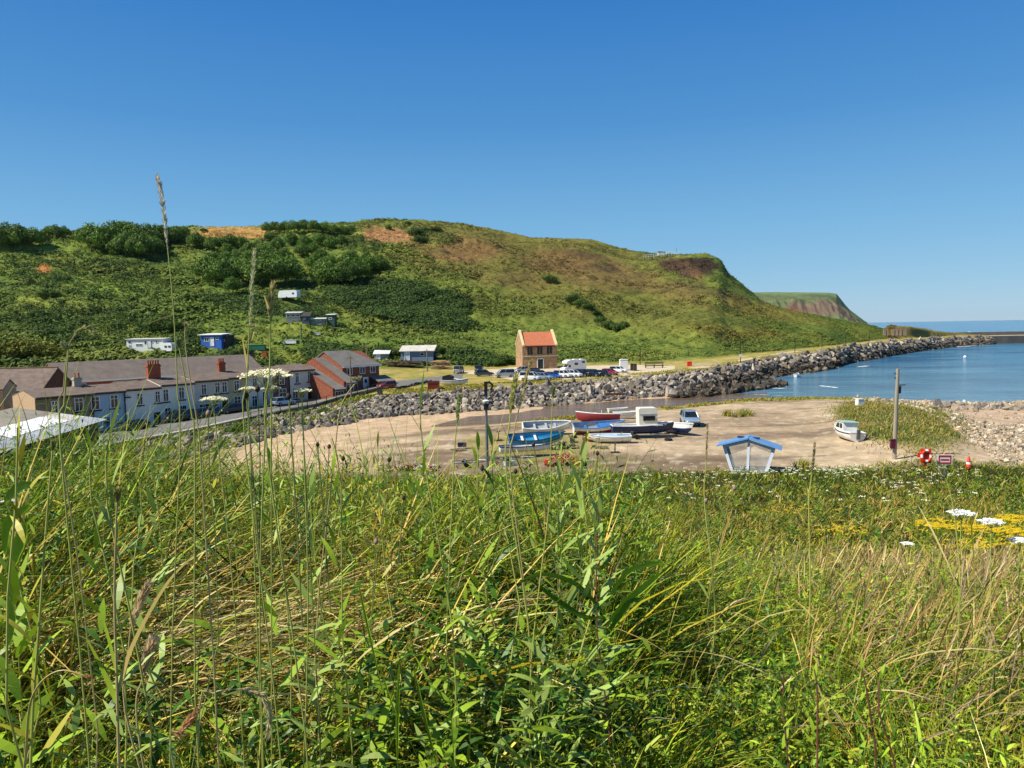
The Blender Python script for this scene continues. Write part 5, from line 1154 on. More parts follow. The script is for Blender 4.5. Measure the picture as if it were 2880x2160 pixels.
for i, (u, vt, vb) in enumerate(((1800, 975, 1027), (2083, 964, 1020), (2236, 951, 992), (2312, 937, 978), (2379, 935, 971), (2445, 930, 964))):
    p = T(u, vb, 130); t, h = lamp(LB[i], u, vt, vb, p.y, .09, 'lamp posts along the shore path', False)
    MB().box((.2, 0, h), (.6, .16, .12)).build('lamp_head', M_dark, t)
    if i == 1: MB().box((0, -.1, h*.35), (.5, .06, .6)).build('plate', M_white, t)
def tpole(label, u, vt, vb, lean=0, y0=100):
    p = T(u, vb, y0); h = at_y(u, vt, p.y).z-p.z; t = thing('utility_pole', p, 0, label, 'pole', None, rot=(0, rad(lean), 0))
    MB().tube([(0, 0, -.3), (0, 0, h)], [.14, .09], 7).build('pole', M_wood, t); MB().box((0, 0, h-.35), (1.1, .12, .12)).build('crossarm', M_wood, t)
tpole('brown wooden pole at the right corner of the long shed', 1202, 982, 1046); tpole('slightly leaning wooden pole behind the brick house', 1037, 965, 1050, -4)
tpole('thin wooden pole standing before the brick house', 988, 1000, 1122, 0, 80)
# life ring station, sign, cone
def lifering():
    p = T(2603, 1330, 48); t = thing('life_ring_station', (p.x, p.y, p.z), rad(-6), 'orange life ring on its red backboard beside the shingle', 'life ring')
    Mo = mat('signal_orange', '#e0381a', .5, .05, 2); MB().box((0, .06, .35), (.12, .12, .9)).build('post', Mo, t)
    MB().box((0, 0, .78), (.62, .06, .9)).box((-.36, 0, .85), (.3, .05, .3)).build('backboard', Mo, t)
    b = MB(); q = [(.27*math.cos(a), -.1, .8+.34*math.sin(a)) for a in np.linspace(0, 2*math.pi, 20)]; b.tube(q, .085, 8, cap=False); r = b.build('ring', Mo, t, True)
    for a in (0, math.pi/2, math.pi, 3*math.pi/2):
        c = a+math.pi/4*0; b = MB(); b.tube([(.27*math.cos(c+k), -.1, .8+.34*math.sin(c+k)) for k in (-.28, 0, .28)], .093, 8); b.build('band', M_white, r, True)
lifering()
def sign():
    p = T(2656, 1328, 48); t = thing('warning_sign', (p.x, p.y, p.z), rad(-8), 'square red and white striped board on the stones right of the life ring', 'sign')
    MB().box((0, 0, .55), (.9, .04, .62)).build('board', M_white, t)
    b = MB(); r_ = mat('red_sign', '#b52a30', .5, .05, 2); b.box((0, -.025, .78), (.7, .02, .1)).box((0, -.025, .55), (.5, .02, .09)).box((0, -.025, .34), (.66, .02, .1)).box((-.34, -.025, .56), (.06, .02, .5)).box((.34, -.025, .56), (.06, .02, .5)).build('stripes', r_, t)
    for x in (-.3, .3): MB().box((x, .04, .25), (.06, .06, .6)).build('leg', M_steel, t)
sign()
def cone(label, u, v):
    p = T(u, v, 48); t = thing('traffic_cone', p, .3, label, 'cone'); Mo = mat('signal_orange', '#e0381a')
    MB().box((0, 0, .03), (.5, .5, .06)).build('base', M_black, t); MB().lathe([(.19, .06), (.05, .8), (.03, .82)], 14).build('cone', Mo, t, True); MB().lathe([(.145, .32), (.105, .5), (.1, .5)], 14).build('band', M_white, t)
cone('orange cone among the pale stones right of the red and white sign', 2724, 1322)
simple_box('white_box', 'small white box on the sand at the crest of the mound', 'box', 2418, 1141, (.8, .6, .7), M_white, .2, 51)
p = T(1220, 1096, 51); t = thing('rust_red_skip', (p.x, p.y, p.z), rad(5), 'rust red open metal skip on the roadside grass left of the motor boat', 'skip')
Mr = mat('rust_red', '#8f3322', .8, .25, 2, .2); b = MB()
for c, d in (((0, -.55, .65), (1.7, .08, 1.3)), ((0, .55, .65), (1.7, .08, 1.3)), ((-.85, 0, .7), (.08, 1.18, 1.4)), ((.85, 0, .6), (.08, 1.18, 1.1)), ((0, 0, .05), (1.6, 1.0, .1))): b.box(c, d)
b.build('body', Mr, t); MB().box((0, -.6, 1.0), (1.76, .05, .1)).build('rim', M_drk, t); MB().box((0, 0, .8), (1.5, .9, .5), taper=.5).build('contents', M_wood, t)
simple_box('litter_bin', 'dark bin at the end of the promenade wall', 'bin', 1069, 1112, (.7, .7, 1.1), M_drk, 0, 80)
simple_box('orange_crate', 'small orange object on the grass at the start of the shore path', 'crate', 1939, 1030, (.9, .6, .8), mat('signal_orange', '#e0381a'), 0, 120)
def beam():
    p = T(1702, 1122, 80); t = thing('timber_groyne', (p.x, p.y, p.z), rad(-3), 'short rusty beam propped on a post at the foot of the rock bank', 'beam')
    MB().box((1.5, 0, .7), (2.9, .3, .3)).build('beam', mat('rusty_beam', '#5c3325', .85, .2, 3), t); MB().box((-.05, 0, .5), (.22, .25, 1.6)).build('post', M_wood, t)
beam()
# boulders edging the road
r = random.Random(8); me = np_mesh('kerb_stone', *rockshape(77, 2), np.tile(L3('#3c3a36'), (len(ico(2)[0]), 1))); me.materials.append(M_rock)
for i in range(17):
    u = 1120+i*(1212-1120)/16; v = np.interp(u, [1120, 1160, 1212], [1096, 1086, 1075]); p = T(u, v, 80)
    o = link('kerb_stone', me); o.location = p+Vector((0, 0, .15)); s = r.uniform(.3, .42); o.scale = (s, s, s); o.rotation_euler = (r.uniform(0, 6), 0, r.uniform(0, 6)); props(o, 'dark round stone in the row edging the road beside the grass', 'stone', 'stones edging the road')
# heaps
def heap(name, label, cat, u, v, w, d, h, n, cols, kind='net', y0=51):
    p = T(u, v, y0); t = thing(name, p, 0, label, cat); rr = random.Random(int(u)); 
    for ci, c in enumerate(cols):
        b = MB()
        for i in range(n):
            x = rr.uniform(-w/2, w/2); y = rr.uniform(-d/2, d/2); z = h*(1-abs(x)/w*1.4)*rr.uniform(.1, .95)
            if kind == 'net': b.tube([(x+.25*math.cos(k*1.1+i), y+.25*math.sin(k*1.3+i), max(.03, z+.12*math.sin(k*2+i))) for k in range(7)], .045, 5)
            else:
                L = rr.uniform(.35, .6)*w; b.box((x*.4, y, .1+h*i/n), (L, .25, .12), rz=rr.uniform(-.35, .35))
        b.build(['pile', 'rope'][ci % 2] if kind == 'net' else 'planks', c, t)
heap('net_pile', 'tangled orange red fishing nets heaped in front of the low white hull', 'nets', 1583, 1308, 2.3, 1.4, .9, 34, [mat('net_orange', '#b8432c', .9, .25, 6), mat('net_pink', '#c98472', .9, .2, 6)])
heap('net_pile', 'faded orange nets lying at the left below the empty trailer', 'nets', 1160, 1322, 3.4, 1.2, .5, 30, [mat('net_faded', '#b5694d', .9, .25, 6), mat('net_white', '#d8cfc2', .9, .2, 6)])
heap('rope_heap', 'heap of pale green rope behind the nets', 'rope', 1582, 1262, 2.2, 1.2, .5, 26, [mat('rope_green', '#8f9a5a', .9, .2, 6), M_wood])
heap('timber_pile', 'stack of pale timber beside the pole at the long shed', 'timber', 1240, 1038, 5.0, 2, 1.7, 22, [M_wood, mat('pale_timber', '#c7a878', .85, .15, 3)], 'wood', 120)
heap('gear_heap', 'heap of dark blue sheets and poles at the right end of the long shed', 'heap', 1222, 1018, 2.6, 1.5, 2.0, 14, [mat('blue_sheet', '#2f4068', .8, .2, 3), mat('dark_sheet', '#2b2730', .8, .2, 3)], 'wood', 120)
heap('scrap_heap', 'low bank of scrap wood below the small shed', 'scrap', 1130, 1030, 10, 1.5, .9, 22, [M_wood, mat('rusty_beam', '#5c3325')], 'wood', 120)
# hilltop railing and shed
def hilltop():
    t = thing('clifftop_fence', (0, 0, 0), 0, 'pale railings of a small compound on the skyline above the brown cliff', 'fence')
    us = np.linspace(1812, 1912, 15); pts = []
    for u in us:
        y = 352; x = (u-1440)/F*y; pts.append((x, y, tz(x, y)))
    for p in pts: MB().box((p[0], p[1], p[2]+.5), (.12, .12, 2.6)).build('post', M_tinw, t)
    for k in (.9, 1.7): MB().tube([(p[0], p[1], p[2]+k) for p in pts], .06, 5).build('rail', M_tinw, t)
    x = (1862-1440)/F*356; t = thing('clifftop_hut', (x, 356, tz(x, 356)-.6), 0, 'small pale hut inside the railings on the skyline', 'hut'); MB().box((0, 0, 1.0), (3.2, 2.5, 2.4)).build('wall', M_tin, t); MB().box((0, 0, 2.27), (3.6, 2.9, .15)).build('roof', M_grw, t)
    x = (1905-1440)/F*352; t = thing('mast', (x, 352.6, tz(x, 352)), 0, 'thin mast at the right end of the skyline railings', 'mast'); MB().tube([(0, 0, -.3), (0, 0, 3.2)], .09, 6).build('pole', M_steel, t); MB().box((0, 0, 3.25), (.5, .1, .1)).build('crosspiece', M_steel, t)
hilltop()
# gull floats and foam
def gull(label, u, v):
    d = ray(u, v); k = (SEA-CZ)/d.z; p = d*k; t = thing('buoy', (p.x, p.y, SEA), 0, label, 'buoy'); MB().lathe([(.1, -.3), (.4, -.1), (.5, .2), (.3, .55), (.12, .7)], 12).build('float', M_white, t, True); MB().tube([(-.06, 0, .68), (-.06, 0, .85), (.06, 0, .85), (.06, 0, .68)], .03, 5).build('eye', M_dark, t)
gull('small white mooring buoy out in the middle of the bay', 2714, 1006); gull('white mooring buoy seen just beyond the pier root', 2726, 934)
def foam():
    r = np.random.default_rng(3); lst = []; P = []
    for (u0, v0, u1, v1, n, w) in ((2306, 1085, 2352, 1091, 60, .16), (2160, 1092, 2206, 1093, 40, .16), (2415, 1032, 2440, 1030, 30, .25), (2690, 976, 2740, 972, 50, .35), (2050, 1107, 2200, 1113, 60, .08), (2460, 1122, 2640, 1137, 60, .08)):
        for i in range(n):
            q = r.random(); d = ray(u0+(u1-u0)*q, v0+(v1-v0)*q+r.uniform(-.7, .7)); k = (SEA-CZ)/d.z; p = d*k; P.append((p.x, p.y, SEA+.03, w*r.uniform(.5, 1.8)))
    P = np.array(P); n = len(P); a = np.arange(8)/8*2*math.pi
    V = np.stack([P[:, :1]+np.cos(a)[None]*P[:, 3:4]*2.2*r.uniform(.7, 1.2, (n, 8)), P[:, 1:2]+np.sin(a)[None]*P[:, 3:4]*r.uniform(.6, 1.2, (n, 8)), np.broadcast_to(P[:, 2:3], (n, 8))+r.uniform(0, .02, (n, 1))], -1).reshape(-1, 3)
    me = np_mesh('foam', V, np.arange(8*n).reshape(n, 8)); me.materials.append(mat('sea_foam', '#dfe6e6', .8, .1, 2)); props(link('foam', me), 'thin white foam of small breaking waves in the bay', 'foam', None, 'stuff')
foam()
scrub()
def clutter():
    for i, (u, v, lb) in enumerate(((1730, 1274, 'small dark metal stand on the bare yard in front of the pale white boat'), (1402, 1240, 'dark winch stand on the yard left of the cyan boat'))):
        p = T(u, v, 51); t = thing('metal_stand', p, .4*i, lb, 'stand'); MB().box((0, 0, .05), (.7, .45, .08)).build('base', M_drk, t); MB().tube([(0, 0, .05), (0, 0, .8)], .04, 6).build('post', M_drk, t); MB().box((0, 0, .8), (.3, .08, .08)).build('head', M_drk, t)
    for i, (u, v, lb) in enumerate(((1690, 1262, 'pale wooden pallet lying flat below the pale white boat'), (1380, 1290, 'grey pallet leaning low beside the empty trailer'), (1290, 1268, 'pallet with a fish box left of the empty trailer'))):
        p = T(u, v, 51); t = thing('pallet', (p.x, p.y, p.z+.02), .3*i, lb, 'pallet'); b = MB()
        for k in range(5): b.box((0, -.4+k*.2, .12), (1.1, .12, .025))
        b.build('deck_boards', M_wood, t); b = MB()
        for x in (-.45, 0, .45): b.box((x, 0, .05), (.09, .92, .1))
        b.build('bearers', M_wood, t)
    for i, (u, v, c, lb) in enumerate(((1300, 1262, Pn['navy'], 'dark blue fish box on the pallet left of the empty trailer'), (1432, 1310, Pn['lblue'], 'pale blue fish box near the low white hull'), (1638, 1180, Pn['yellow'], 'yellow fish box left of the farthest boats'), (1610, 1245, Pn['dgrey'], 'dark crate between the cyan boat and the red buoys'))):
        p = T(u, v, 51); t = thing('fish_box', (p.x, p.y, p.z+(.15 if i == 0 else .02)), .5*i, lb, 'box'); b = MB()
        for cc, d in (((0, 0, .03), (.7, .42, .05)), ((0, -.2, .18), (.7, .03, .3)), ((0, .2, .18), (.7, .03, .3)), ((-.34, 0, .18), (.03, .37, .3)), ((.34, 0, .18), (.03, .37, .3))): b.box(cc, d)
        b.build('box', c, t); MB().box((0, -.22, .3), (.74, .03, .05)).build('rim', c, t)
    for i, (u, v, lb) in enumerate(((1612, 1232, 'old tyre on its side behind the red buoys'), (1880, 1240, 'old tyre lying right of the dark blue cabin boat'))):
        p = T(u, v, 51); t = link('tyre', None); bpy.data.objects.remove(t); b = MB(); b.tube([(.26*math.cos(a), .26*math.sin(a), .1) for a in np.linspace(0, 2*math.pi, 18)], .1, 8, cap=False); t = b.build('tyre', M_black, None, True); t.location = p; props(t, lb, 'tyre')
clutter()
# ------------------------------------------------------------------ meadow on the near bank
def strips(root, d, L, W, droop, C, prof, S=4, side=None, r=None, tipC=None):
    """blades: root (n,3), direction d (n,3), length, width, droop; prof gives the width along the blade"""
    n = len(root); L = np.broadcast_to(L, (n,)); W = np.broadcast_to(W, (n,)); droop = np.broadcast_to(droop, (n,))
    if side is None:
        side = np.cross(d, r.normal(size=(n, 3))); side /= np.linalg.norm(side, axis=1)[:, None]+1e-9
    t = np.linspace(0, 1, S+1); pr = np.interp(t, np.linspace(0, 1, len(prof)), prof)
    P = root[:, None]+d[:, None]*(L[:, None]*t)[..., None]
    hd = d.copy(); hd[:, 2] = 0; hn = np.linalg.norm(hd, axis=1)[:, None]+1e-6; hd = hd/hn
    P = P+(hd*(L*droop*.55)[:, None])[:, None]*(t**2)[None, :, None]; P[..., 2] -= (L*droop)[:, None]*t**2.3*.8
    o = side[:, None]*(W[:, None]*pr*.5)[..., None]
    V = np.stack([P-o, P+o], 2).reshape(-1, 3)
    b = np.arange(n)[:, None]*(2*(S+1))+2*np.arange(S)[None]; b = b.reshape(-1)
    Q = np.stack([b, b+1, b+3, b+2], -1)
    if tipC is None: CC = np.repeat(C, 2*(S+1), 0)
    else:
        tt = np.repeat(t, 2)[None, :, None]**1.5; CC = (C[:, None]*(1-tt)+tipC[:, None]*tt).reshape(-1, 3)
    return V, Q, CC
G_ = {k: L3(h) for k, h in dict(green='#8aa83a', fresh='#a3bf4a', dark='#46702a', blue='#8fa868', straw='#cdb66e', pale='#e0d196', olive='#a5a040', brown='#a08458', purple='#a58f78', yel='#a5a840').items()}
G_0 = dict(G_)
M_grass = vmat('grass_blades', .42, .18, 6, .12, 0, 3, .25)
for k_ in G_0: G_[k_] = G_0[k_]*np.array([.98, .93, .56 if k_ not in ('straw', 'pale', 'purple', 'brown') else .85])
def region(u, v, y):
    """weights of the kinds of sward at a photo position"""
    n = fbm(u*.004, v*.006, 77, 3)
    dry = np.exp(-(((u-420)/520)**2+((v-1850)/170)**2))*1.0+np.exp(-(((u-900)/420)**2+((v-1700)/90)**2))*.7
    tan = .8*sstep(1950, 2450, u)*np.exp(-((v-1620)/210)**2)*1.25+sstep(1700, 2100, u)*np.exp(-((v-1440)/80)**2)*.9+np.exp(-(((u-2650)/260)**2+((v-1950)/260)**2))*.4
    fresh = np.exp(-(((u-1250)/500)**2+((v-2060)/170)**2))+np.exp(-(((u-1950)/380)**2+((v-1900)/200)**2))*.8
    return np.clip(dry+(n-.5)*.9, 0, 1), np.clip(tan+(n-.5)*.7, 0, 1), np.clip(fresh+(n-.5)*.6, 0, 1)
def pick(r, n, keys, p): 
    C = np.array([G_[k] for k in keys]); p = np.array(p, float); p = p/p.sum(-1, keepdims=True)
    if p.ndim == 1: i = r.choice(len(keys), n, p=p)
    else: i = (np.cumsum(p, 1) < r.random((n, 1))).sum(1)
    return C[np.minimum(i, len(keys)-1)]
def sample(r, n, y0, y1, pw=1.0, m=.74):
    y = y0+(y1-y0)*r.random(n)**pw; x = r.uniform(-1, 1, n)*m*(y+.35); z = terr(x, y, False); return x, y, z
def updir(r, n, lean, wind=(.12, .0)):
    a = r.uniform(0, 2*math.pi, n); l = np.abs(r.normal(0, 1, n))*lean
    d = np.stack([np.cos(a)*l+wind[0], np.sin(a)*l+wind[1], np.ones(n)], -1); return d/np.linalg.norm(d, axis=1)[:, None]
def clump(x, y):
    c = fbm(x*1.1, y*1.1, 33, 3); return sstep(.28, .72, c*.75+vn(x*3.1, y*3.1, 35)*.25)
def leftw(u): return np.clip((1850-u)/350, 0, 1)
def meadow():
    r = np.random.default_rng(21); out = []
    BL = [.9, 1, .85, .5, .05]
    def layer(n, y0, y1, h0, h1, w, lean, pw=1.0, S=4, dr=(.1, .6), keys=('green', 'fresh', 'dark', 'olive', 'straw'), p=None, tall=0):
        x, y, z = sample(r, n, y0, y1, pw); u, v = project(x, y, z+.4)
        dry, tan, fr = region(u, v, y); cl = clump(x, y); c2 = vn(x*.8+9, y*.8, 44)
        P = np.stack([.5+cl*.9-.5*dry, .1+fr*1.3+.6*c2, .55+(1-cl)*.9-.6*dry-.4*fr, .3+.5*tan+.5*(1-c2), .1+dry*2.0+tan*1.1], -1) if p is None else np.tile(np.array(p, float), (n, 1))  # more dark blades in the low hollows between clumps: shade put into colour
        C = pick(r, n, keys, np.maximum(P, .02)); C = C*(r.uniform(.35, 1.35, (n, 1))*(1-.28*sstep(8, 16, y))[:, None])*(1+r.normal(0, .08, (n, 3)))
        L = r.uniform(h0, h1, n)*(.35+.95*cl)*(1+tall*(leftw(u)-1))*(1-.35*sstep(1700, 2100, u)*(y < 14)); ln = lean*(1+1.5*dry)
        a = r.uniform(0, 6.28, n); l = np.abs(r.normal(0, 1, n))*ln; ca = (vn(x*1.7, y*1.7, 91)-.5)*1.4; cb = (vn(x*1.7, y*1.7, 95)-.5)*1.2
        d = np.stack([np.cos(a)*l+.06+dry*.4+ca, np.sin(a)*l+cb, np.ones(n)*(1-.35*dry)], -1); d /= np.linalg.norm(d, axis=1)[:, None]
        tip = C*np.array([1.35, 1.2, .85])
        out.append(strips(np.stack([x, y, z-.02], -1), d, L, r.uniform(.5, 1.6, n)*w, r.uniform(dr[0], dr[1], n), np.clip(C, .005, .9), BL, S, None, r, np.clip(tip, .005, .9)))
    layer(26000, 1.0, 3.2, .2, .6, .0065, .4, .9)
    layer(21000, 2.2, 6.5, .3, .8, .0105, .35, .9)
    layer(12000, 1.1, 5.5, .3, .75, .016, .4, .8, 6, (.3, 1.2))
    layer(34000, 5.5, 14, .25, .65, .014, .35, .9, 3)
    layer(50000, 12, 30, .2, .6, .026, .35, .95, 3)
    layer(60000, 26, 51.5, .15, .5, .045, .4, .9, 2)
    layer(15000, 2.6, 6.5, .95, 1.45, .008, .2, .9, 5, (.05, .6), tall=.6)
    # flattened dead straw at the lower left
    n = 24000; x, y, z = sample(r, n, 1.1, 4.2, 1.0); u, v = project(x, y, z+.25); dry, tan, fr = region(u, v, y); k = (dry > .3) & (u < 1350) & (v > 1620); x, y, z = x[k], y[k], z[k]; n = len(x)
    a = r.normal(.25, .45, n); el = r.normal(.35, .22, n); d = np.stack([np.cos(a)*np.cos(el), np.sin(a)*np.cos(el), np.sin(el)], -1); C = pick(r, n, ('straw', 'pale', 'olive', 'brown', 'yel'), (1.2, 1.2, .6, .3, .4))*r.uniform(.7, 1.2, (n, 1))
    out.append(strips(np.stack([x, y, z+r.uniform(.15, .5, n)], -1), d, r.uniform(.25, .6, n), r.uniform(.0025, .006, n), r.uniform(.1, .5, n), C, [.7, 1, .8, .1], 4, None, r))
    # dead straw, fine
    layer(14000, 1.2, 7, .3, .8, .0035, .5, .9, 4, (.2, .9), ('straw', 'pale', 'brown', 'olive', 'yel'), (1, .8, .5, .4, .3))
    V, Q, C = cat_mesh(out); me = np_mesh('meadow_grass', V, Q, C); me.materials.append(M_grass)
    props(link('meadow_grass', me), 'long mixed meadow grass covering the bank in the foreground', 'grass', None, 'stuff')
    # seed-headed bents
    out = []
    def bents(n, y0, y1, h0, h1, w, hw, keys, p, keep=None, pw=1.0, lean=.16):
        x, y, z = sample(r, n, y0, y1, pw); u, v = project(x, y, z+.5); dry, tan, fr = region(u, v, y)
        k = r.random(n) < (keep(u, v, dry, tan) if keep else 1); x, y, z = x[k], y[k], z[k]; n = len(x)
        L = r.uniform(h0, h1, n); d = updir(r, n, lean, (.12, 0)); dr = r.uniform(.1, .95, n); C = pick(r, n, ('green', 'olive', 'straw'), (1, 1, 1))*r.uniform(.8, 1.2, (n, 1)); H = pick(r, n, keys, p)*r.uniform(.75, 1.2, (n, 1))
        root = np.stack([x, y, z], -1); S = 8
        for rep in range(2):
            V, Q, CC = strips(root, d, L, np.full(n, 1.0), dr, C, [1]*9, S, None, r)
            # rebuild widths: thin stalk and spindle head
            t = np.linspace(0, 1, S+1); pr = np.where(t < .72, w, 0)+np.interp(t, [.7, .76, .86, .95, 1], [0, hw*.8, hw, hw*.6, w*.4])
            V = V.reshape(n, S+1, 2, 3); mid = V.mean(2, keepdims=True); V = mid+(V-mid)*(pr*r.uniform(.8, 1.2, (n, 1)))[:, :, None, None]
            CC = CC.reshape(n, S+1, 2, 3).copy(); CC[:, t > .7] = H[:, None, None]; out.append((V.reshape(-1, 3), Q, CC.reshape(-1, 3)))
    tk = ('purple', 'brown', 'straw', 'pale')
    bents(11000, 2.2, 6.5, .5, .85, .0016, .0065, tk, (1, .8, .8, .4), lambda u, v, d, t: .05+t)
    bents(14000, 5, 14, .4, .72, .003, .012, tk, (1, .7, 1, .5), lambda u, v, d, t: .15+t)
    bents(9000, 12, 30, .35, .65, .007, .024, ('straw', 'pale', 'brown', 'olive'), (1, .4, .5, .8), lambda u, v, d, t: .25+.5*t)
    bents(420, 2.2, 5, .85, 1.15, .0024, .008, ('pale', 'straw', 'olive', 'yel'), (1, 1, 1, .5), lambda u, v, d, t: .6)
    V, Q, C = cat_mesh(out); me = np_mesh('seed_heads', V, Q, C); me.materials.append(M_grass)
    props(link('seeding_grass', me), 'tan and purplish seed heads of wild grass standing above the sward', 'grass', None, 'stuff')
    # leafy herbs: stems with lanceolate leaves
    out = []
    LF = [.15, .7, 1, .95, .7, .35, .04]
    def herbs(n, y0, y1, h0, h1, nl, ll, lw, keys, p, keep=None, pw=1.0, stem=.0035, up=.75):
        x, y, z = sample(r, n, y0, y1, pw); u, v = project(x, y, z+.4); dry, tan, fr = region(u, v, y)
        k = r.random(n) < (keep(u, v, dry, tan) if keep else 1)*(1-.5*sstep(1700, 1800, v)*(1-sstep(800, 1150, u))); x, y, z = x[k], y[k], z[k]; n = len(x)
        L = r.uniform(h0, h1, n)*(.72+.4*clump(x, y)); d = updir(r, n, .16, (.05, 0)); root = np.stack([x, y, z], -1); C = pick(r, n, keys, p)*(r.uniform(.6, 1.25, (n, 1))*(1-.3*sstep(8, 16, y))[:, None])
        for q in range(2): out.append(strips(root, d, L, stem, .08, C*.9, [1, .8, .5], 3, None, r))
        f = (np.arange(nl)+.6)/nl; R0 = root[:, None]+d[:, None]*(L[:, None]*(f[None]*.85+.12))[..., None]; m = n*nl
        a = (np.arange(nl)*2.4)[None]+r.uniform(0, 6, (n, 1))+r.normal(0, .3, (n, nl)); el = r.uniform(.5, 1.2, (n, nl))*up
        dd = np.stack([np.cos(a)*np.cos(el), np.sin(a)*np.cos(el), np.sin(el)], -1).reshape(m, 3)
        sd = np.stack([-np.sin(a), np.cos(a), np.zeros_like(a)], -1).reshape(m, 3)+r.normal(0, .35, (m, 3)); sd /= np.linalg.norm(sd, axis=1)[:, None]
        Ls = (ll*(1.15-.6*f)[None]*r.uniform(.7, 1.25, (n, nl))).reshape(m); CC = np.repeat(C, nl, 0)*r.uniform(.8, 1.2, (m, 1))
        out.append(strips(R0.reshape(m, 3), dd, Ls, lw*(Ls/ll), r.uniform(.1, .6, m), CC, LF, 5, sd, r, CC*np.array([1.15, 1.1, 1])))
    left = lambda u, v, d, t: leftw(u)*(1-.6*d)
    herbs(2500, 2.9, 6.5, .75, 1.1, 17, .11, .02, ('dark', 'green', 'blue', 'olive'), (1, 1, .8, .5), left)
    herbs(1300, 1.9, 4.2, .45, .85, 16, .13, .026, ('dark', 'green', 'blue'), (1, .9, .7), left)
    herbs(1200, 3.0, 5.8, .85, 1.08, 20, .08, .012, ('green', 'olive', 'blue', 'yel'), (1, .8, .8, .5), left, 1, .003, 1.1)
    herbs(7000, 1.1, 3.4, .12, .4, 14, .055, .016, ('fresh', 'green', 'dark', 'yel'), (.9, 1, .8, .5), lambda u, v, d, t: .8-.8*d)
    herbs(3600, 2.5, 6, .3, .62, 18, .055, .015, ('dark', 'green', 'fresh'), (1, 1, .5), lambda u, v, d, t: sstep(1600, 2000, u)*(1-.5*t)+.2)
    herbs(4500, 5, 14, .3, .75, 12, .11, .026, ('dark', 'green', 'olive'), (1, 1, .6), lambda u, v, d, t: .8-.5*t)
    herbs(6500, 13, 51, .25, .7, 9, .2, .06, ('dark', 'green', 'olive'), (1.2, 1, .6), lambda u, v, d, t: sstep(.42, .6, fbm(u*.008, v*.03, 5)))
    herbs(900, 2.4, 4.2, 1.0, 1.25, 20, .1, .016, ('green', 'olive', 'dark', 'blue'), (1, .6, .8, .6), lambda u, v, d, t: np.clip((520-u)/200, 0, 1))
    V, Q, C = cat_mesh(out); me = np_mesh('meadow_herbs', V, Q, C); me.materials.append(M_grass)
    props(link('meadow_herbs', me), 'leafy green wild plants mixed through the foreground grass', 'wild plants', None, 'stuff')
    # flower specks of the far bank: white umbels and yellow bedstraw
    def specks(name, label, UV, col, R, k, hgt, flat=.3):
        UV = np.array(UV); P = Tmany(UV[:, 0], UV[:, 1], 8, 60, .25); n = len(P); uu, vv = project(P[:, 0], P[:, 1], P[:, 2]); P = Tmany(uu, vv+hgt*F/P[:, 1], 8, 60, .25); P[:, 2] += hgt; s = R*r.uniform(.6, 1.3, n)
        Q0 = np.repeat(P, k, 0); sc_ = np.repeat(s, k); o = r.normal(size=(n*k, 3))*np.array([.6, .6, .12])*sc_[:, None]; nn = r.normal(size=(n*k, 3))*.35+np.array([-.3, -.35, 1]); nn /= np.linalg.norm(nn, axis=1)[:, None]
        C = np.tile(L3(col), (n*k, 1))*r.uniform(.8, 1.1, (n*k, 1)); V, Q, C = cards(Q0+o, nn, sc_*.32, C, r, 1.6)
        st = strips(P-np.array([0, 0, hgt]), np.tile(np.array([[0, 0, 1.0]]), (n, 1)), hgt, .012*R/.07, 0, np.tile(G_['green'], (n, 1)), [1, .7], 2, None, r)
        V, Q, C = cat_mesh([(V, Q, C), st]); me = np_mesh(name, V, Q, C); me.materials.append(M_leafw); props(link(name, me), label, 'flowers', None, 'stuff')
    M_leafw = vmat('petals', .6, .2, 5, .06, 0, 3, .2)
    UV = [(r.uniform(1780, 2760), r.normal(1330, 13)) for i in range(150)]+[(r.uniform(1500, 2880), r.uniform(1325, 1420)) for i in range(60)]+[(r.uniform(2200, 2420), r.normal(1322, 6)) for i in range(80)]+[(r.uniform(400, 1400), r.normal(1352, 12)) for i in range(50)]+[(r.uniform(2480, 2640), r.uniform(1345, 1400)) for i in range(20)]
    specks('distant_white_flowers', 'small flat white flower heads dotted along the far edge of the bank', UV, '#e9e6cc', .075, 9, .5)
    UV = [(u_, 1478+(u_-2570)*.13+r.normal(0, 9)) for u_ in r.uniform(2575, 2890, 330)]+[(u_, 1472+r.normal(0, 5)) for u_ in r.uniform(2790, 2890, 150)]+[(r.normal(2250, 60), r.normal(1440, 8)) for i in range(40)]+[(r.normal(2350, 50), r.normal(1500, 8)) for i in range(40)]+[(r.normal(2770, 70), r.normal(1540, 12)) for i in range(70)]
    specks('yellow_bedstraw', 'bright yellow flower patch spreading across the bank at the right', UV, '#d6b81e', .045, 9, .5)
meadow()
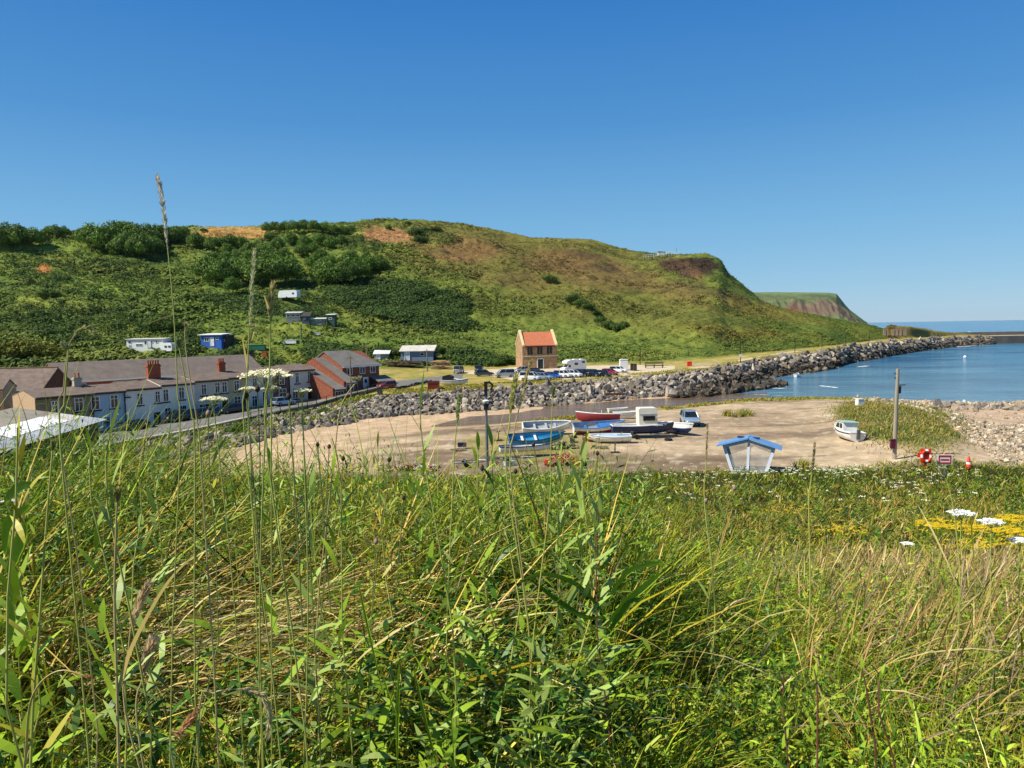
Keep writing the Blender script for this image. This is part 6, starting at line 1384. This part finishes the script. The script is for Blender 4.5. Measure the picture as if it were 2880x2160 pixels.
def mound_grass():
    r = np.random.default_rng(31); n = 60000; x = r.uniform(18, 60, n); y = r.uniform(50, 104, n); m = mound(x, y); k = (m+r.normal(0, .08, n) > .36); x, y, m = x[k], y[k], m[k]; n = len(x)
    c = fbm(x*.25, y*.25, 61, 3); C = pick(r, n, ('olive', 'straw', 'green', 'dark', 'blue'), np.stack([np.full(n, 1.2), .5+(1-c)*1.5, c*1.1, .1+np.where(c > .56, 1.2, 0), np.where(vn(x*.12, y*.12, 9) > .68, 1.6, .02)], -1))*r.uniform(.5, .85, (n, 1))
    V, Q, Cc = strips(np.stack([x, y, terr(x, y)], -1), updir(r, n, .5), r.uniform(.12, .42, n)*(.5+c), .07, .3, C, [1, .8, .1], 2, None, r)
    # the dry fringe grass of the roadside and the yard edge
    n = 26000; a = r.uniform(880, 2480, n); y = lookup(Y10, a)+r.uniform(.5, 7, n); yy = lookup(Y7, a)-r.uniform(-.5, 3.0, n); w = (r.random(n) < .35) & (a > 1450); y = np.where(w, yy, y); x = (a-1440)/F*y; k = fbm(x*.2, y*.2, 71, 3) > .45; x, y = x[k], y[k]; n = len(x)
    b = strips(np.stack([x, y, terr(x, y)], -1), updir(r, n, .45), r.uniform(.12, .4, n), .13, .3, pick(r, n, ('olive', 'straw', 'green', 'yel'), (1, 1, .6, .3))*r.uniform(.6, .95, (n, 1)), [1, .8, .1], 2, None, r)
    # weeds on the debris slope and between the rocks at the left
    n = 22000; a = r.uniform(150, 1120, n); y = lookup(Y10, a)-r.uniform(-2.5, 14, n); x = (a-1440)/F*y; k = (fbm(x*.22, y*.22, 81, 3) > .5) & (y > 53) & ((a < 1000) | (y > lookup(Y10, a)-2)); x, y = x[k], y[k]; n = len(x)
    d = strips(np.stack([x, y, terr(x, y)], -1), updir(r, n, .5), r.uniform(.3, .95, n), .16, .35, pick(r, n, ('dark', 'olive', 'green', 'straw'), (1.2, .8, 1, .4))*r.uniform(.7, 1.1, (n, 1)), [1, .8, .1], 2, None, r)
    V, Q, C = cat_mesh([(V, Q, Cc), b, d]); me = np_mesh('rough_grass', V, Q, C); me.materials.append(M_grass)
    props(link('rough_grass', me), 'rough dry grass and weeds on the mound, roadside and among the rocks', 'grass', None, 'stuff')
mound_grass()
# ------------------------------------------------------------------ single plants one can tell apart
M_stem = mat('stem_green', '#b0b054', .6, .15, 12); M_stemd = mat('stem_dark', '#7f8448', .6, .15, 12); M_strawm = mat('straw_stem', '#c2ab6e', .6, .15, 12)
M_seed = vmat('seed_husks', .7, .4, 30, .12, 0, 3, .25); M_pet = vmat('petals', .6, .2); M_bud = mat('dark_bud', '#4a332b', .8, .25, 40); M_budp = mat('tan_bud', '#a08070', .8, .2, 40)
rp = np.random.default_rng(44)
def path(pts, y):
    """pts: photo positions from the top down; the foot is carried to the ground"""
    P = [at_y(u, v, y) for u, v in pts]; b = P[-1]; g = tz(b.x, b.y)
    if b.z > g+.02:
        e = Vector((b.x+(b.x-P[-2].x)*.3+rp.uniform(-.05, .05), b.y, g-.02)); P.append(b*.5+e*.5+Vector((rp.uniform(-.07, .07), 0, 0))); P.append(e)
    return P
def smooth(P, n=26):
    P = [np.array(p, float) for p in P]
    L_ = np.linalg.norm(P[0]-P[-1])
    if len(P) == 3 and L_ > .35: P = [P[0], P[0]*.75+P[1]*.25+rp.normal(0, .008, 3), P[1]+rp.normal(0, .03, 3), P[1]*.5+P[2]*.5+rp.normal(0, .05, 3), P[2]]
    Q = [P[0]]+P+[P[-1]]; out = []
    for i in range(1, len(Q)-2):
        for k in range(max(2, n//(len(P)-1))):
            t = k/max(2, n//(len(P)-1)); a, b, c, d = Q[i-1:i+3]; out.append(.5*((2*b)+(-a+c)*t+(2*a-5*b+4*c-d)*t*t+(-a+3*b-3*c+d)*t**3))
    out.append(P[-1]); return out
def grass_stalk(label, pts, y, r0=.0022, head=.3, hw=.012, col=('#cfc59a', '#b9b070'), stem=None, leaves=(), dens=170, name='tall_grass', droopy=0):
    P = smooth(path(pts, y)); base = Vector(P[-1]); t = thing(name, base, 0, label, 'grass stalk')
    L = [Vector(p)-base for p in P]; r0 *= .78; MB().tube(L, [r0*.45+r0*.5*i/(len(L)-1) for i in range(len(L))], 6).build('stem', stem or M_stem, t)
    # seed head: many small husks round the upper part
    n = max(2, int(len(L)*head)); A = np.array([list(p) for p in L[:n+1]]); s = rp.random(dens)**.9; ii = s*(n-1); i0 = ii.astype(int); f = (ii-i0)[:, None]
    C = A[i0]*(1-f)+A[i0+1]*f; ax = A[i0]-A[i0+1]; ax /= np.linalg.norm(ax, axis=1)[:, None]+1e-9
    env = np.interp(s, [0, .12, .5, .85, 1], [.3, .8, 1, .8, .3])*hw; o = rp.normal(size=(dens, 3)); o -= ax*np.sum(o*ax, 1)[:, None]; o /= np.linalg.norm(o, axis=1)[:, None]
    d = ax*1.0+o*.45; d /= np.linalg.norm(d, axis=1)[:, None]; c0, c1 = L3(col[0]), L3(col[1]); m = rp.random((dens, 1)); CC = (c0*m+c1*(1-m))*rp.uniform(.8, 1.15, (dens, 1))
    V, Q, CC = strips(C+o*env[:, None]*.25, d, env*1.9*rp.uniform(.7, 1.3, dens), env*.45, 0, CC, [.3, 1, .8, .1], 3, None, rp)
    me = np_mesh('seed_head', V, Q, CC); me.materials.append(M_seed); link('seed_head', me, t)
    for lp, w, c in leaves:
        B = [Vector(at_y(u, v, y))-base for u, v in lp]; B = smooth([tuple(b) for b in B], 12); vs = []; fs = []; k = len(B)
        for i, b in enumerate(B):
            tt = i/(k-1); ww = w*(1-tt)**.6*min(1, .4+tt*4); dr = Vector(B[min(i+1, k-1)])-Vector(B[max(i-1, 0)]); sd = dr.cross(Vector((.1, 1, .25))).normalized()*ww*.5
            vs += [tuple(Vector(b)-sd), tuple(Vector(b)+sd+Vector((0, ww*.3, 0)))]
        fs = [(2*i, 2*i+1, 2*i+3, 2*i+2) for i in range(k-1)]; me = np_mesh('leaf', vs, fs, np.tile(G_['straw'] if c is M_ld or c is M_strawm else G_['fresh'], (len(vs), 1)), True); me.materials.append(M_grass); link('leaf', me, t)
    return t
M_lg = mat('blade_green', '#6f9440', .5, .15, 9); M_ld = mat('blade_straw', '#b9a25c', .55, .15, 9); M_dg = mat('leaf_dark', '#668f42', .5, .15, 9); M_lb = mat('leaf_bluish', '#7d9a74', .55, .15, 9)
grass_stalk('tallest grass stalk with a silvery plume rising high above the hill into the sky', [(440, 486), (456, 560), (466, 650), (478, 760), (488, 870), (495, 1000), (500, 1120), (506, 1280)], 1.25, .0019, .36, .0045, ('#efe9da', '#d3c0a2'), leaves=[([(489, 884), (450, 897), (398, 918)], .003, M_ld)], dens=260)
grass_stalk('second tall pale seed spike right of the tallest stalk', [(716, 698), (710, 780), (704, 880), (699, 970), (694, 1080), (690, 1260)], 1.35, .0022, .45, .005, ('#ece4c0', '#a9ac6a'), leaves=[([(700, 968), (716, 920), (720, 885)], .006, M_strawm), ([(697, 1040), (690, 1000), (681, 950)], .006, M_strawm)], dens=200)
grass_stalk('seed spike with a forked tip just right of the second tall one', [(768, 795), (762, 860), (760, 960), (758, 1060), (752, 1280)], 1.3, .0026, .3, .006, ('#dccb8a', '#b5a55c'), leaves=[([(762, 900), (752, 860), (742, 828)], .006, M_strawm)], dens=170)
grass_stalk('bent over grass stalk at the far left above the roofs', [(268, 935), (245, 922), (222, 930), (205, 950), (193, 975), (186, 1020), (178, 1100), (168, 1240)], 1.7, .0025, .4, .006, ('#c9c290', '#9aa05a'), stem=M_strawm)
grass_stalk('grass stalk with its hooked tip at the terrace end house', [(180, 970), (192, 985), (190, 1010), (186, 1060), (180, 1140), (170, 1260)], 1.6, .003, .2, .006, ('#c9c290', '#9aa05a'))
grass_stalk('thin green stalk crossing the white terrace houses left', [(500, 960), (510, 1010), (525, 1090), (540, 1170), (548, 1290)], 1.5, .003, .12, .006, ('#a9b070', '#8a9a50'))
grass_stalk('thin green stalk crossing the white terrace houses right', [(522, 915), (520, 945), (526, 1010), (540, 1100), (558, 1210), (565, 1300)], 1.55, .0026, .08, .004, ('#dcc49c', '#c4a880'), stem=M_strawm)
grass_stalk('pale drooping stalk arching over the red car by the brick house', [(985, 1066), (1010, 1066), (998, 1080), (975, 1110), (955, 1160), (940, 1290)], 2.2, .003, .3, .006, ('#cfc8a0', '#b0aa7a'), stem=M_strawm)
grass_stalk('upright green stalk before the rock bank', [(1292, 1110), (1286, 1180), (1280, 1250), (1275, 1340)], 2.4, .0035, .3, .008, ('#b8c27a', '#93a255'))
grass_stalk('pair stalk leaning right of the rock bank, yellowish', [(1452, 1050), (1440, 1130), (1432, 1200), (1425, 1340)], 2.2, .004, .35, .009, ('#c6c074', '#a9a858'))
grass_stalk('second yellowish stalk left of the car park white cars', [(1496, 1010), (1480, 1060), (1462, 1140), (1445, 1220), (1436, 1340)], 2.2, .0032, .4, .007, ('#d4c48a', '#b3a35e'), stem=M_strawm)
grass_stalk('long green stalk crossing the weathered boat', [(1556, 1090), (1552, 1180), (1548, 1300), (1545, 1420)], 2.1, .003, .15, .006, ('#a5b46a', '#8a9a50'))
grass_stalk('dark tipped stalk standing right of the blue wheelhouse', [(2292, 1243), (2287, 1300), (2280, 1360), (2275, 1420)], 3.2, .005, .4, .007, ('#8b7c5c', '#a8966c'))
grass_stalk('reddish stalk left of the blue wheelhouse', [(1990, 1190), (1988, 1250), (1985, 1320), (1982, 1420)], 3.0, .004, .4, .005, ('#b08070', '#9a7460'))
grass_stalk('pale knotted seed head hanging before the red and white sign', [(2652, 1322), (2660, 1345), (2668, 1370), (2680, 1420), (2690, 1500), (2700, 1640)], 2.6, .004, .22, .012, ('#f0ecc8', '#c2c090'), dens=220)
grass_stalk('fluffy pink tan seed head low at the left', [(420, 1640), (395, 1690), (370, 1760), (360, 1850), (352, 2000)], 1.75, .004, .4, .011, ('#f0dcb6', '#d8b98a'), stem=M_strawm, dens=260)
grass_stalk('fluffy tan seed head beside the first low one', [(432, 1800), (415, 1850), (400, 1910), (385, 2030)], 1.6, .004, .45, .013, ('#f2dfbc', '#dcbc90'), stem=M_strawm, dens=260)
grass_stalk('drooping straw seed head low near the left middle', [(752, 2080), (758, 2020), (740, 1960), (700, 1940), (640, 1940), (600, 1950), (560, 1990)], 1.6, .003, .5, .008, ('#ece0b0', '#b7a46a'), stem=M_strawm, dens=260)
grass_stalk('small orange brown seed head pointing up right', [(555, 2000), (530, 2030), (505, 2060), (480, 2110)], 1.5, .003, .6, .009, ('#e0b484', '#c89a6a'), stem=M_strawm, dens=200)
# curved straw leaves
grass_stalk('dead leaf arching over the bottom left corner', [(250, 1905), (180, 1885), (130, 1905), (95, 1950), (80, 2010), (72, 2130)], 1.45, .004, .1, .004, ('#c99a66', '#b07f52'), stem=M_ld)
grass_stalk('yellow green reed with split leaves in the bottom left', [(330, 1380), (326, 1500), (322, 1700), (330, 1980)], 1.5, .005, .12, .008, ('#b9a25c', '#8a9a50'), stem=M_strawm,
    leaves=[([(328, 1980), (285, 1880), (240, 1790)], .02, M_lg), ([(328, 1960), (370, 1820), (470, 1640), (560, 1550)], .011, M_strawm), ([(330, 1900), (300, 1780), (290, 1740)], .012, M_lg)])
grass_stalk('broad pale leaved grass leaning at the left edge', [(150, 1240), (130, 1480), (110, 1760), (90, 2050)], 1.5, .005, .1, .005, ('#b9b070', '#8a9a50'), stem=M_stem, leaves=[([(110, 1760), (60, 1690), (0, 1650)], .02, M_lg), ([(100, 1900), (95, 1850), (110, 1780)], .018, M_lg)])
# flat white flower heads
def umbel(label, u, v, wpx, y, foot, leafy=True, col=('#f4efcf', '#e2dcb0'), curve=0, dome=.22, thick=.05):
    top = at_y(u, v, y); R = wpx/F*y/2; fb = at_y(foot[0], foot[1], y); g = tz(fb.x, y); base = Vector((fb.x, y, g)); t = thing('white_umbel', base, 0, label, 'flower')
    j = top-base-Vector((0, 0, R*.75)); P = smooth([tuple(j), tuple(j*.66+Vector((curve, 0, 0))), tuple(j*.33+Vector((curve*.6, 0, 0))), (0, 0, -.03)], 12)
    MB().tube(P, [max(.0016, R*.035)]*len(P), 7).build('stem', M_stem, t)
    b = MB(); k = 15; Ps = []; Ns = []
    for i in range(k):
        a = i*2.4; q = math.sqrt((i+.4)/k); e = top-base+Vector((math.cos(a)*q*R*.93, math.sin(a)*q*R*.93, -q*q*R*dome)); b.tube([tuple(j), tuple(j*.4+e*.6+Vector((0, 0, -R*.06))), tuple(e)], max(.0006, R*.012), 5)
        m = 60; o = rp.normal(size=(m, 3))*np.array([.12, .12, .035])*R; Ps.append(np.array(e)+o); 
    b.build('rays', M_stem, t)
    P = np.concatenate(Ps); n = len(P); nn = rp.normal(size=(n, 3))*.4+np.array([-.2, -.3, 1]); nn /= np.linalg.norm(nn, axis=1)[:, None]; m = rp.random((n, 1)); CC = L3(col[0])*m+L3(col[1])*(1-m)
    V, Q, C = cards(P, nn, R*.062*rp.uniform(.7, 1.3, n), CC, rp, 1.7); me = np_mesh('flower_head', V, Q, C); me.materials.append(M_pet); link('flower_head', me, t)
    return t
umbel('largest creamy white flower head in front of the terrace end', 749, 1043, 138, 1.7, (700, 1330), curve=-.02)
umbel('small creamy flower head below the left side of the largest one', 697, 1089, 48, 1.8, (700, 1330))
umbel('small creamy flower head directly below the largest one', 762, 1087, 54, 1.75, (705, 1330))
umbel('creamy flower head below the right side of the largest one', 848, 1094, 56, 1.7, (770, 1330), curve=.02)
umbel('flat yellow white flower head before the grey terrace house', 599, 1117, 68, 1.9, (655, 1330), curve=.015)
W2 = ('#ffffff', '#e9ebe0')
umbel('white flower head standing alone left of the yellow patch', 2704, 1437, 68, 2.6, (2690, 1900), col=W2); umbel('white flower head in front of the yellow patch', 2788, 1462, 66, 2.7, (2790, 1900), col=W2)
umbel('white flower head cut by the right edge below the yellow patch', 2868, 1515, 60, 2.7, (2870, 1900), col=W2); umbel('small white flower head in the tan grass left of the yellow patch', 2553, 1526, 34, 3.2, (2560, 1800), col=W2)
umbel('yellowish white head beside the bottom left leaf mass', 25, 1405, 40, 2.1, (40, 1700), col=W2)
# knapweed: thin stalks with dark round buds
def knap(label, u, v, y, foot, r=.007, m=None, side=()):
    r *= .72
    top = at_y(u, v, y); fb = at_y(foot[0], foot[1], y); base = Vector((fb.x, y, tz(fb.x, y))); t = thing('knapweed', base, 0, label, 'wild flower'); j = top-base
    mid = j*.55+Vector((rp.uniform(-.03, .03), .02, 0)); MB().tube(smooth([tuple(j), tuple(mid), (0, 0, -.02)], 10), .0015, 6).build('stem', M_stemd, t)
    for i, (p) in enumerate([j]+[at_y(a, b, y)-base for a, b in side]):
        q = MB(); q.lathe([(r*.25, -r*1.15), (r*.75, -r*.8), (r*.98, -r*.1), (r*.85, r*.55), (r*.5, r*1.0), (r*.3, r*1.25), (r*.08, r*1.3)], 10, Matrix.Translation(p)); q.build('bud', m or M_bud, t, True)
        if i: MB().tube([tuple(p), tuple(p*.7+j*.2+Vector((0, 0, -.03))), tuple(j*.6)], .002, 5).build('branch', M_stemd, t)
    f = rp.uniform(.2, .9, 9); R0 = np.array([list(mid*2*k if k < .5 else mid+(j-mid)*(k-.5)*2) for k in f]); a = rp.uniform(0, 6, 9); d = np.stack([np.cos(a)*.5, np.sin(a)*.5, np.ones(9)], -1); d /= np.linalg.norm(d, axis=1)[:, None]
    V, Q, C = strips(R0, d, rp.uniform(.05, .12, 9), .009, .2, np.tile(G_['blue'], (9, 1)), [.2, 1, .8, .1], 4, None, rp); me = np_mesh('leaves', V, Q, C); me.materials.append(M_grass); link('leaves', me, t)
KN = [('dark bud before the white terrace house right of the small flower head', 724, 1094, 1.8, (715, 1330), .009, None, [(693, 1112)]), ('dark bud in front of the light grey end house', 849, 1110, 1.8, (800, 1330), .009, None, [(812, 1115)]),
 ('pinkish bud in front of the parked black cars', 586, 1163, 2.0, (600, 1350), .010, M_budp, []), ('dark bud over the sand right of the terrace', 926, 1256, 2.2, (900, 1420), .008, None, [(893, 1250)]),
 ('dark drooping bud over the sand near the middle', 965, 1290, 2.3, (950, 1450), .009, None, []), 
 ('dark bud touching the cyan boat', 1585, 1248, 2.3, (1560, 1420), .008, None, [(1500, 1250)]),
 ('grey bud right of the red nets', 1646, 1305, 2.6, (1700, 1450), .009, None, [(1680, 1275)]), ('pinkish bud on a slanting stalk right of centre', 2066, 1373, 2.6, (1930, 1560), .010, M_budp, [(1986, 1408)]),
 ('tan bud low in the left centre grass', 1058, 1523, 2.3, (1055, 1750), .011, M_budp, []),
 ('pinkish bud in the middle left grass', 845, 1400, 2.4, (850, 1650), .010, M_budp, []), ('dark bud left of the net heap', 1094, 1293, 2.5, (1120, 1450), .009, None, [(1135, 1400)]), ('dark bud at the edge of the near grass in the centre', 1356, 1318, 2.5, (1360, 1500), .010, None, [(1450, 1325)]),
 ]
for a in KN: knap(*a)
# tall leafy stems with upright lance leaves
def leafy(label, u, v, y, foot, nl=16, ll=.11, lw=.016, c='blue', brown=False, name='leafy_plant'):
    top = at_y(u, v, y); fb = at_y(foot[0], foot[1], y); base = Vector((fb.x, y, tz(fb.x, y))); t = thing(name, base, 0, label, 'wild plant'); j = np.array(list(top-base))
    MB().tube(smooth([tuple(j*.93), tuple(j*.55+np.array([.01, 0, 0])), (0, 0, -.02)], 8), [.0016+.0016*i/8 for i in range(9)], 6).build('stem', mat('reddish_stem', '#7a4a38', .6, .2, 10) if brown else M_stem, t)
    f = np.linspace(.25, 1.0, nl)**.85; a = np.arange(nl)*2.4+rp.uniform(0, 6); el = np.interp(f, [.2, .8, 1], [.5, .9, 1.35])+rp.normal(0, .12, nl); R0 = j[None]*(f*.93)[:, None]
    d = np.stack([np.cos(a)*np.cos(el), np.sin(a)*np.cos(el)*.7, np.sin(el)], -1); sd = np.stack([-np.sin(a), np.cos(a), np.zeros(nl)], -1)+rp.normal(0, .3, (nl, 3)); sd /= np.linalg.norm(sd, axis=1)[:, None]
    L = ll*np.interp(f, [.2, .7, 1], [1.3, 1, .7])*rp.uniform(.8, 1.2, nl); C = np.tile(G_[c], (nl, 1))*rp.uniform(.85, 1.25, (nl, 1))
    V, Q, C = strips(R0, d, L, lw*L/ll, rp.uniform(.0, .35, nl), C, [.25, .8, 1, .85, .5, .06], 6, sd, rp, C*1.2); me = np_mesh('leaves', V, Q, C); me.materials.append(M_grass); link('leaves', me, t)
LP = [('dark spiky plant topping out before the tan gable at the far left', 40, 1055, 1.5, (60, 1450), 24, .1, .013, 'olive'), ('plant with long upright leaves before the blue house', 302, 1085, 1.55, (300, 1420), 18, .12, .014, 'blue'),
 ('grey green plant in front of the terrace road wall', 385, 1250, 2.2, (380, 1450), 14, .1, .02, 'blue'), ('leafy stem crossing the rock bank foot left of the lamp post', 1175, 1035, 1.9, (1230, 1420), 16, .12, .013, 'green'),
 ('leafy stem left of the rock bank over the sand', 930, 1130, 2.0, (940, 1420), 18, .1, .013, 'green'), ('leafy stem before the lamp post', 1346, 1185, 2.3, (1330, 1450), 16, .11, .018, 'green'),
 ('tall leafy stem just left of the weathered boat', 1382, 1170, 2.3, (1400, 1450), 14, .1, .016, 'dark'), ('tall dark leafy plant rising through the group of boats', 1632, 1195, 2.2, (1640, 1640), 30, .12, .018, 'blue'),
 ('leafy grey green plant right of the weathered boat', 1575, 1215, 2.3, (1580, 1620), 22, .11, .018, 'blue'), ('brown stemmed leafy plant in the centre with big leaves at its foot', 1686, 1330, 2.3, (1692, 1760), 30, .12, .022, 'blue', True),
 ('grey green plant in the left middle grass', 870, 1290, 2.3, (870, 1620), 22, .13, .02, 'blue'), ('leafy plant standing left of the net heap', 1060, 1180, 2.4, (1070, 1450), 14, .1, .012, 'olive'),
 ('pale leafy plant at the left by the shed roof end', 250, 1150, 1.8, (262, 1480), 18, .1, .016, 'green'), ('plant with pale leaves by the shed wall', 430, 1270, 2.2, (430, 1520), 16, .12, .02, 'blue'),
 ('leafy plant in front of the sand patch', 760, 1240, 2.1, (760, 1500), 16, .12, .018, 'green'), ('bushy leafy plant at the far left edge', 30, 1440, 1.9, (30, 1800), 26, .16, .035, 'green')]
for a in LP: leafy(*a)
RS = [(2205, 1870, 2200, 2060), (2290, 1850, 2292, 2070), (2425, 1850, 2415, 2100), (2478, 1870, 2482, 2010)]
for i, (u0, v0, u1, v1) in enumerate(RS):
    leafy(['reddish stemmed plant, first of the four low at the right', 'reddish stemmed plant, second of the four low at the right', 'tallest reddish stemmed plant, third of the four low at the right', 'short reddish stemmed plant, last of the four low at the right'][i], u0, v0-40, 1.65, (u1, v1), 22, .05, .012, 'green', True)
# broad leaves
def broad(label, u, v, y, leaves, name='broad_leaved_plant'):
    fb = at_y(u, v, y); base = Vector((fb.x, y, tz(fb.x, y))); t = thing(name, base, 0, label, 'wild plant')
    for pts, w, dark in leaves:
        B = smooth([tuple(at_y(a, b, y+dy)-base) for a, b, dy in pts], 14); k = len(B); vs = []
        for i, b in enumerate(B):
            tt = i/(k-1); ww = w*.42*math.sin(math.pi*min(1, tt*.93+.06))**.8*(1+.08*math.sin(i*2.1)); dr = Vector(B[min(i+1, k-1)])-Vector(B[max(i-1, 0)]); sd = dr.cross(Vector((.15, 1, .55))).normalized()*ww*.5; b = Vector(b)
            vs += [tuple(b-sd+Vector((0, -.012, .01))), tuple(b), tuple(b+sd+Vector((0, -.008, .012)))]
        fs = [q for i in range(k-1) for q in ((3*i, 3*i+1, 3*i+4, 3*i+3), (3*i+1, 3*i+2, 3*i+5, 3*i+4))]; Cl = np.tile(G_['dark' if dark else 'green']*1.15, (len(vs), 1)); Cl[1::3] *= 1.25; me = np_mesh('leaf', vs, fs, Cl, True); me.materials.append(M_grass); link('leaf', me, t)
broad('plant with long dark dock leaves spreading in the centre right', 1700, 1760, 2.25, [([(1690, 1720, 0), (1620, 1650, -.05), (1530, 1620, -.1), (1465, 1640, -.14)], .05, True), ([(1700, 1740, 0), (1640, 1740, -.05), (1560, 1690, -.1), (1500, 1640, -.12)], .06, True), ([(1705, 1700, 0), (1760, 1620, -.05), (1820, 1595, -.08), (1860, 1590, -.1)], .035, False),
  ([(1710, 1760, 0), (1760, 1700, -.05), (1820, 1650, -.08), (1855, 1620, -.1)], .05, False), ([(1705, 1790, 0), (1740, 1740, -.05), (1770, 1700, -.1), (1800, 1690, -.12)], .04, True)])
broad('comfrey like plant with broad leaves cut by the left edge', 30, 1700, 1.9, [([(30, 1620, 0), (60, 1540, -.05), (80, 1480, -.08)], .07, False), ([(20, 1560, 0), (30, 1480, -.05), (90, 1430, -.08)], .06, False), ([(40, 1700, 0), (20, 1640, -.05), (-30, 1600, -.08)], .07, False), ([(30, 1820, 0), (40, 1740, -.05), (30, 1680, -.1)], .06, False), ([(20, 1420, 0), (60, 1380, -.05), (110, 1370, -.08)], .05, False)])
broad('wide bladed grass in the lower left centre', 1200, 2050, 1.55, [([(1230, 2160, 0), (1190, 2000, -.03), (1165, 1880, -.05)], .02, False), ([(1190, 2160, 0), (1110, 2000, -.03), (1060, 1840, -.05)], .016, False), ([(1120, 2160, 0), (1120, 2020, -.03), (1125, 1880, -.05)], .018, False), ([(1080, 1960, 0), (1030, 1740, -.03), (1010, 1640, -.05)], .018, False)])
# bush before the terrace wall
for u, v, hh, lb in ((668, 1222, 46, 'rounded green bush growing against the terrace road wall'), (350, 1262, 26, 'low green bush on the weedy bank below the road wall at the left'), (905, 1165, 26, 'low bush on the bank under the road railing')):
    p = T(u, v, 60); H = hh/F*p.y*1.15; t = thing('bush', (p.x, p.y, p.z-H*.1), 1.0, lb, 'bush'); c = link('crown', CR['b'][0], t); c.scale = (H*1.3, H*1.3, H); k = link('trunk', TRUNK, t); k.scale = (H*.6,)*3
def tufts(label, u0, v0, n, y0=51):
    r = np.random.default_rng(int(u0)); P = [T(u0+r.normal()*14, v0+r.normal()*2, y0) for _ in range(n)]; root = np.array([list(p) for p in P]); root = np.repeat(root, 40, 0)+r.normal(size=(n*40, 3))*np.array([.15, .15, 0]); m = len(root)
    V, Q, C = strips(root, updir(r, m, .3), r.uniform(.5, 1.1, m), .05, .2, pick(r, m, ('dark', 'olive', 'straw'), (1, 1, .6)), [1, .8, .1], 3, None, r); me = np_mesh('grass_tuft', V, Q, C); me.materials.append(M_grass); props(link('grass_tuft', me), label, 'grass tuft')
tufts('taller tuft of dark green grass growing on the bare yard', 2085, 1171, 8); tufts('low yellowish grass tuft on the yard left of the taller one', 2052, 1170, 4)
tufts('grass tuft on the near grass right of the blue wheelhouse', 2250, 1325, 6, 40)
# ------------------------------------------------------------------ camera, light, air
cam = bpy.data.cameras.new('camera'); cam.sensor_width = 36; cam.sensor_fit = 'HORIZONTAL'; cam.lens = 36*F/2880
cam.clip_start = .05; cam.clip_end = 20000
co = link('camera', cam); co.location = (0, 0, CZ); co.rotation_euler = RM.to_euler(); sc.camera = co
EL = rad(48); AZ = Vector((-.955, -.297, 0)).normalized()
sd = Vector((AZ.x*math.cos(EL), AZ.y*math.cos(EL), math.sin(EL)))
sun = bpy.data.lights.new('sun', 'SUN'); sun.energy = 5.0; sun.angle = rad(.5); sun.color = (1, .94, .82)
so = link('sun', sun); so.rotation_euler = sd.to_track_quat('Z', 'Y').to_euler(); so.location = (0, 0, 60)
w = bpy.data.worlds.new('World'); sc.world = w; w.use_nodes = True; N = w.node_tree.nodes
sk = N.new('ShaderNodeTexSky'); sk.sky_type = 'NISHITA'; sk.sun_disc = False; sk.sun_elevation = EL; sk.sun_rotation = math.atan2(AZ.x, AZ.y)
sk.air_density = 1.0; sk.dust_density = .0; sk.ozone_density = 3.0; sk.altitude = 0
K = w.node_tree.links; tc = N.new('ShaderNodeTexCoord'); sx = N.new('ShaderNodeSeparateXYZ'); K.new(tc.outputs['Generated'], sx.inputs[0])
rmp = N.new('ShaderNodeValToRGB'); K.new(sx.outputs['Z'], rmp.inputs[0]); e = rmp.color_ramp.elements; e[0].position = 0.0; e[0].color = (2.9, 4.9, 6.7, 1); e[1].position = 1; e[1].color = (.08, .6, 1.9, 1)
for p_, c_ in ((.05, (2.1, 4.4, 6.6, 1)), (.12, (1.4, 3.8, 6.4, 1)), (.25, (.5, 2.45, 5.6, 1)), (.40, (.12, 1.6, 5.0, 1)), (.56, (.1, 1.1, 3.4, 1))): q_ = e.new(p_); q_.color = c_
mxs = N.new('ShaderNodeMix'); mxs.data_type = 'RGBA'; mxs.inputs['Factor'].default_value = .82
K.new(sk.outputs[0], mxs.inputs[6]); K.new(rmp.outputs[0], mxs.inputs[7]); K.new(mxs.outputs[2], N['Background'].inputs[0]); N['Background'].inputs[1].default_value = .088
sc.view_settings.view_transform = 'Standard'; sc.view_settings.look = 'None'; sc.view_settings.exposure = .4; sc.view_settings.gamma = 1
sc.render.engine = 'CYCLES'
sc.cycles.max_bounces = 5; sc.cycles.diffuse_bounces = 2; sc.cycles.transparent_max_bounces = 8
hm = bpy.data.materials.new('air_haze'); hm.use_nodes = True; N = hm.node_tree.nodes; N.remove(N['Principled BSDF'])
pv = N.new('ShaderNodeVolumePrincipled'); pv.inputs['Color'].default_value = (.72, .82, .95, 1); pv.inputs['Density'].default_value = .00002; pv.inputs['Anisotropy'].default_value = .2
hm.node_tree.links.new(pv.outputs[0], N['Material Output'].inputs['Volume'])
props(MB().box((0, 4550, 41), (19000, 9400, 102)).build('haze', hm), kind='stuff')
sc.cycles.volume_bounces = 0
